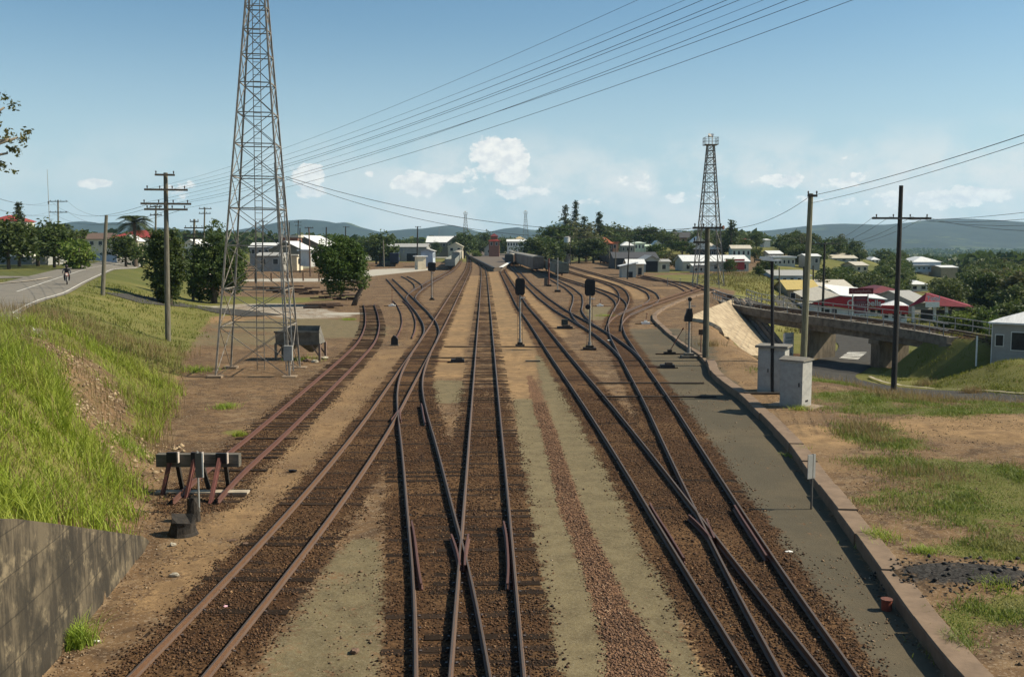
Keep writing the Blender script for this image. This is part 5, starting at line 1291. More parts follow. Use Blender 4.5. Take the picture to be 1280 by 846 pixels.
house('low white roofed shed between the white building and the grey goods shed', 380, 464, 492, 310, 306, 'gable_x', 14, 'dark', 'white', 0, nm='shed', cat='shed')
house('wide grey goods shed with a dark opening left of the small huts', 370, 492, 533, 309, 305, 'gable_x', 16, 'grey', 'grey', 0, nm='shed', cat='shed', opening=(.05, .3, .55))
house('pale blue grey tin shed behind the cream hut', 285, 526, 541, 314, 311.5, 'gable_y', 9, 'blue', 'blue' if 'blue' in R_ else 'grey', 0, nm='shed', cat='shed', yaw=.0)
house('small cream hut beside the far left signal', 256, 519.5, 530, 321, 319.7, 'flat', 3.0, 'cream', 'white', 0, nm='hut', cat='hut', yaw=.35)
house('big building with a wide white roof and gable at the end of the left yard', 500, 533, 577, 303, 295.5, 'gable_x', 18, 'olive', 'white', 7, nm='building', cat='building')
house('dark front gable of the big white roofed building', 488, 559, 579, 303, 295, 'gable_y', 10, 'olive', 'grey', 3, nm='building', cat='building')
house('cream gabled station office with an awning left of the main line', 430, 560, 578, 308, 303.5, 'gable_y', 8, 'cream', 'cream', 2, nm='station_office', cat='building')
house('small grey station building with a gable on the island platform', 455, 607, 619, 310.5, 305, 'gable_y', 22, 'paleg', 'dark', 1, base=319.5, nm='station_building', cat='station', yaw=-.05)
house('lowest tier of the tiered red roof building behind the station', 430, 611, 624, 301, 298.5, 'hip', 8, 'brick', 'red', 2, nm='building', cat='building')
house('upper tier of the tiered red roof building behind the station', 431, 613.5, 622, 297, 293.5, 'hip', 5, 'brick', 'maroon', 0, nm='building', cat='building', base=299)
house('long white building with a row of windows beyond the platform', 480, 634, 658, 302, 299.5, 'gable_x', 12, 'white', 'white', 7, nm='building', cat='building')
house('brownish roof behind the long white building', 560, 643, 656, 299, 295.5, 'hip', 10, 'tan', 'tan', 0)
# on the hill at the right
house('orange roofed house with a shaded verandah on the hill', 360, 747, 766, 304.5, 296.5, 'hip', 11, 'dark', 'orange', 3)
house('orange pillared porch right of the orange roofed house', 362, 764, 773, 303.5, 302.5, 'flat', 4, 'orange', 'orange', 1, nm='porch', cat='porch')
house('bright red roofed house highest on the hill', 470, 793, 808, 299, 292, 'hip', 11, 'white', 'red', 2)
house('dark red roof behind the tall pines at the left', 480, 728, 742, 297, 291.5, 'hip', 10, 'white', 'maroon', 2)
house('small white house with a brick chimney stack behind the pines', 500, 729, 741, 291, 286, 'gable_y', 8, 'white', 'red', 1)
house('white roofed bungalow left of the pale green house', 380, 777, 792, 307, 302, 'hip', 10, 'grey', 'white', 3)
house('pale green house with three tall windows', 385, 793, 806, 304, 302, 'hip', 9, 'green', 'green', 3)
house('low wing at the right of the pale green house', 386, 806.5, 814, 308, 306, 'gable_x', 8, 'green', 'green', 2)
house('white gabled cottage partly hidden right of the pale green wing', 400, 817, 827, 306, 301, 'gable_y', 8, 'white', 'white', 1)
house('tan roofed house above the dark trees', 430, 826, 841, 299, 295, 'gable_x', 10, 'grey', 'tan', 4)
house('dark roofed house with orange brick ends on the hill', 425, 844, 864, 297, 290.5, 'gable_x', 10, 'orange', 'dark', 3)
house('white gabled roof left of the caged tower base', 380, 867, 881, 302, 296, 'gable_y', 9, 'white', 'white', 1)
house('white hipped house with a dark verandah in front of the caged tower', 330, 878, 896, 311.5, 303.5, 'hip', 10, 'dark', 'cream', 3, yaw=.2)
house('white and pale green gabled house right of the dark pine', 320, 917, 940, 311, 307, 'gable_x', 9, 'green', 'cream', 4, yaw=-.1)
house('dark red roofed house right of the dark pine', 420, 925, 941, 302, 298, 'hip', 10, 'brick', 'maroon', 1)
house('narrow cream tower house beside the dark red roof', 415, 937, 944, 300, 298, 'hip', 5, 'cream', 'cream', 1)
house('small white roof among trees right of the dark red roof', 430, 955, 963, 300, 298.5, 'hip', 7, 'white', 'white', 0)
ls = house('long pale roofed shed behind the grass bank', 240, 855, 936, 327, 320, 'gable_x', 13, 'paleg', 'white', 7, nm='shed', cat='shed', base=341)
m = MB(); m.box((.32 * 15.5 * .9, -6.56, 2.0), (4.6, .08, 2.6)); m.build('red_panel', M('faded_red_paint', (.34, .05, .05), (.25, .04, .04), 2.5), ls)
house('low white lean-to in front of the long pale roofed shed', 228, 867, 886, 332.5, 330.5, 'gable_x', 5, 'paleg', 'white', 3, nm='shed', cat='shed', base=342)
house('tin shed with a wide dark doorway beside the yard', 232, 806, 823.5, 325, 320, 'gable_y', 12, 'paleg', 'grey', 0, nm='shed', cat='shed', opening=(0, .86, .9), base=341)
house('side lean-to at the right of the tin shed', 234, 823, 837, 327.5, 325, 'gable_x', 8, 'paleg', 'grey', 1, nm='shed', cat='shed', base=341)
house('long dark grey roof stretching left behind the tin shed', 262, 768, 822, 323, 316, 'gable_x', 14, 'dark', 'dark', 0, nm='shed', cat='shed')
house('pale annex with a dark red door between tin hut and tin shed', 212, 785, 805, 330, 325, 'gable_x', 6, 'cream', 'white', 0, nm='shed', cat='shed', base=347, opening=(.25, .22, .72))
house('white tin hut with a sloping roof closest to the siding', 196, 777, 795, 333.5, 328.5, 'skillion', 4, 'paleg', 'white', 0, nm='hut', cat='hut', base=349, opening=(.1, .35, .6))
# the valley on the right
house('grey warehouse behind the street lamp', 215, 967, 1013, 345, 339.5, 'gable_x', 16, 'blue', 'grey', 5, nm='warehouse', cat='warehouse')
house('yellow roofed shop left of the big red shop', 178, 985, 1023, 362, 352, 'gable_x', 9, 'tan', 'yellow', 3, nm='shop', cat='shop')
house('pale roofed hall behind the big red shop', 205, 1022, 1068, 362, 352, 'gable_x', 16, 'white', 'cream', 4, nm='hall', cat='hall')
house('dark red hipped roof behind the shop sign', 200, 1088, 1134, 366.5, 358.5, 'hip', 12, 'brick', 'maroon', 3, nm='shop', cat='shop')
house('cluster of white hospital roofs left of the pale green pole', 330, 962, 978, 317.5, 314, 'gable_x', 10, 'white', 'white', 3, nm='building', cat='building')
house('flat pale roofed building under the white cluster', 300, 967, 994, 322.5, 320.5, 'flat', 9, 'paleg', 'white', 5, nm='building', cat='building')
house('small white roof right of the pale green pole', 300, 1008, 1025, 320.5, 318, 'gable_x', 8, 'grey', 'white', 2)
house('long pale industrial roof in the valley', 360, 1034, 1076, 327, 321.5, 'gable_x', 26, 'paleg', 'cream', 4, nm='factory', cat='factory', yaw=-.12)
house('second pale industrial roof, right and lower', 330, 1070, 1085, 332, 328, 'gable_x', 14, 'cream', 'cream', 2, nm='factory', cat='factory')
house('white house in the trees right of the industrial roofs', 420, 1089, 1099, 325, 321.5, 'hip', 9, 'white', 'white', 2)
house('large white hipped hall on the slope right of the black pole', 400, 1141, 1176, 327.5, 321, 'hip', 17, 'blue', 'white', 0, nm='hall', cat='hall')
house('lower blue grey storey beside the large white hall', 392, 1140, 1164, 333, 331.5, 'flat', 10, 'blue', 'grey', 4, nm='hall', cat='hall', base=338)
house('white roofed carport right of the large white hall', 385, 1177, 1197, 334.5, 332.5, 'gable_x', 12, 'tan', 'white', 0, nm='carport', cat='carport')
house('white cottage roof among trees below the large white hall', 260, 1138, 1160, 355.5, 351, 'hip', 9, 'white', 'white', 2)
house('pale grey roofed shed left of the red open roof', 172, 1126, 1154, 378, 366, 'gable_x', 12, 'grey', 'grey', 0, nm='shed', cat='shed', yaw=.35)
for i, (u, v, Y, lab) in enumerate(((1228, 320, 640, 'distant white roof at the right edge of the valley, upper'), (1252, 324, 600, 'distant cream roof at the right edge of the valley'), (1222, 336, 470, 'small white roof in the trees right of the carport'), (1231, 322, 700, 'long distant pale building on the plain'), (1078, 313, 900, 'tiny white house on the plain left of the black pole'))):
    house(lab, Y, u - 6, u + 6, v + 2, v - .5, 'gable_x', 10, 'white', 'cream', 0, prot=False, base=v + 7)
# the big red shop with its sign
def text(s, size, mat, parent, loc, name='lettering', rot=(PI / 2, 0, 0), bold=.0):
    c = bpy.data.curves.new(name, 'FONT'); c.body = s; c.size = size; c.extrude = .02; c.align_x = 'CENTER'; c.align_y = 'CENTER'; c.offset = bold
    o = bpy.data.objects.new(name, c); COL.objects.link(o); dg = bpy.context.evaluated_depsgraph_get(); me = bpy.data.meshes.new_from_object(o.evaluated_get(dg)); bpy.data.objects.remove(o)
    me.materials.clear(); me.materials.append(mat); o = bpy.data.objects.new(name, me); COL.objects.link(o); o.parent = parent; o.location = loc; o.rotation_euler = rot; return o
redp = M('shop_red_paint', (.42, .022, .03), (.34, .018, .025), 2, .6); Yc = 165.0
def pz(u, v, Y): return Vector(PY(u, v, Y))
c0 = pz(1062, 392, Yc); shop = thing('red_shop', 'wide red fronted shop with big white lettering beyond the bridge', 'shop', (c0.x, Yc, Hs(c0.x, Yc)))
PROT_BOX.append((1012, 1106, 362, 394, Yc))
def rel(u, v, dy=0.0): p = pz(u, v, Yc); return (p.x - shop.location.x, dy, p.z - shop.location.z)
def front(name, pts, mat, y0, y1): m = MB(); m.prism([(rel(u, v)[0], rel(u, v)[2]) for u, v in pts], y0, y1); return m.build(name, mat, shop)
front('wall', [(1012, 402), (1105, 402), (1105, 383), (1012, 383)], W_['white'], .5, 11)
front('red_front', [(1012, 380), (1048, 370), (1106, 375), (1106, 387.5), (1066, 386.5), (1050, 384), (1012, 379.5)], redp, 0, .5)
m = MB(); a, b, c, d_ = rel(1012, 377.2), rel(1048, 362.5), rel(1049, 369), rel(1106, 374); 
m.add([(a[0], -.3, a[2]), (c[0], -.3, c[2]), (c[0] - .2, 10, c[2] + 1.1), (a[0], 10, a[2] + 1.2), (a[0], -.3, a[2] - .15), (c[0], -.3, c[2] - .15)], [(0, 1, 2, 3), (0, 1, 5, 4)]); m.build('left_roof', R_['cream'], shop)
m = MB(); m.add([(c[0], -.2, c[2] + .02), (d_[0] + .4, -.2, d_[2] + .02), (d_[0] - 1.2, 10, d_[2] + 1.5), (c[0], 10, c[2] + 1.5), (c[0], -.2, c[2] - .1), (d_[0] + .4, -.2, d_[2] - .1)], [(0, 1, 2, 3), (0, 1, 5, 4)]); m.build('roof', R_['white'], shop)
for u in (1035, 1044, 1092, 1101): p = rel(u, 389.5); m = MB(); m.box((p[0], .44, p[2]), (.8, .06, .75)); m.build('window', glass, shop)
p = rel(1080, 379); text('Campbells', 1.35, M('sign_white', (.62, .58, .56)), shop, (p[0], -.05, p[2]), bold=.03)
p = rel(1090, 384); text('STEEL', .6, M('sign_yellow', (.42, .22, .06)), shop, (p[0], -.05, p[2]))
Yg_ = 150.0; g0 = pz(1075, 394, Yg_); sg = thing('pylon_sign', 'red pylon sign with white posts in front of the red shop', 'sign', (g0.x, Yg_, Hs(g0.x, Yg_)))
def rs(u, v): p = pz(u, v, Yg_); return (p.x - g0.x, p.z - sg.location.z)
for u in (1066, 1085): x, z = rs(u, 368); m = MB(); m.box((x, 0, z / 2), (.14, .14, z)); m.build('post', white_m, sg)
a, b = rs(1061, 360), rs(1091, 367.5); m = MB(); m.box(((a[0] + b[0]) / 2, -.12, (a[1] + b[1]) / 2), (b[0] - a[0], .12, a[1] - b[1])); m.build('top_board', M('sign_dark_red', (.16, .018, .022)), sg)
text('Campbells', .72, M('sign_pink', (.42, .22, .2)), sg, ((a[0] + b[0]) / 2, -.22, (a[1] + b[1]) / 2))
for k in range(4):
    a, b = rs(1067.5, 370 + k * 5.6), rs(1084, 374.6 + k * 5.6); m = MB(); m.box(((a[0] + b[0]) / 2, -.1, (a[1] + b[1]) / 2), (b[0] - a[0], .08, a[1] - b[1])); bd = m.build('board', M('sign_maroon', (.15, .03, .04)), sg)
    m = MB()
    for j in range(2): m.box(((a[0] + b[0]) / 2, -.16, (a[1] + b[1]) / 2 + (.12 - .24 * j)), ((b[0] - a[0]) * .7, .02, .07))
    m.build('line_of_lettering', M('sign_mauve', (.30, .17, .2)), bd)
# small red awning hut, and the red open roofed service station
h_ = house('small shop with a bright red front and white hipped roof', 150, 1111, 1140, 383, 376.5, 'hip', 4.5, 'white', 'white', 3, nm='shop', cat='shop', yaw=-.36, over=.25)
m = MB(); w_ = 31 * 150 / F; m.box((0, -2.45, (PY(1108, 387, 150)[2] - h_.location.z)), (w_ + .1, .3, 1.25)); m.build('red_fascia', M('bright_red_paint', (.42, .03, .03)), h_)
Yr = 150.0; p0 = pz(1180, 395, Yr); rc = thing('service_station', 'open sided building with a broad dark red sloping roof, right of the red shops', 'service station', (p0.x, Yr, Hs(p0.x, Yr))); PROT_BOX.append((1140, 1218, 366, 396, Yr))
def rr_(u, v): p = pz(u, v, Yr); return (p.x - rc.location.x, p.z - rc.location.z)
L1, L2, L3, R3, T1, T2, B1 = rr_(1137, 383.5), rr_(1155, 376), rr_(1158, 366), rr_(1218, 381.5), rr_(1180, 368.5), rr_(1172, 382), rr_(1154, 376.5)
m = MB(); m.add([(L3[0], 0, L3[1]), (R3[0], 2.0, R3[1]), (R3[0], 0, R3[1] - .3), (T2[0], -.5, T2[1]), (B1[0], -.5, B1[1]), (L1[0], .5, L1[1]), (T1[0], 5, T1[1]), (L3[0], 5, L3[1])], [(0, 4, 3), (0, 3, 2, 1), (0, 5, 4), (0, 1, 6, 7)])
o = m.build('roof', M('dark_red_roof', (.25, .02, .035), (.18, .018, .03), 1.5, .6), rc); md = o.modifiers.new('thick', 'SOLIDIFY'); md.thickness = .12
for u in (1145, 1172, 1187): x, z = rr_(u, 384); m = MB(); m.box((x, 1, z / 2), (.35, .35, z)); m.build('pillar', white_m, rc)
x, z = rr_(1190, 389); m = MB(); m.box((x, 3.5, z * .5), (6.5, .2, z)); m.build('back_wall', W_['dark'], rc)
a, b = rr_(1155, 377.5), rr_(1172, 381.5); m = MB(); m.box(((a[0] + b[0]) / 2, -.62, (a[1] + b[1]) / 2 - .1), (b[0] - a[0], .1, .8)); m.build('white_fascia', white_m, rc)
a = rr_(1165, 373); text('Total', .95, M('sign_pale', (.5, .5, .55)), rc, (a[0], -.5, a[1]), bold=.03)
# grey building at the right edge
b = Vector(at(1238, 455)); yw = -.62; pb = thing('prefab_building', 'grey prefabricated building with a pyramid roof at the right edge', 'building', (b.x, b.y, b.z - .2), yw)
ht_ = PY(1238, 406, b.y)[2] - b.z; w_, d_ = 9.0, 5.0; h = ht_ + .3
m = MB(); m.box((w_ / 2, d_ / 2, h / 2), (w_, d_, h)); m.build('wall', M('fibro_grey', (.34, .32, .28), (.30, .28, .245), 2, .8, dirt=.12), pb)
m = MB(); e = .25; m.add([(-e, -e, h), (w_ + e, -e, h), (w_ + e, d_ + e, h), (-e, d_ + e, h), (-e, -e, h + .12), (w_ + e, -e, h + .12), (w_ + e, d_ + e, h + .12), (-e, d_ + e, h + .12), (2.6, 2.5, h + 1.1), (w_ - 2.6, 2.5, h + 1.1)], [(0, 1, 5, 4), (1, 2, 6, 5), (2, 3, 7, 6), (3, 0, 4, 7), (0, 1, 2, 3), (4, 5, 9, 8), (5, 6, 9), (6, 7, 8, 9), (7, 4, 8)]); m.build('roof', R_['white'], pb)
for x_ in (.55, 2.0, 4.6, 7.0):
    ww_, wh_ = (.5, .8) if x_ < 1 else (1.25, 1.3)
    m = MB(); m.box((x_, -.02, h * .62), (ww_ + .12, .05, wh_ + .12)); wo = m.build('window', W_['white'], pb); m = MB(); m.box((x_, -.05, h * .62), (ww_, .03, wh_)); m.build('pane', glass, wo)
for x_ in (0.03, 3.3, 5.9): m = MB(); m.tube([(x_, -.06, 0), (x_, -.06, h)], .035, 6); m.build('downpipe', W_['white'], pb)
m = MB(); m.tube([(3.2, -.1, h - .2), (3.2, -.1, h + 1.3)], .02, 5); m.build('aerial', galv, pb)
PROT_BOX.append((1228, 1290, 395, 480, b.y))
m = MB(); m.tube([(0, 0, -.2), (0, 0, 2.1)], .06, 6); tag(m.build('fence_post', white_m, None, tuple(b + Vector((-.9, .4, 0)))), 'thin white post just left of the grey prefabricated building', 'post')
# hatched white board by the bridge pier
b = Vector(at(985, 447)); t = thing('hatched_board', 'white board with a hatched pattern standing below the bridge, behind the huts', 'board', b, .75); h = PY(985, 416, b.y)[2] - b.z; w_ = 18 * b.y / F
m = MB(); m.box((0, 0, h / 2 + .1), (w_ * 1.2, .15, h - .2)); m.build('panel', white_m, t); m = MB()
for k in range(-8, 9):
    x0 = k * w_ / 8
    for i in range(6):
        if abs(x0 + i * .12) < w_ / 2 - .1: m.box((x0 + i * .12, -.085, .35 + i * (h - .5) / 6), (.08, .02, .12))
m.build('hatching', W_['grey'], t)
# pale water tank
x, Y = PY(709, 300, 345)[0], 345.0; g = Hs(x, Y); h = PY(709, 296.5, Y)[2] - g; t = thing('water_tank', 'pale upright cylindrical water tank rising among the trees behind the wagons', 'tank', (x, Y, g))
m = MB(); m.tube([(0, 0, -.3), (0, 0, h)], 1.15, 18); m.build('tank', W_['white'], t); m = MB(); m.tube([(0, 0, h), (0, 0, h + .25)], [1.2, .6], 18); m.build('lid', W_['grey'], t); m = MB(); m.bar((1.22, 0, 0), (1.22, 0, h), .12); m.build('pipe', W_['grey'], t)
# fences
def fence(lab, pts, h, mat, wires=True, post=.08, gap=3.0, boards=False, nm='fence'):
    q = smooth_path([(p[0], p[1]) for p in pts], gap, .2); o = Vector((q[0][0], q[0][1], Hs(*q[0]))); t = thing(nm, lab, 'fence', o)
    P3 = [Vector((x, y, Hs(x, y))) - o for x, y in q]
    for p in P3[:60]: m = MB(); m.box(p + Vector((0, 0, h / 2)), (post, post, h)); m.build('post', mat, t)
    m = MB()
    for a, b_ in zip(P3[:-1], P3[1:]):
        if boards: m.bar(a + Vector((0, 0, h * .5)), b_ + Vector((0, 0, h * .5)), .03, h * .85)
        else:
            for f in (.35, .65, .95): m.bar(a + Vector((0, 0, h * f)), b_ + Vector((0, 0, h * f)), .03)
    m.build('boards' if boards else 'rails', mat, t)
fence('long grey paling fence at the back of the left verge', [PY(-10, 300, 175)[:2], PY(60, 300, 172)[:2], PY(88, 300, 185)[:2]], 1.7, W_['grey'], boards=True, gap=4)
fence('blue grey low fence in front of the long dark roofed house', [PY(104, 300, 215)[:2], PY(145, 300, 210)[:2]], 1.8, W_['blue'], boards=True, gap=4)
fence('rusty low fence at the back of the left yard', [PY(318, 300, 175)[:2], PY(360, 300, 178)[:2], PY(398, 300, 180)[:2]], 1.5, M('fence_rust', (.20, .12, .075), (.13, .08, .05)), gap=3.2, boards=False, post=.25)
fence('thin rail fence at the foot of the caged tower', [PY(835, 300, 158)[:2], PY(868, 300, 152)[:2], PY(900, 300, 146)[:2]], 1.3, galv, gap=3)
# little signs by the left road
b = Vector(at(41, 318)); t = thing('board_sign', 'blank white board sign on posts on the left verge', 'sign', b); s = b.y / F; m = MB(); m.box((0, 0, 14 * s), (6.5 * s, .06, 10 * s)); m.build('board', white_m, t)
for q in (-2, 2): m = MB(); m.box((q * s, .06, 5 * s), (.1, .1, 11 * s)); m.build('post', wood_p, t)
b = Vector(at(10, 328)); t = thing('road_sign', 'white diamond road sign at the left edge', 'sign', b); s = b.y / F; m = MB(); m.prism([(0, 7 * s), (4 * s, 11 * s), (0, 15 * s), (-4 * s, 11 * s)], -.03, .03); m.build('plate', white_m, t); m = MB(); m.box((0, .05, 4 * s), (.07, .07, 9 * s)); m.build('post', galv, t)
b = Vector(at(81, 333)); s = b.y / F; t = thing('roadside_bollard', 'short cream bollard beside the slim power pole', 'bollard', b); m = MB(); m.tube([(0, 0, -.1), (0, 0, 6 * s)], 1.6 * s, 10); m.build('body', W_['cream'], t); m = MB(); m.tube([(0, 0, 6 * s), (0, 0, 7 * s)], [1.7 * s, .8 * s], 10); m.build('cap', W_['white'], t)

# ------------------------------------------------------------------ rolling stock
T19 = smooth_path([P(800, 338.5), P(790, 336.5), P(768, 331.5), P(745, 328), P(722, 323), P(704, 319)], 1.0, 1.5)
root = thing('railway_track', 'siding at the right holding the long rake of dark wagons', 'track', (*T19[0], 0), 0, 'railway tracks of the yard'); pl = T19 - T19[0]
for s in (-1, 1): m = MB(); sweep(m, np.c_[pl, np.full(len(pl), RT)], s * .568, RT - .12); m.build('rail', rail_dark, root)
d19 = np.r_[0, np.cumsum(np.hypot(*np.diff(T19, axis=0).T))]
for i in range(100):
    tt = i * .7 + .3
    if tt > d19[-1]: break
    o = bpy.data.objects.new('sleeper', sl_mesh[i % 4]); COL.objects.link(o); o.parent = root; j = min(int(tt), len(T19) - 2); a_ = T19[j + 1] - T19[j]
    o.location = (float(np.interp(tt, d19, pl[:, 0])), float(np.interp(tt, d19, pl[:, 1])), .05); o.rotation_euler.z = math.atan2(a_[1], a_[0]) - PI / 2
def wagon(lab, a, b, kind, colr, z=RT, group=None, h=2.0, w=2.5):
    a = Vector((a[0], a[1], z)); b = Vector((b[0], b[1], z)); L_ = (b - a).length - .9; c = (a + b) / 2; rz = math.atan2(b.y - a.y, b.x - a.x) - PI / 2
    t = thing('wagon', lab, 'wagon', c, rz, group); m = MB()
    if kind == 'van':
        m.box((0, 0, .95 + h / 2), (w, L_, h)); m.build('body', colr, t); m = MB(); pr = [(-w / 2 - .05, .95 + h), (w / 2 + .05, .95 + h), (w * .4, 1.15 + h), (0, 1.32 + h), (-w * .4, 1.15 + h)]; m.prism(pr, -L_ / 2 - .05, L_ / 2 + .05); m.build('roof', M('wagon_roof', (.33, .30, .24), (.22, .19, .15), 1.5, .7, dirt=.3), t)
        for s in (-1, 1): m = MB(); m.box((s * (w / 2 + .03), 0, .95 + h / 2), (.07, 1.7, h * .9)); m.build('door', M('wagon_door_rust', (.15, .085, .055), (.11, .06, .04)), t)
        for s in (-1, 1):
            m = MB()
            for k in range(6): m.box((s * (w / 2 + .02), -L_ / 2 + L_ * (k + .5) / 6, .95 + h / 2), (.06, .08, h))
            m.build('ribs', colr, t)
    elif kind == 'open':
        for s in (-1, 1):
            m = MB(); m.box((s * w / 2, 0, .95 + h / 2), (.08, L_, h)); [m.box((s * (w / 2 + .05), -L_ / 2 + L_ * (k + .5) / 7, .95 + h / 2), (.07, .1, h)) for k in range(7)]; m.build('side', colr, t)
            m = MB(); m.box((0, s * L_ / 2, .95 + h / 2), (w, .08, h)); [m.box((q * w / 3, s * (L_ / 2 + .06), .95 + h / 2), (.1, .08, h)) for q in (-1, 0, 1)]; m.build('end', colr, t)
        m = MB(); m.box((0, 0, .85 + h * .35), (w - .1, L_ - .1, .1)); m.build('load', black_m, t)
    elif kind == 'container':
        m.box((0, 0, 1.15 + h / 2), (w, L_, h)); m.build('container', colr, t)
        m = MB(); [m.box((q * w * .35, -L_ / 2 - .03, 1.15 + h / 2), (.06, .05, h * .9)) for q in (-1, -.3, .3, 1)]; m.build('door_bars', black_m, t)
    m = MB(); m.box((0, 0, .82), (w * .92, L_, .2)); [m.tube([(q * .6, s * (L_ / 2), .85), (q * .6, s * (L_ / 2 + .4), .85)], .12, 8) for q in (-1, 1) for s in (-1, 1)]; m.build('underframe', black_m, t)
    for s in (-1, 1):
        m = MB(); m.box((0, s * L_ * .33, .5), (1.5, 1.9, .22)); bo = m.build('bogie', black_m, t)
        for q in (-1, 1):
            for e in (-.6, .6): m = MB(); m.tube([(q * .53, s * L_ * .33 + e, .38), (q * .64, s * L_ * .33 + e, .38)], .38, 14); m.build('wheel', rust_m, bo)
    return t
wg = M('wagon_grey_green', (.15, .16, .125), (.10, .105, .085), 1.5, .75, dirt=.35); wbn = M('wagon_brown', (.17, .13, .10), (.12, .085, .065), 1.5, .75, dirt=.35); wdk = M('wagon_dark', (.075, .07, .06), (.05, .045, .038), 1.5, .8, dirt=.3); wgy = M('wagon_pale_grey', (.27, .28, .25), (.18, .185, .165), 1.5, .7, dirt=.3); wbl = M('container_navy', (.02, .03, .055), (.015, .022, .04), 2, .6)
def alongY(path, Y): q = path[np.argsort(path[:, 1])]; return float(np.interp(Y, q[:, 1], q[:, 0]))
Pw = lambda u, v: P(u, v, 0)
wagon('grey green open wagon nearest on the middle siding, behind the slim mast', Pw(703, 348), Pw(683, 338.5), 'open', wg, h=1.75)
wagon('brown covered wagon with a pale roof, left of the grey green wagon', Pw(673, 341.5), Pw(650, 332), 'van', wbn, h=2.5)
wagon('second covered wagon hidden behind the brown one', Pw(649, 331.5), Pw(640, 325.5), 'van', wbn, h=2.4)
wagon('pale grey open wagon end on, left of the main line', Pw(562.5, 338), Pw(569, 330), 'open', wgy, h=1.7)
wagon('pale grey wagon standing behind the first one left of the main line', Pw(570, 329), Pw(575, 322.5), 'van', wgy, h=2.4)
wagon('dark blue container wagon standing end on in the left yard', Pw(493, 333.5), Pw(496, 326), 'container', wbl, h=2.6, z=.1)
wagon('small dark wagon far away beyond the platform', PY(636, 320, 300)[:2], PY(639, 320, 312)[:2], 'van', wdk, h=2.2)
d = d19; wl = 10.5; base_ = 9.0
for i in range(8):
    s0 = base_ + i * wl; s1 = s0 + wl - .3
    if s1 > d[-1]: break
    a = (float(np.interp(s0, d, T19[:, 0])), float(np.interp(s0, d, T19[:, 1]))); b_ = (float(np.interp(s1, d, T19[:, 0])), float(np.interp(s1, d, T19[:, 1])))
    wagon(['nearest dark open wagon of the long rake, at its right end', 'dark open wagon somewhere in the long rake on the right'][min(i, 1)], a, b_, 'open', wdk if i else wg, group='dark wagons in the right rake', h=1.5)

# trees of the valley, kept clear of the roofs
for (i, u, Y, vt, w, lab) in ((5, 1232, 118, 383, .8, 'round dark tree left behind the grey prefabricated building'), (3, 1205, 125, 386, 1.2, 'bright bushes at the end of the bridge handrail, right'), (5, 1180, 128, 392, 1.0, 'low dark bush at the end of the bridge handrail, left'),
     (0, 1262, 125, 377, 1.3, 'dark tree right behind the grey prefabricated building'), (3, 1250, 112, 396, .9, 'low bright bush behind the grey prefabricated building'), (4, 1200, 190, 365, 1.5, 'mid green tree above the red open roof'), (0, 1238, 175, 362, 1.5, 'large dark tree above the right end of the red roof'), (4, 1270, 165, 357, 1.4, 'large tree at the right edge above the prefabricated building'), (1, 1215, 150, 380, 1.1, 'green tree at the right tip of the red roof')):
    tree_at(i, u, Y, vt, lab, None, w)
scatter(72, (1120, 1300), (165, 300), (4.5, 8), 'green tree in the thick wood right of the black pole', 'trees of the right valley wood', (0, 1, 4, 5, 6, 1), 1)
scatter(82, (935, 1140), (190, 400), (4, 7), 'green tree among the roofs between the street lamp and the black pole', 'trees among the valley roofs', (0, 1, 4, 5, 2), 2)
scatter(26, (980, 1300), (300, 460), (5, 8), 'distant green tree in the middle of the valley', 'distant valley trees', (0, 1, 4, 5, 2), 3)
scatter(22, (740, 960), (330, 560), (5, 8), 'small tree among the houses on the right hill', 'trees between the hill houses', (0, 1, 4, 5), 4)
scatter(16, (430, 660), (430, 600), (6, 9), 'distant tree behind the station and goods yard', 'trees behind the station', (0, 1, 4, 5), 5)
scatter(16, (-20, 450), (340, 500), (5, 8), 'distant tree behind the houses on the left', 'trees behind the left houses', (0, 1, 4, 5), 6)

# far woodland: one mass of clumps
def woodland(name, lab, n, ufn, yr, hr, seed):
    r = np.random.default_rng(seed); Y = yr[0] * (yr[1] / yr[0]) ** r.uniform(0, 1, n); u = r.uniform(ufn[0], ufn[1], n); x = (u - 640) / F * Y
    k = fbm(x, Y, 260, seed) > .42; x, Y = x[k], Y[k]; n = len(x); z = H(x, Y); h = r.uniform(hr[0], hr[1], n) * (1 + Y / 6000); m_ = 26
    c = np.repeat(np.stack([x, Y, z + h * .55], 1), m_, 0); hh = np.repeat(h, m_)[:, None]
    d = r.normal(size=(n * m_, 3)); d /= np.linalg.norm(d, axis=1)[:, None]; c = c + d * hh * np.array([.62, .62, .45]) * r.uniform(.5, 1.05, (n * m_, 1))
    a = r.normal(size=c.shape); a /= np.linalg.norm(a, axis=1)[:, None]; b = np.cross(a, r.normal(size=c.shape)); b /= np.linalg.norm(b, axis=1)[:, None]; s = hh * r.uniform(.12, .26, (n * m_, 1))
    V_ = np.stack([c - a * s, c + b * s, c + a * s, c - b * s], 1).reshape(-1, 3)
    o = bpy.data.objects.new(name, np_mesh(name, V_, np.arange(len(V_)).reshape(-1, 4), lf_dark)); COL.objects.link(o); stuff(tag(o, lab, 'woodland'))
woodland('far_woodland', 'dark far-off woods spreading over the plain towards the mountains', 5600, (900, 1330), (430, 4200), (6, 11), 5)
woodland('far_woodland', 'dark far-off woods behind the town on the left and middle', 2000, (-60, 900), (540, 1600), (6, 10), 6)

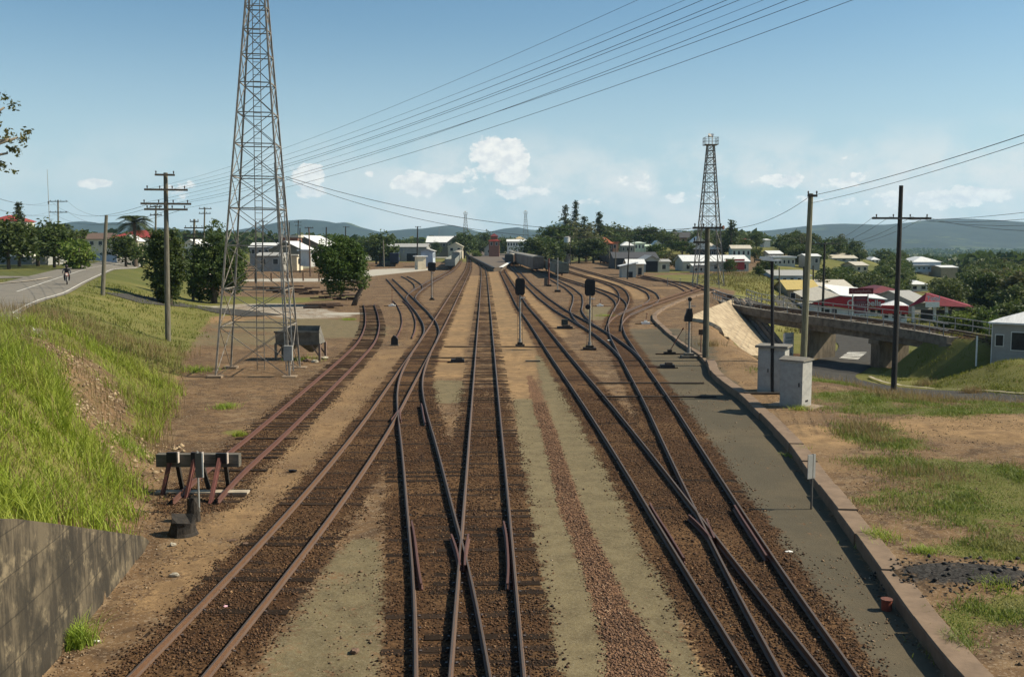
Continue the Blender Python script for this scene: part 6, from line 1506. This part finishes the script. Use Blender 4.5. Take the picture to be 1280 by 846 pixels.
# ------------------------------------------------------------------ hills
def hillmat():
    t = NT('hill_woods'); pv = t.pos(); n = t.noise(pv, .0022, 9, .7); n2 = t.noise(pv, .012, 7, .7)
    c = t.mix(t.ramp(n2, .35, .65), lin(.009, .018, .018), lin(.020, .033, .026)); c = t.mix(t.ramp(n, .56, .62, 0, .7), c, lin(.075, .10, .035)); return t.out(c, .95)
hmat = hillmat()
def hills(name, prof, Y, dep, seed, rough=.42, nx_=420, ny_=90):
    us = np.array([p[0] for p in prof], float); hs = np.array([(304 - p[1]) / F * Y + 6 for p in prof])
    xs_ = (us - 640) / F * Y; X_ = np.linspace(xs_[0], xs_[-1], nx_); hh = np.interp(X_, xs_, hs)
    for _ in range(2): hh[1:-1] = .25 * hh[:-2] + .5 * hh[1:-1] + .25 * hh[2:]
    t_ = np.linspace(0, 1, ny_); XX, TT = np.meshgrid(X_, t_); YY = Y - dep + TT * dep * 2
    rise = np.sin(np.clip(TT, 0, 1) * PI) ** 1.15
    ridge = 1 - np.abs(2 * fbm(XX, YY * .6, 520, seed, 5) - 1) * 1.4
    ZZ = hh[None] * rise * (1 - rough * 1.6 * (1 - ridge) * (1 - rise * .92)) + (fbm(XX, YY, 150, seed + 3) - .5) * hh.max() * .05 * rise - 40
    ZZ += 40 * rise
    V_ = np.stack([XX.ravel(), YY.ravel(), ZZ.ravel()], 1); I = (np.arange(ny_ - 1)[:, None] * nx_ + np.arange(nx_ - 1)[None]).ravel(); F_ = np.stack([I, I + 1, I + nx_ + 1, I + nx_], 1)
    o = bpy.data.objects.new(name, np_mesh(name, V_, F_, hmat, True)); COL.objects.link(o); struct(o)
hills('hills', [(-100, 300), (60, 291), (85, 283), (110, 277), (130, 281), (150, 278), (175, 286), (200, 284), (240, 287), (290, 290), (330, 283), (360, 276), (385, 274), (405, 276), (420, 279), (435, 278), (450, 284), (475, 290), (490, 288), (510, 286), (530, 286), (550, 283), (565, 281), (580, 284), (600, 290), (612, 290), (630, 286), (648, 284), (662, 287), (680, 288), (698, 283), (712, 284), (740, 295), (780, 302)], 4400, 900, 1)
hills('hills', [(760, 302), (790, 296), (820, 292), (845, 288), (860, 289), (880, 285), (900, 288), (930, 289), (960, 288), (985, 285), (1010, 282), (1040, 280), (1075, 281), (1110, 280), (1145, 277), (1170, 274), (1195, 273), (1215, 275), (1240, 279), (1265, 281), (1300, 283), (1400, 290), (1500, 300)], 4600, 1500, 4)
hills('hills', [(560, 304), (620, 293), (660, 290), (690, 281), (706, 276), (722, 284), (760, 292), (820, 290), (900, 289), (960, 292), (1040, 300)], 6000, 600, 8)
# ------------------------------------------------------------------ grass
def blades(name, lab, x, y, hmin, hmax, wid, mat, seed, lean=.5, seg=3, cat='grass', kind=True, origin=None, zoff=0.0):
    r = np.random.default_rng(seed); n = len(x); z = H(x, y) - .02 + zoff; h = r.uniform(hmin, hmax, n) * (.45 + 1.1 * sst((fbm(x, y, 1.3, 77) - .3) / .4) if kind else 1.0); a = r.uniform(0, 2 * PI, n); ln = r.uniform(.15, 1, n) * lean * h
    tw = a + r.uniform(-.6, .6, n) + PI / 2; dx, dy = np.cos(a), np.sin(a); sx_, sy_ = np.cos(tw), np.sin(tw); rows = []
    for k in range(seg + 1):
        f = k / seg; w = wid * (1 - f ** 1.5) * .5 + .0008; cx = x + dx * ln * f * f; cy = y + dy * ln * f * f; cz = z + h * (f - .28 * lean * f * f)
        rows.append(np.stack([cx - sx_ * w, cy - sy_ * w, cz], 1)); rows.append(np.stack([cx + sx_ * w, cy + sy_ * w, cz], 1))
    V_ = np.stack(rows, 1).reshape(-1, 3); m = 2 * (seg + 1); F_ = []
    base = (np.arange(n) * m)[:, None]
    for k in range(seg): F_.append(base + np.array([[2 * k, 2 * k + 1, 2 * k + 3, 2 * k + 2]]))
    F_ = np.concatenate(F_, 0)
    if origin is not None: V_ = V_ - np.array(origin)
    o = bpy.data.objects.new(name, np_mesh(name, V_, F_, mat)); COL.objects.link(o)
    if origin is not None: o.location = origin
    tag(o, lab, cat)
    if kind: stuff(o)
    return o
g_brt = leafmat('grass_bright', (.17, .27, .022), (.30, .38, .05), (.33, .36, .08), .5)
g_dry = leafmat('grass_dry', (.17, .14, .05), (.28, .22, .10), (.20, .12, .08), .6)
g_low = leafmat('grass_low', (.11, .16, .022), (.20, .235, .045), (.25, .23, .085), .6)
def clumped(n, x0, x1, y0, y1, dens, k=9, spread=.16):
    cx = RNG.uniform(x0, x1, n * 6 // k); cy = y0 * (y1 / y0) ** RNG.uniform(0, 1, len(cx)); q = RNG.uniform(0, 1, len(cx)) < dens(cx, cy); cx, cy = cx[q][:n // k], cy[q][:n // k]
    x = np.repeat(cx, k) + RNG.normal(0, spread, len(cx) * k); y = np.repeat(cy, k) + RNG.normal(0, spread, len(cx) * k); return x, y
def s_of(x, y): return np.interp(y, TOE_Y, TOE_X) - x
def bare_of(x, y):
    d = seg_dist(x, y, bp[:, :2], list(bp[:, 2])); return 1 - sst((d - .6) / .7)
def dL(x, y): s = s_of(x, y); return sst((s - .15) / .8) * (1 - .97 * bare_of(x, y)) * (.45 + .55 * sst((fbm(x, y, 2.4, 71) - .35) / .25))
x, y = clumped(90000, -30, -7.5, 13.5, 46, dL, 11, .16)
blades('tall_grass', 'tall bright green grass covering the bank at the left', x, y, .3, .95, .024, g_brt, 1, 1.25, 4)
x, y = clumped(25000, -32, -8.5, 18, 62, lambda a, b: sst(s_of(a, b) / .8) * (.25 + .75 * sst((fbm(a, b, 3.1, 72) - .45) / .2)), 8, .22)
blades('dry_grass', 'dry straw coloured grass mixed into the bank at the left', x, y, .25, 1.0, .014, g_dry, 2, .6, 3)
LRa = np.array(LR)
x, y = clumped(30000, -60, -14, 44, 105, lambda a, b: sst(s_of(a, b) / 2) * .9 * (seg_dist(a, b, LRa) > 4.6), 8, .3)
blades('verge_grass', 'short green grass on the slope below the left road', x, y, .08, .28, .05, g_low, 3, .6, 2)
# right side: patchy low grass
def dR(x, y):
    kx = np.interp(y, KY, KX); g_ = grass_right(x, y) * (x > kx + .5); return g_ * (np.hypot((x - cxy[0]) / 1.4, (y - cxy[1]) / .8) > 1)
x, y = clumped(100000, 7, 26, 14, 56, dR, 9, .16)
blades('patchy_grass', 'thin patchy green grass over the dirt on the right', x, y, .05, .17, .02, g_low, 4, .8, 2)
x, y = clumped(14000, 9, 30, 26, 54, lambda a, b: dR(a, b) * sst((fbm(a, b, 2, 91) - .5) / .1) + .5 * sst((b - 40) / 4) * (a > np.interp(b, KY, KX) + 6), 10, .2)
blades('dry_grass', 'taller pale dry grass along the crest of the right verge', x, y, .15, .45, .016, g_dry, 5, .6, 3)
x, y = clumped(36000, 22, 50, 58, 105, lambda a, b: sst((a - np.interp(b, [55, 66, 80, 92], [29.5, 28.5, 29.5, 34])) / 1.0) * (np.abs(a - np.interp(b, [84, 94, 104], [26, 33, 38])) > 3.2), 8, .3)
blades('field_grass', 'short sunlit grass on the field in front of the bridge', x, y, .06, .22, .05, g_low, 6, .6, 2)
x, y = clumped(30000, 30, 90, 130, 230, lambda a, b: (a > np.interp(b, [130, 150, 175, 200, 230], [32, 33, 33, 38, 46])) * 1.0, 8, .6)
blades('hill_grass', 'yellowish green grass on the bank behind the bridge', x, y, .15, .5, .10, leafmat('grass_hill', (.12, .13, .03), (.20, .185, .055), (.22, .18, .07), .1), 7, .6, 2)
# rubble on the bare face of the bank
def d_bare(x, y): return bare_of(x, y) * .9 + .05 * (s_of(x, y) < 1)
o = stones('bank_rubble', 5200, (-24, -8, 19, 48), .03, .10, stonemat('pale_rubble', (.12, .08, .05), (.34, .25, .15), (.62, .52, .36)), lambda x, y: bare_of(x, y) * (.25 + .75 * sst((fbm(x, y, 1.5, 83) - .45) / .15)), .25); stuff(tag(o, 'pale broken rock showing on the bare face of the bank', 'rubble'))
# single tufts
for i, (u, v, n, hh, sp_, lab) in enumerate(((281, 510, 240, .34, .26, 'small bright grass tuft left of the rusty siding, the farther one'), (300, 545, 260, .25, .12, 'small bright grass tuft touching the rusty siding, the nearer one'), (98, 806, 420, .55, .12, 'bright grass tuft growing at the foot of the retaining wall'), (245, 464, 420, .45, .5, 'green grass tuft beside the left foot of the big tower'),
      (1094, 671, 420, .24, .22, 'bright grass tuft beside the kerb, right of the signpost'), (1155, 690, 260, .2, .14, 'grass tuft above the black coal heap'), (1192, 802, 520, .2, .2, 'dark green grass tuft at the bottom right'), (992, 568, 200, .16, .18, 'small grass tuft beside the kerb above the signpost'), (378, 450, 260, .4, .5, 'grass growing under the ballast hopper'), (757, 395, 300, .25, .5, 'weeds between the second signal and the curved siding'), (436, 400, 260, .3, .35, 'grass around the lower sleeper pile'), (1240, 735, 260, .28, .18, 'grass tuft growing through the right part of the coal heap'), (160, 560, 420, .5, .35, 'grass tuft at the lower edge of the bare bank'), (1000, 512, 160, .3, .2, 'weeds beside the nearer grey cabinet'))):
    hx, hy, hz_ = hit(u, v); r = np.random.default_rng(100 + i); blades('grass_tuft', lab, hx + r.normal(0, sp_, n), hy + r.normal(0, sp_, n), hh * .5, hh * 1.2, .016, g_brt if i != 6 else g_low, 30 + i, 1.1, 4, 'grass tuft', False, (hx, hy, hz_))
# scrub on the concrete slope and dead stalks
b = Vector(at(880, 425)); 
for i, (u, v, n, hh, lab) in enumerate(((888, 432, 240, .7, 'dry scrub at the foot of the paved slope, left'), (925, 420, 160, .6, 'dry scrub growing on the paved slope'), (1155, 482, 260, .8, 'pale dry bush on the crest right of the black pole'), (1215, 492, 320, .9, 'pale dry bush at the roadside at the far right'))):
    hx, hy, hz_ = hit(u, v); r = np.random.default_rng(200 + i); blades('dry_bush', lab, hx + r.normal(0, .35, n), hy + r.normal(0, .35, n), hh * .4, hh, .02, g_dry, 60 + i, .9, 3, 'bush', False, (hx, hy, hz_))

# ------------------------------------------------------------------ rider on the left road
bx0 = Vector(at(84, 356)); gz_ = bx0.z + .05; s = bx0.y / F
hd = math.atan2(-.95, .3) + PI / 2      # riding towards the camera
mc = thing('motorcycle', 'motorcycle with a pale fairing coming down the left road', 'motorcycle', (bx0.x, bx0.y, gz_), hd + .1)
for yy in (-.72, .72):
    m = MB(); pts = [(0, yy + .3 * math.cos(a), .31 + .3 * math.sin(a)) for a in np.linspace(0, 2 * PI, 17)]; m.tube(pts, .06, 6); wo = m.build('wheel', black_m, mc); m = MB(); m.tube([(-.04, yy, .31), (.04, yy, .31)], .12, 10); m.build('hub', galv, wo)
m = MB(); m.box((0, .05, .5), (.3, .6, .35)); m.build('engine', M('engine_grey', (.12, .12, .12), None, 3, .4), mc)
m = MB(); m.tube([(0, -.3, .8), (0, 0, .88), (0, .25, .8)], [.1, .17, .12], 8); m.build('tank', M('bike_red', (.3, .03, .03)), mc)
m = MB(); m.box((0, .5, .78), (.26, .7, .1)); m.build('seat', black_m, mc); m = MB(); m.prism([(-.12, .85), (.12, .85), (.15, 1.0), (.08, 1.12), (-.08, 1.12), (-.15, 1.0)], -.72, -.6); m.build('fairing', M('fairing_pink', (.5, .30, .26)), mc)
m = MB(); m.tube([(0, -.73, .95), (0, -.8, .95)], .09, 10); m.build('headlight', W_['white'], mc); m = MB(); m.tube([(-.36, -.4, 1.05), (0, -.5, 1.0), (.36, -.4, 1.05)], .02, 6); m.build('handlebar', black_m, mc)
for q in (-.07, .07): m = MB(); m.tube([(q, -.72, .31), (q, -.5, 1.0)], .03, 6); m.build('fork', galv, mc)
def skin(name, joints, edges, mat, parent, loc=(0, 0, 0)):
    me = bpy.data.meshes.new(name); me.from_pydata([j[:3] for j in joints], edges, []); o = bpy.data.objects.new(name, me); COL.objects.link(o)
    md = o.modifiers.new('s', 'SKIN'); 
    for i, j in enumerate(joints): me.skin_vertices[0].data[i].radius = (j[3], j[4] if len(j) > 4 else j[3])
    me.skin_vertices[0].data[0].use_root = True; sb = o.modifiers.new('ss', 'SUBSURF'); sb.levels = 1; sb.render_levels = 1
    dg = bpy.context.evaluated_depsgraph_get(); m2 = bpy.data.meshes.new_from_object(o.evaluated_get(dg)); bpy.data.objects.remove(o); m2.name = name
    m2.materials.clear(); m2.materials.append(mat)
    for p in m2.polygons: p.use_smooth = True; p.material_index = 0
    o = bpy.data.objects.new(name, m2); COL.objects.link(o); o.parent = parent; o.location = loc; return o
pr = thing('person', 'rider in dark clothes and a dark helmet leaning forward on the motorcycle', 'person', (bx0.x, bx0.y, gz_), hd + .1)
J = [(0, .42, .92, .17, .15), (0, .32, 1.15, .15, .12), (0, .18, 1.38, .18, .13), (0, .1, 1.52, .07), (0, .06, 1.62, .09),
     (-.2, .16, 1.42, .075), (-.34, -.08, 1.22, .055), (-.34, -.38, 1.08, .04), (.2, .16, 1.42, .075), (.34, -.08, 1.22, .055), (.34, -.38, 1.08, .04),
     (-.15, .36, .88, .11), (-.22, -.05, .82, .085), (-.2, .2, .42, .06), (-.2, .05, .35, .045), (.15, .36, .88, .11), (.22, -.05, .82, .085), (.2, .2, .42, .06), (.2, .05, .35, .045)]
E = [(0, 1), (1, 2), (2, 3), (3, 4), (2, 5), (5, 6), (6, 7), (2, 8), (8, 9), (9, 10), (0, 11), (11, 12), (12, 13), (13, 14), (0, 15), (15, 16), (16, 17), (17, 18)]
skin('body', J, E, M('rider_clothes', (.03, .03, .038), (.02, .02, .025)), pr)
bm = bmesh.new(); bmesh.ops.create_uvsphere(bm, u_segments=14, v_segments=10, radius=.145); me = bpy.data.meshes.new('helmet'); bm.to_mesh(me); bm.free(); me.materials.append(M('helmet_dark', (.05, .03, .03), None, 3, .3)); ho = bpy.data.objects.new('helmet', me); COL.objects.link(ho); ho.parent = pr; ho.location = (0, .05, 1.70)
m = MB(); m.box((0, -.08, 1.70), (.18, .05, .08)); m.build('visor', glass, pr)
# ------------------------------------------------------------------ light, sky, air
EL, AZ = math.radians(41), math.radians(87)     # azimuth clockwise from the view direction
sdir = Vector((math.cos(EL) * math.sin(AZ), math.cos(EL) * math.cos(AZ), math.sin(EL)))
sl = bpy.data.lights.new('sun', 'SUN'); sl.energy = 5.0; sl.angle = math.radians(.5); sl.color = (1, .89, .70)
so = bpy.data.objects.new('sun', sl); COL.objects.link(so); so.rotation_euler = sdir.to_track_quat('Z', 'Y').to_euler(); so.location = (0, 0, 60)
w = bpy.data.worlds.new('World'); sc.world = w; w.use_nodes = True
nt = w.node_tree; N = nt.nodes; L = nt.links; N.clear()
outw = N.new('ShaderNodeOutputWorld'); bg = N.new('ShaderNodeBackground'); L.new(bg.outputs[0], outw.inputs[0])
sky = N.new('ShaderNodeTexSky'); sky.sky_type = 'NISHITA'; sky.sun_disc = False; sky.sun_elevation = EL; sky.sun_rotation = AZ
sky.altitude = 100; sky.air_density = 1.0; sky.dust_density = 1.2; sky.ozone_density = 1.5
bg.inputs[1].default_value = .074
tc = N.new('ShaderNodeTexCoord'); vec = tc.outputs['Generated']
def wm(op, a, b=0.0, c=0.0):
    n = N.new('ShaderNodeMath'); n.operation = op
    for i, q in enumerate((a, b, c)):
        if isinstance(q, (int, float)): n.inputs[i].default_value = q
        else: L.new(q, n.inputs[i])
    return n.outputs[0]
def wmix(f, a, b, mode='MIX'):
    n = N.new('ShaderNodeMix'); n.data_type = 'RGBA'; n.blend_type = mode
    for q, i in ((f, 0), (a, 6), (b, 7)):
        if isinstance(q, (int, float)): n.inputs[i].default_value = q
        elif isinstance(q, tuple): n.inputs[i].default_value = q
        else: L.new(q, n.inputs[i])
    return n.outputs[2]
def wramp(f, a, b, c=0.0, d=1.0):
    n = N.new('ShaderNodeMapRange'); n.interpolation_type = 'SMOOTHSTEP'
    for i, q in zip(('From Min', 'From Max', 'To Min', 'To Max'), (a, b, c, d)): n.inputs[i].default_value = q
    L.new(f, n.inputs['Value']); return n.outputs['Result']
sx = N.new('ShaderNodeSeparateXYZ'); L.new(vec, sx.inputs[0])
az = wm('ARCTAN2', sx.outputs[0], sx.outputs[1]); el = wm('ARCSINE', sx.outputs[2])
cv = N.new('ShaderNodeCombineXYZ'); L.new(az, cv.inputs[0]); L.new(wm('MULTIPLY', el, 1.5), cv.inputs[1])
def wnoise(scale, det=8, r=.6, dist=0.0):
    n = N.new('ShaderNodeTexNoise'); n.inputs['Scale'].default_value = scale; n.inputs['Detail'].default_value = det
    n.inputs['Roughness'].default_value = r; n.inputs['Distortion'].default_value = dist; L.new(cv.outputs[0], n.inputs['Vector']); return n.outputs['Fac']
nA = wnoise(26, 9, .6); nB = wnoise(70, 6, .6); nC = wnoise(9, 8, .62); 
total = None; low = None
CL = [(625, 196, 42, 26, 1.15), (638, 222, 36, 18, .8), (600, 212, 40, 20, .5), (527, 228, 42, 16, 1.05), (560, 224, 34, 10, .6), (385, 222, 26, 24, 1.0), (398, 236, 22, 14, .7), (372, 232, 30, 18, .5), (118, 229, 34, 8, .8), (152, 227, 14, 6, .5),
      (460, 217, 12, 7, .75), (655, 240, 60, 14, .7), (585, 238, 40, 10, .5), (1050, 222, 46, 20, .62), (975, 228, 40, 16, .6), (800, 228, 60, 16, .55), (1210, 245, 60, 20, .7), (1130, 246, 50, 18, .55), (850, 246, 70, 14, .5), (240, 236, 44, 18, .5), (1100, 209, 26, 5, .45), (930, 207, 40, 5, .42), (690, 181, 26, 4, .35), (860, 184, 30, 5, .32), (1000, 250, 80, 14, .6), (720, 250, 70, 12, .4), (60, 235, 40, 14, .4)]
for (u, v, wu, wv, s) in CL:
    d = ray(u, v); d = d / np.linalg.norm(d); a0 = math.atan2(d[0], d[1]); e0 = math.asin(d[2])
    dx = wm('MULTIPLY', wm('SUBTRACT', az, a0), F / wu); dy = wm('MULTIPLY', wm('SUBTRACT', el, e0), F / wv)
    r2 = wm('ADD', wm('MULTIPLY', dx, dx), wm('MULTIPLY', dy, dy))
    g = wm('MULTIPLY', wm('EXPONENT', wm('MULTIPLY', r2, -1.0)), s)
    total = g if total is None else wm('MAXIMUM', total, g)
puff = wm('ADD', total, wm('MULTIPLY', wm('SUBTRACT', nA, .5), 1.5)); puff = wm('ADD', puff, wm('MULTIPLY', wm('SUBTRACT', nB, .5), .8))
mask = wramp(puff, .46, .60)
bandm = wm('MULTIPLY', wramp(el, .0, .025), wm('MULTIPLY', wramp(el, .125, .06), wramp(az, -.25, -.02, .35, 1.0))); 
bandm = wm('MULTIPLY', bandm, wramp(nC, .38, .60, 0, .8))
col = wmix(wramp(nB, .35, .65), (7.6, 7.6, 7.5, 1), (10.2, 9.8, 9.0, 1))
skc = wmix(1.0, sky.outputs[0], (.76, 1.0, 1.05, 1), 'MULTIPLY')
skc = wmix(wramp(el, .24, -.02, 0, .72), skc, (6.6, 7.8, 8.3, 1))
skc = wmix(bandm, skc, (8.2, 8.1, 7.7, 1))
skc = wmix(wm('MULTIPLY', mask, .9), skc, col)
L.new(skc, bg.inputs[0])
# the air: one closed box with the hills and the ground inside, the sky outside
hb = MB(); hb.box((0, 4700, 190), (14400, 9700, 480)); hz = hb.build('haze', bpy.data.materials.new('haze_air')); stuff(hz)
hm = hz.data.materials[0]; hm.use_nodes = True; hn = hm.node_tree; hn.nodes.clear()
ho = hn.nodes.new('ShaderNodeOutputMaterial'); pvn = hn.nodes.new('ShaderNodeVolumePrincipled')
pvn.inputs['Density'].default_value = .000065; pvn.inputs['Color'].default_value = (.46, .73, 1.0, 1); pvn.inputs['Anisotropy'].default_value = 0.1
hn.links.new(pvn.outputs[0], ho.inputs['Volume'])
tag(hz, 'pale blue summer haze lying over the far hills and valley', 'haze')
sc.view_settings.view_transform = 'Standard'; sc.view_settings.look = 'None'; sc.view_settings.gamma = 1; sc.view_settings.exposure = 0.56
sc.cycles.volume_bounces = 1; sc.cycles.max_bounces = 6; sc.cycles.transparent_max_bounces = 8
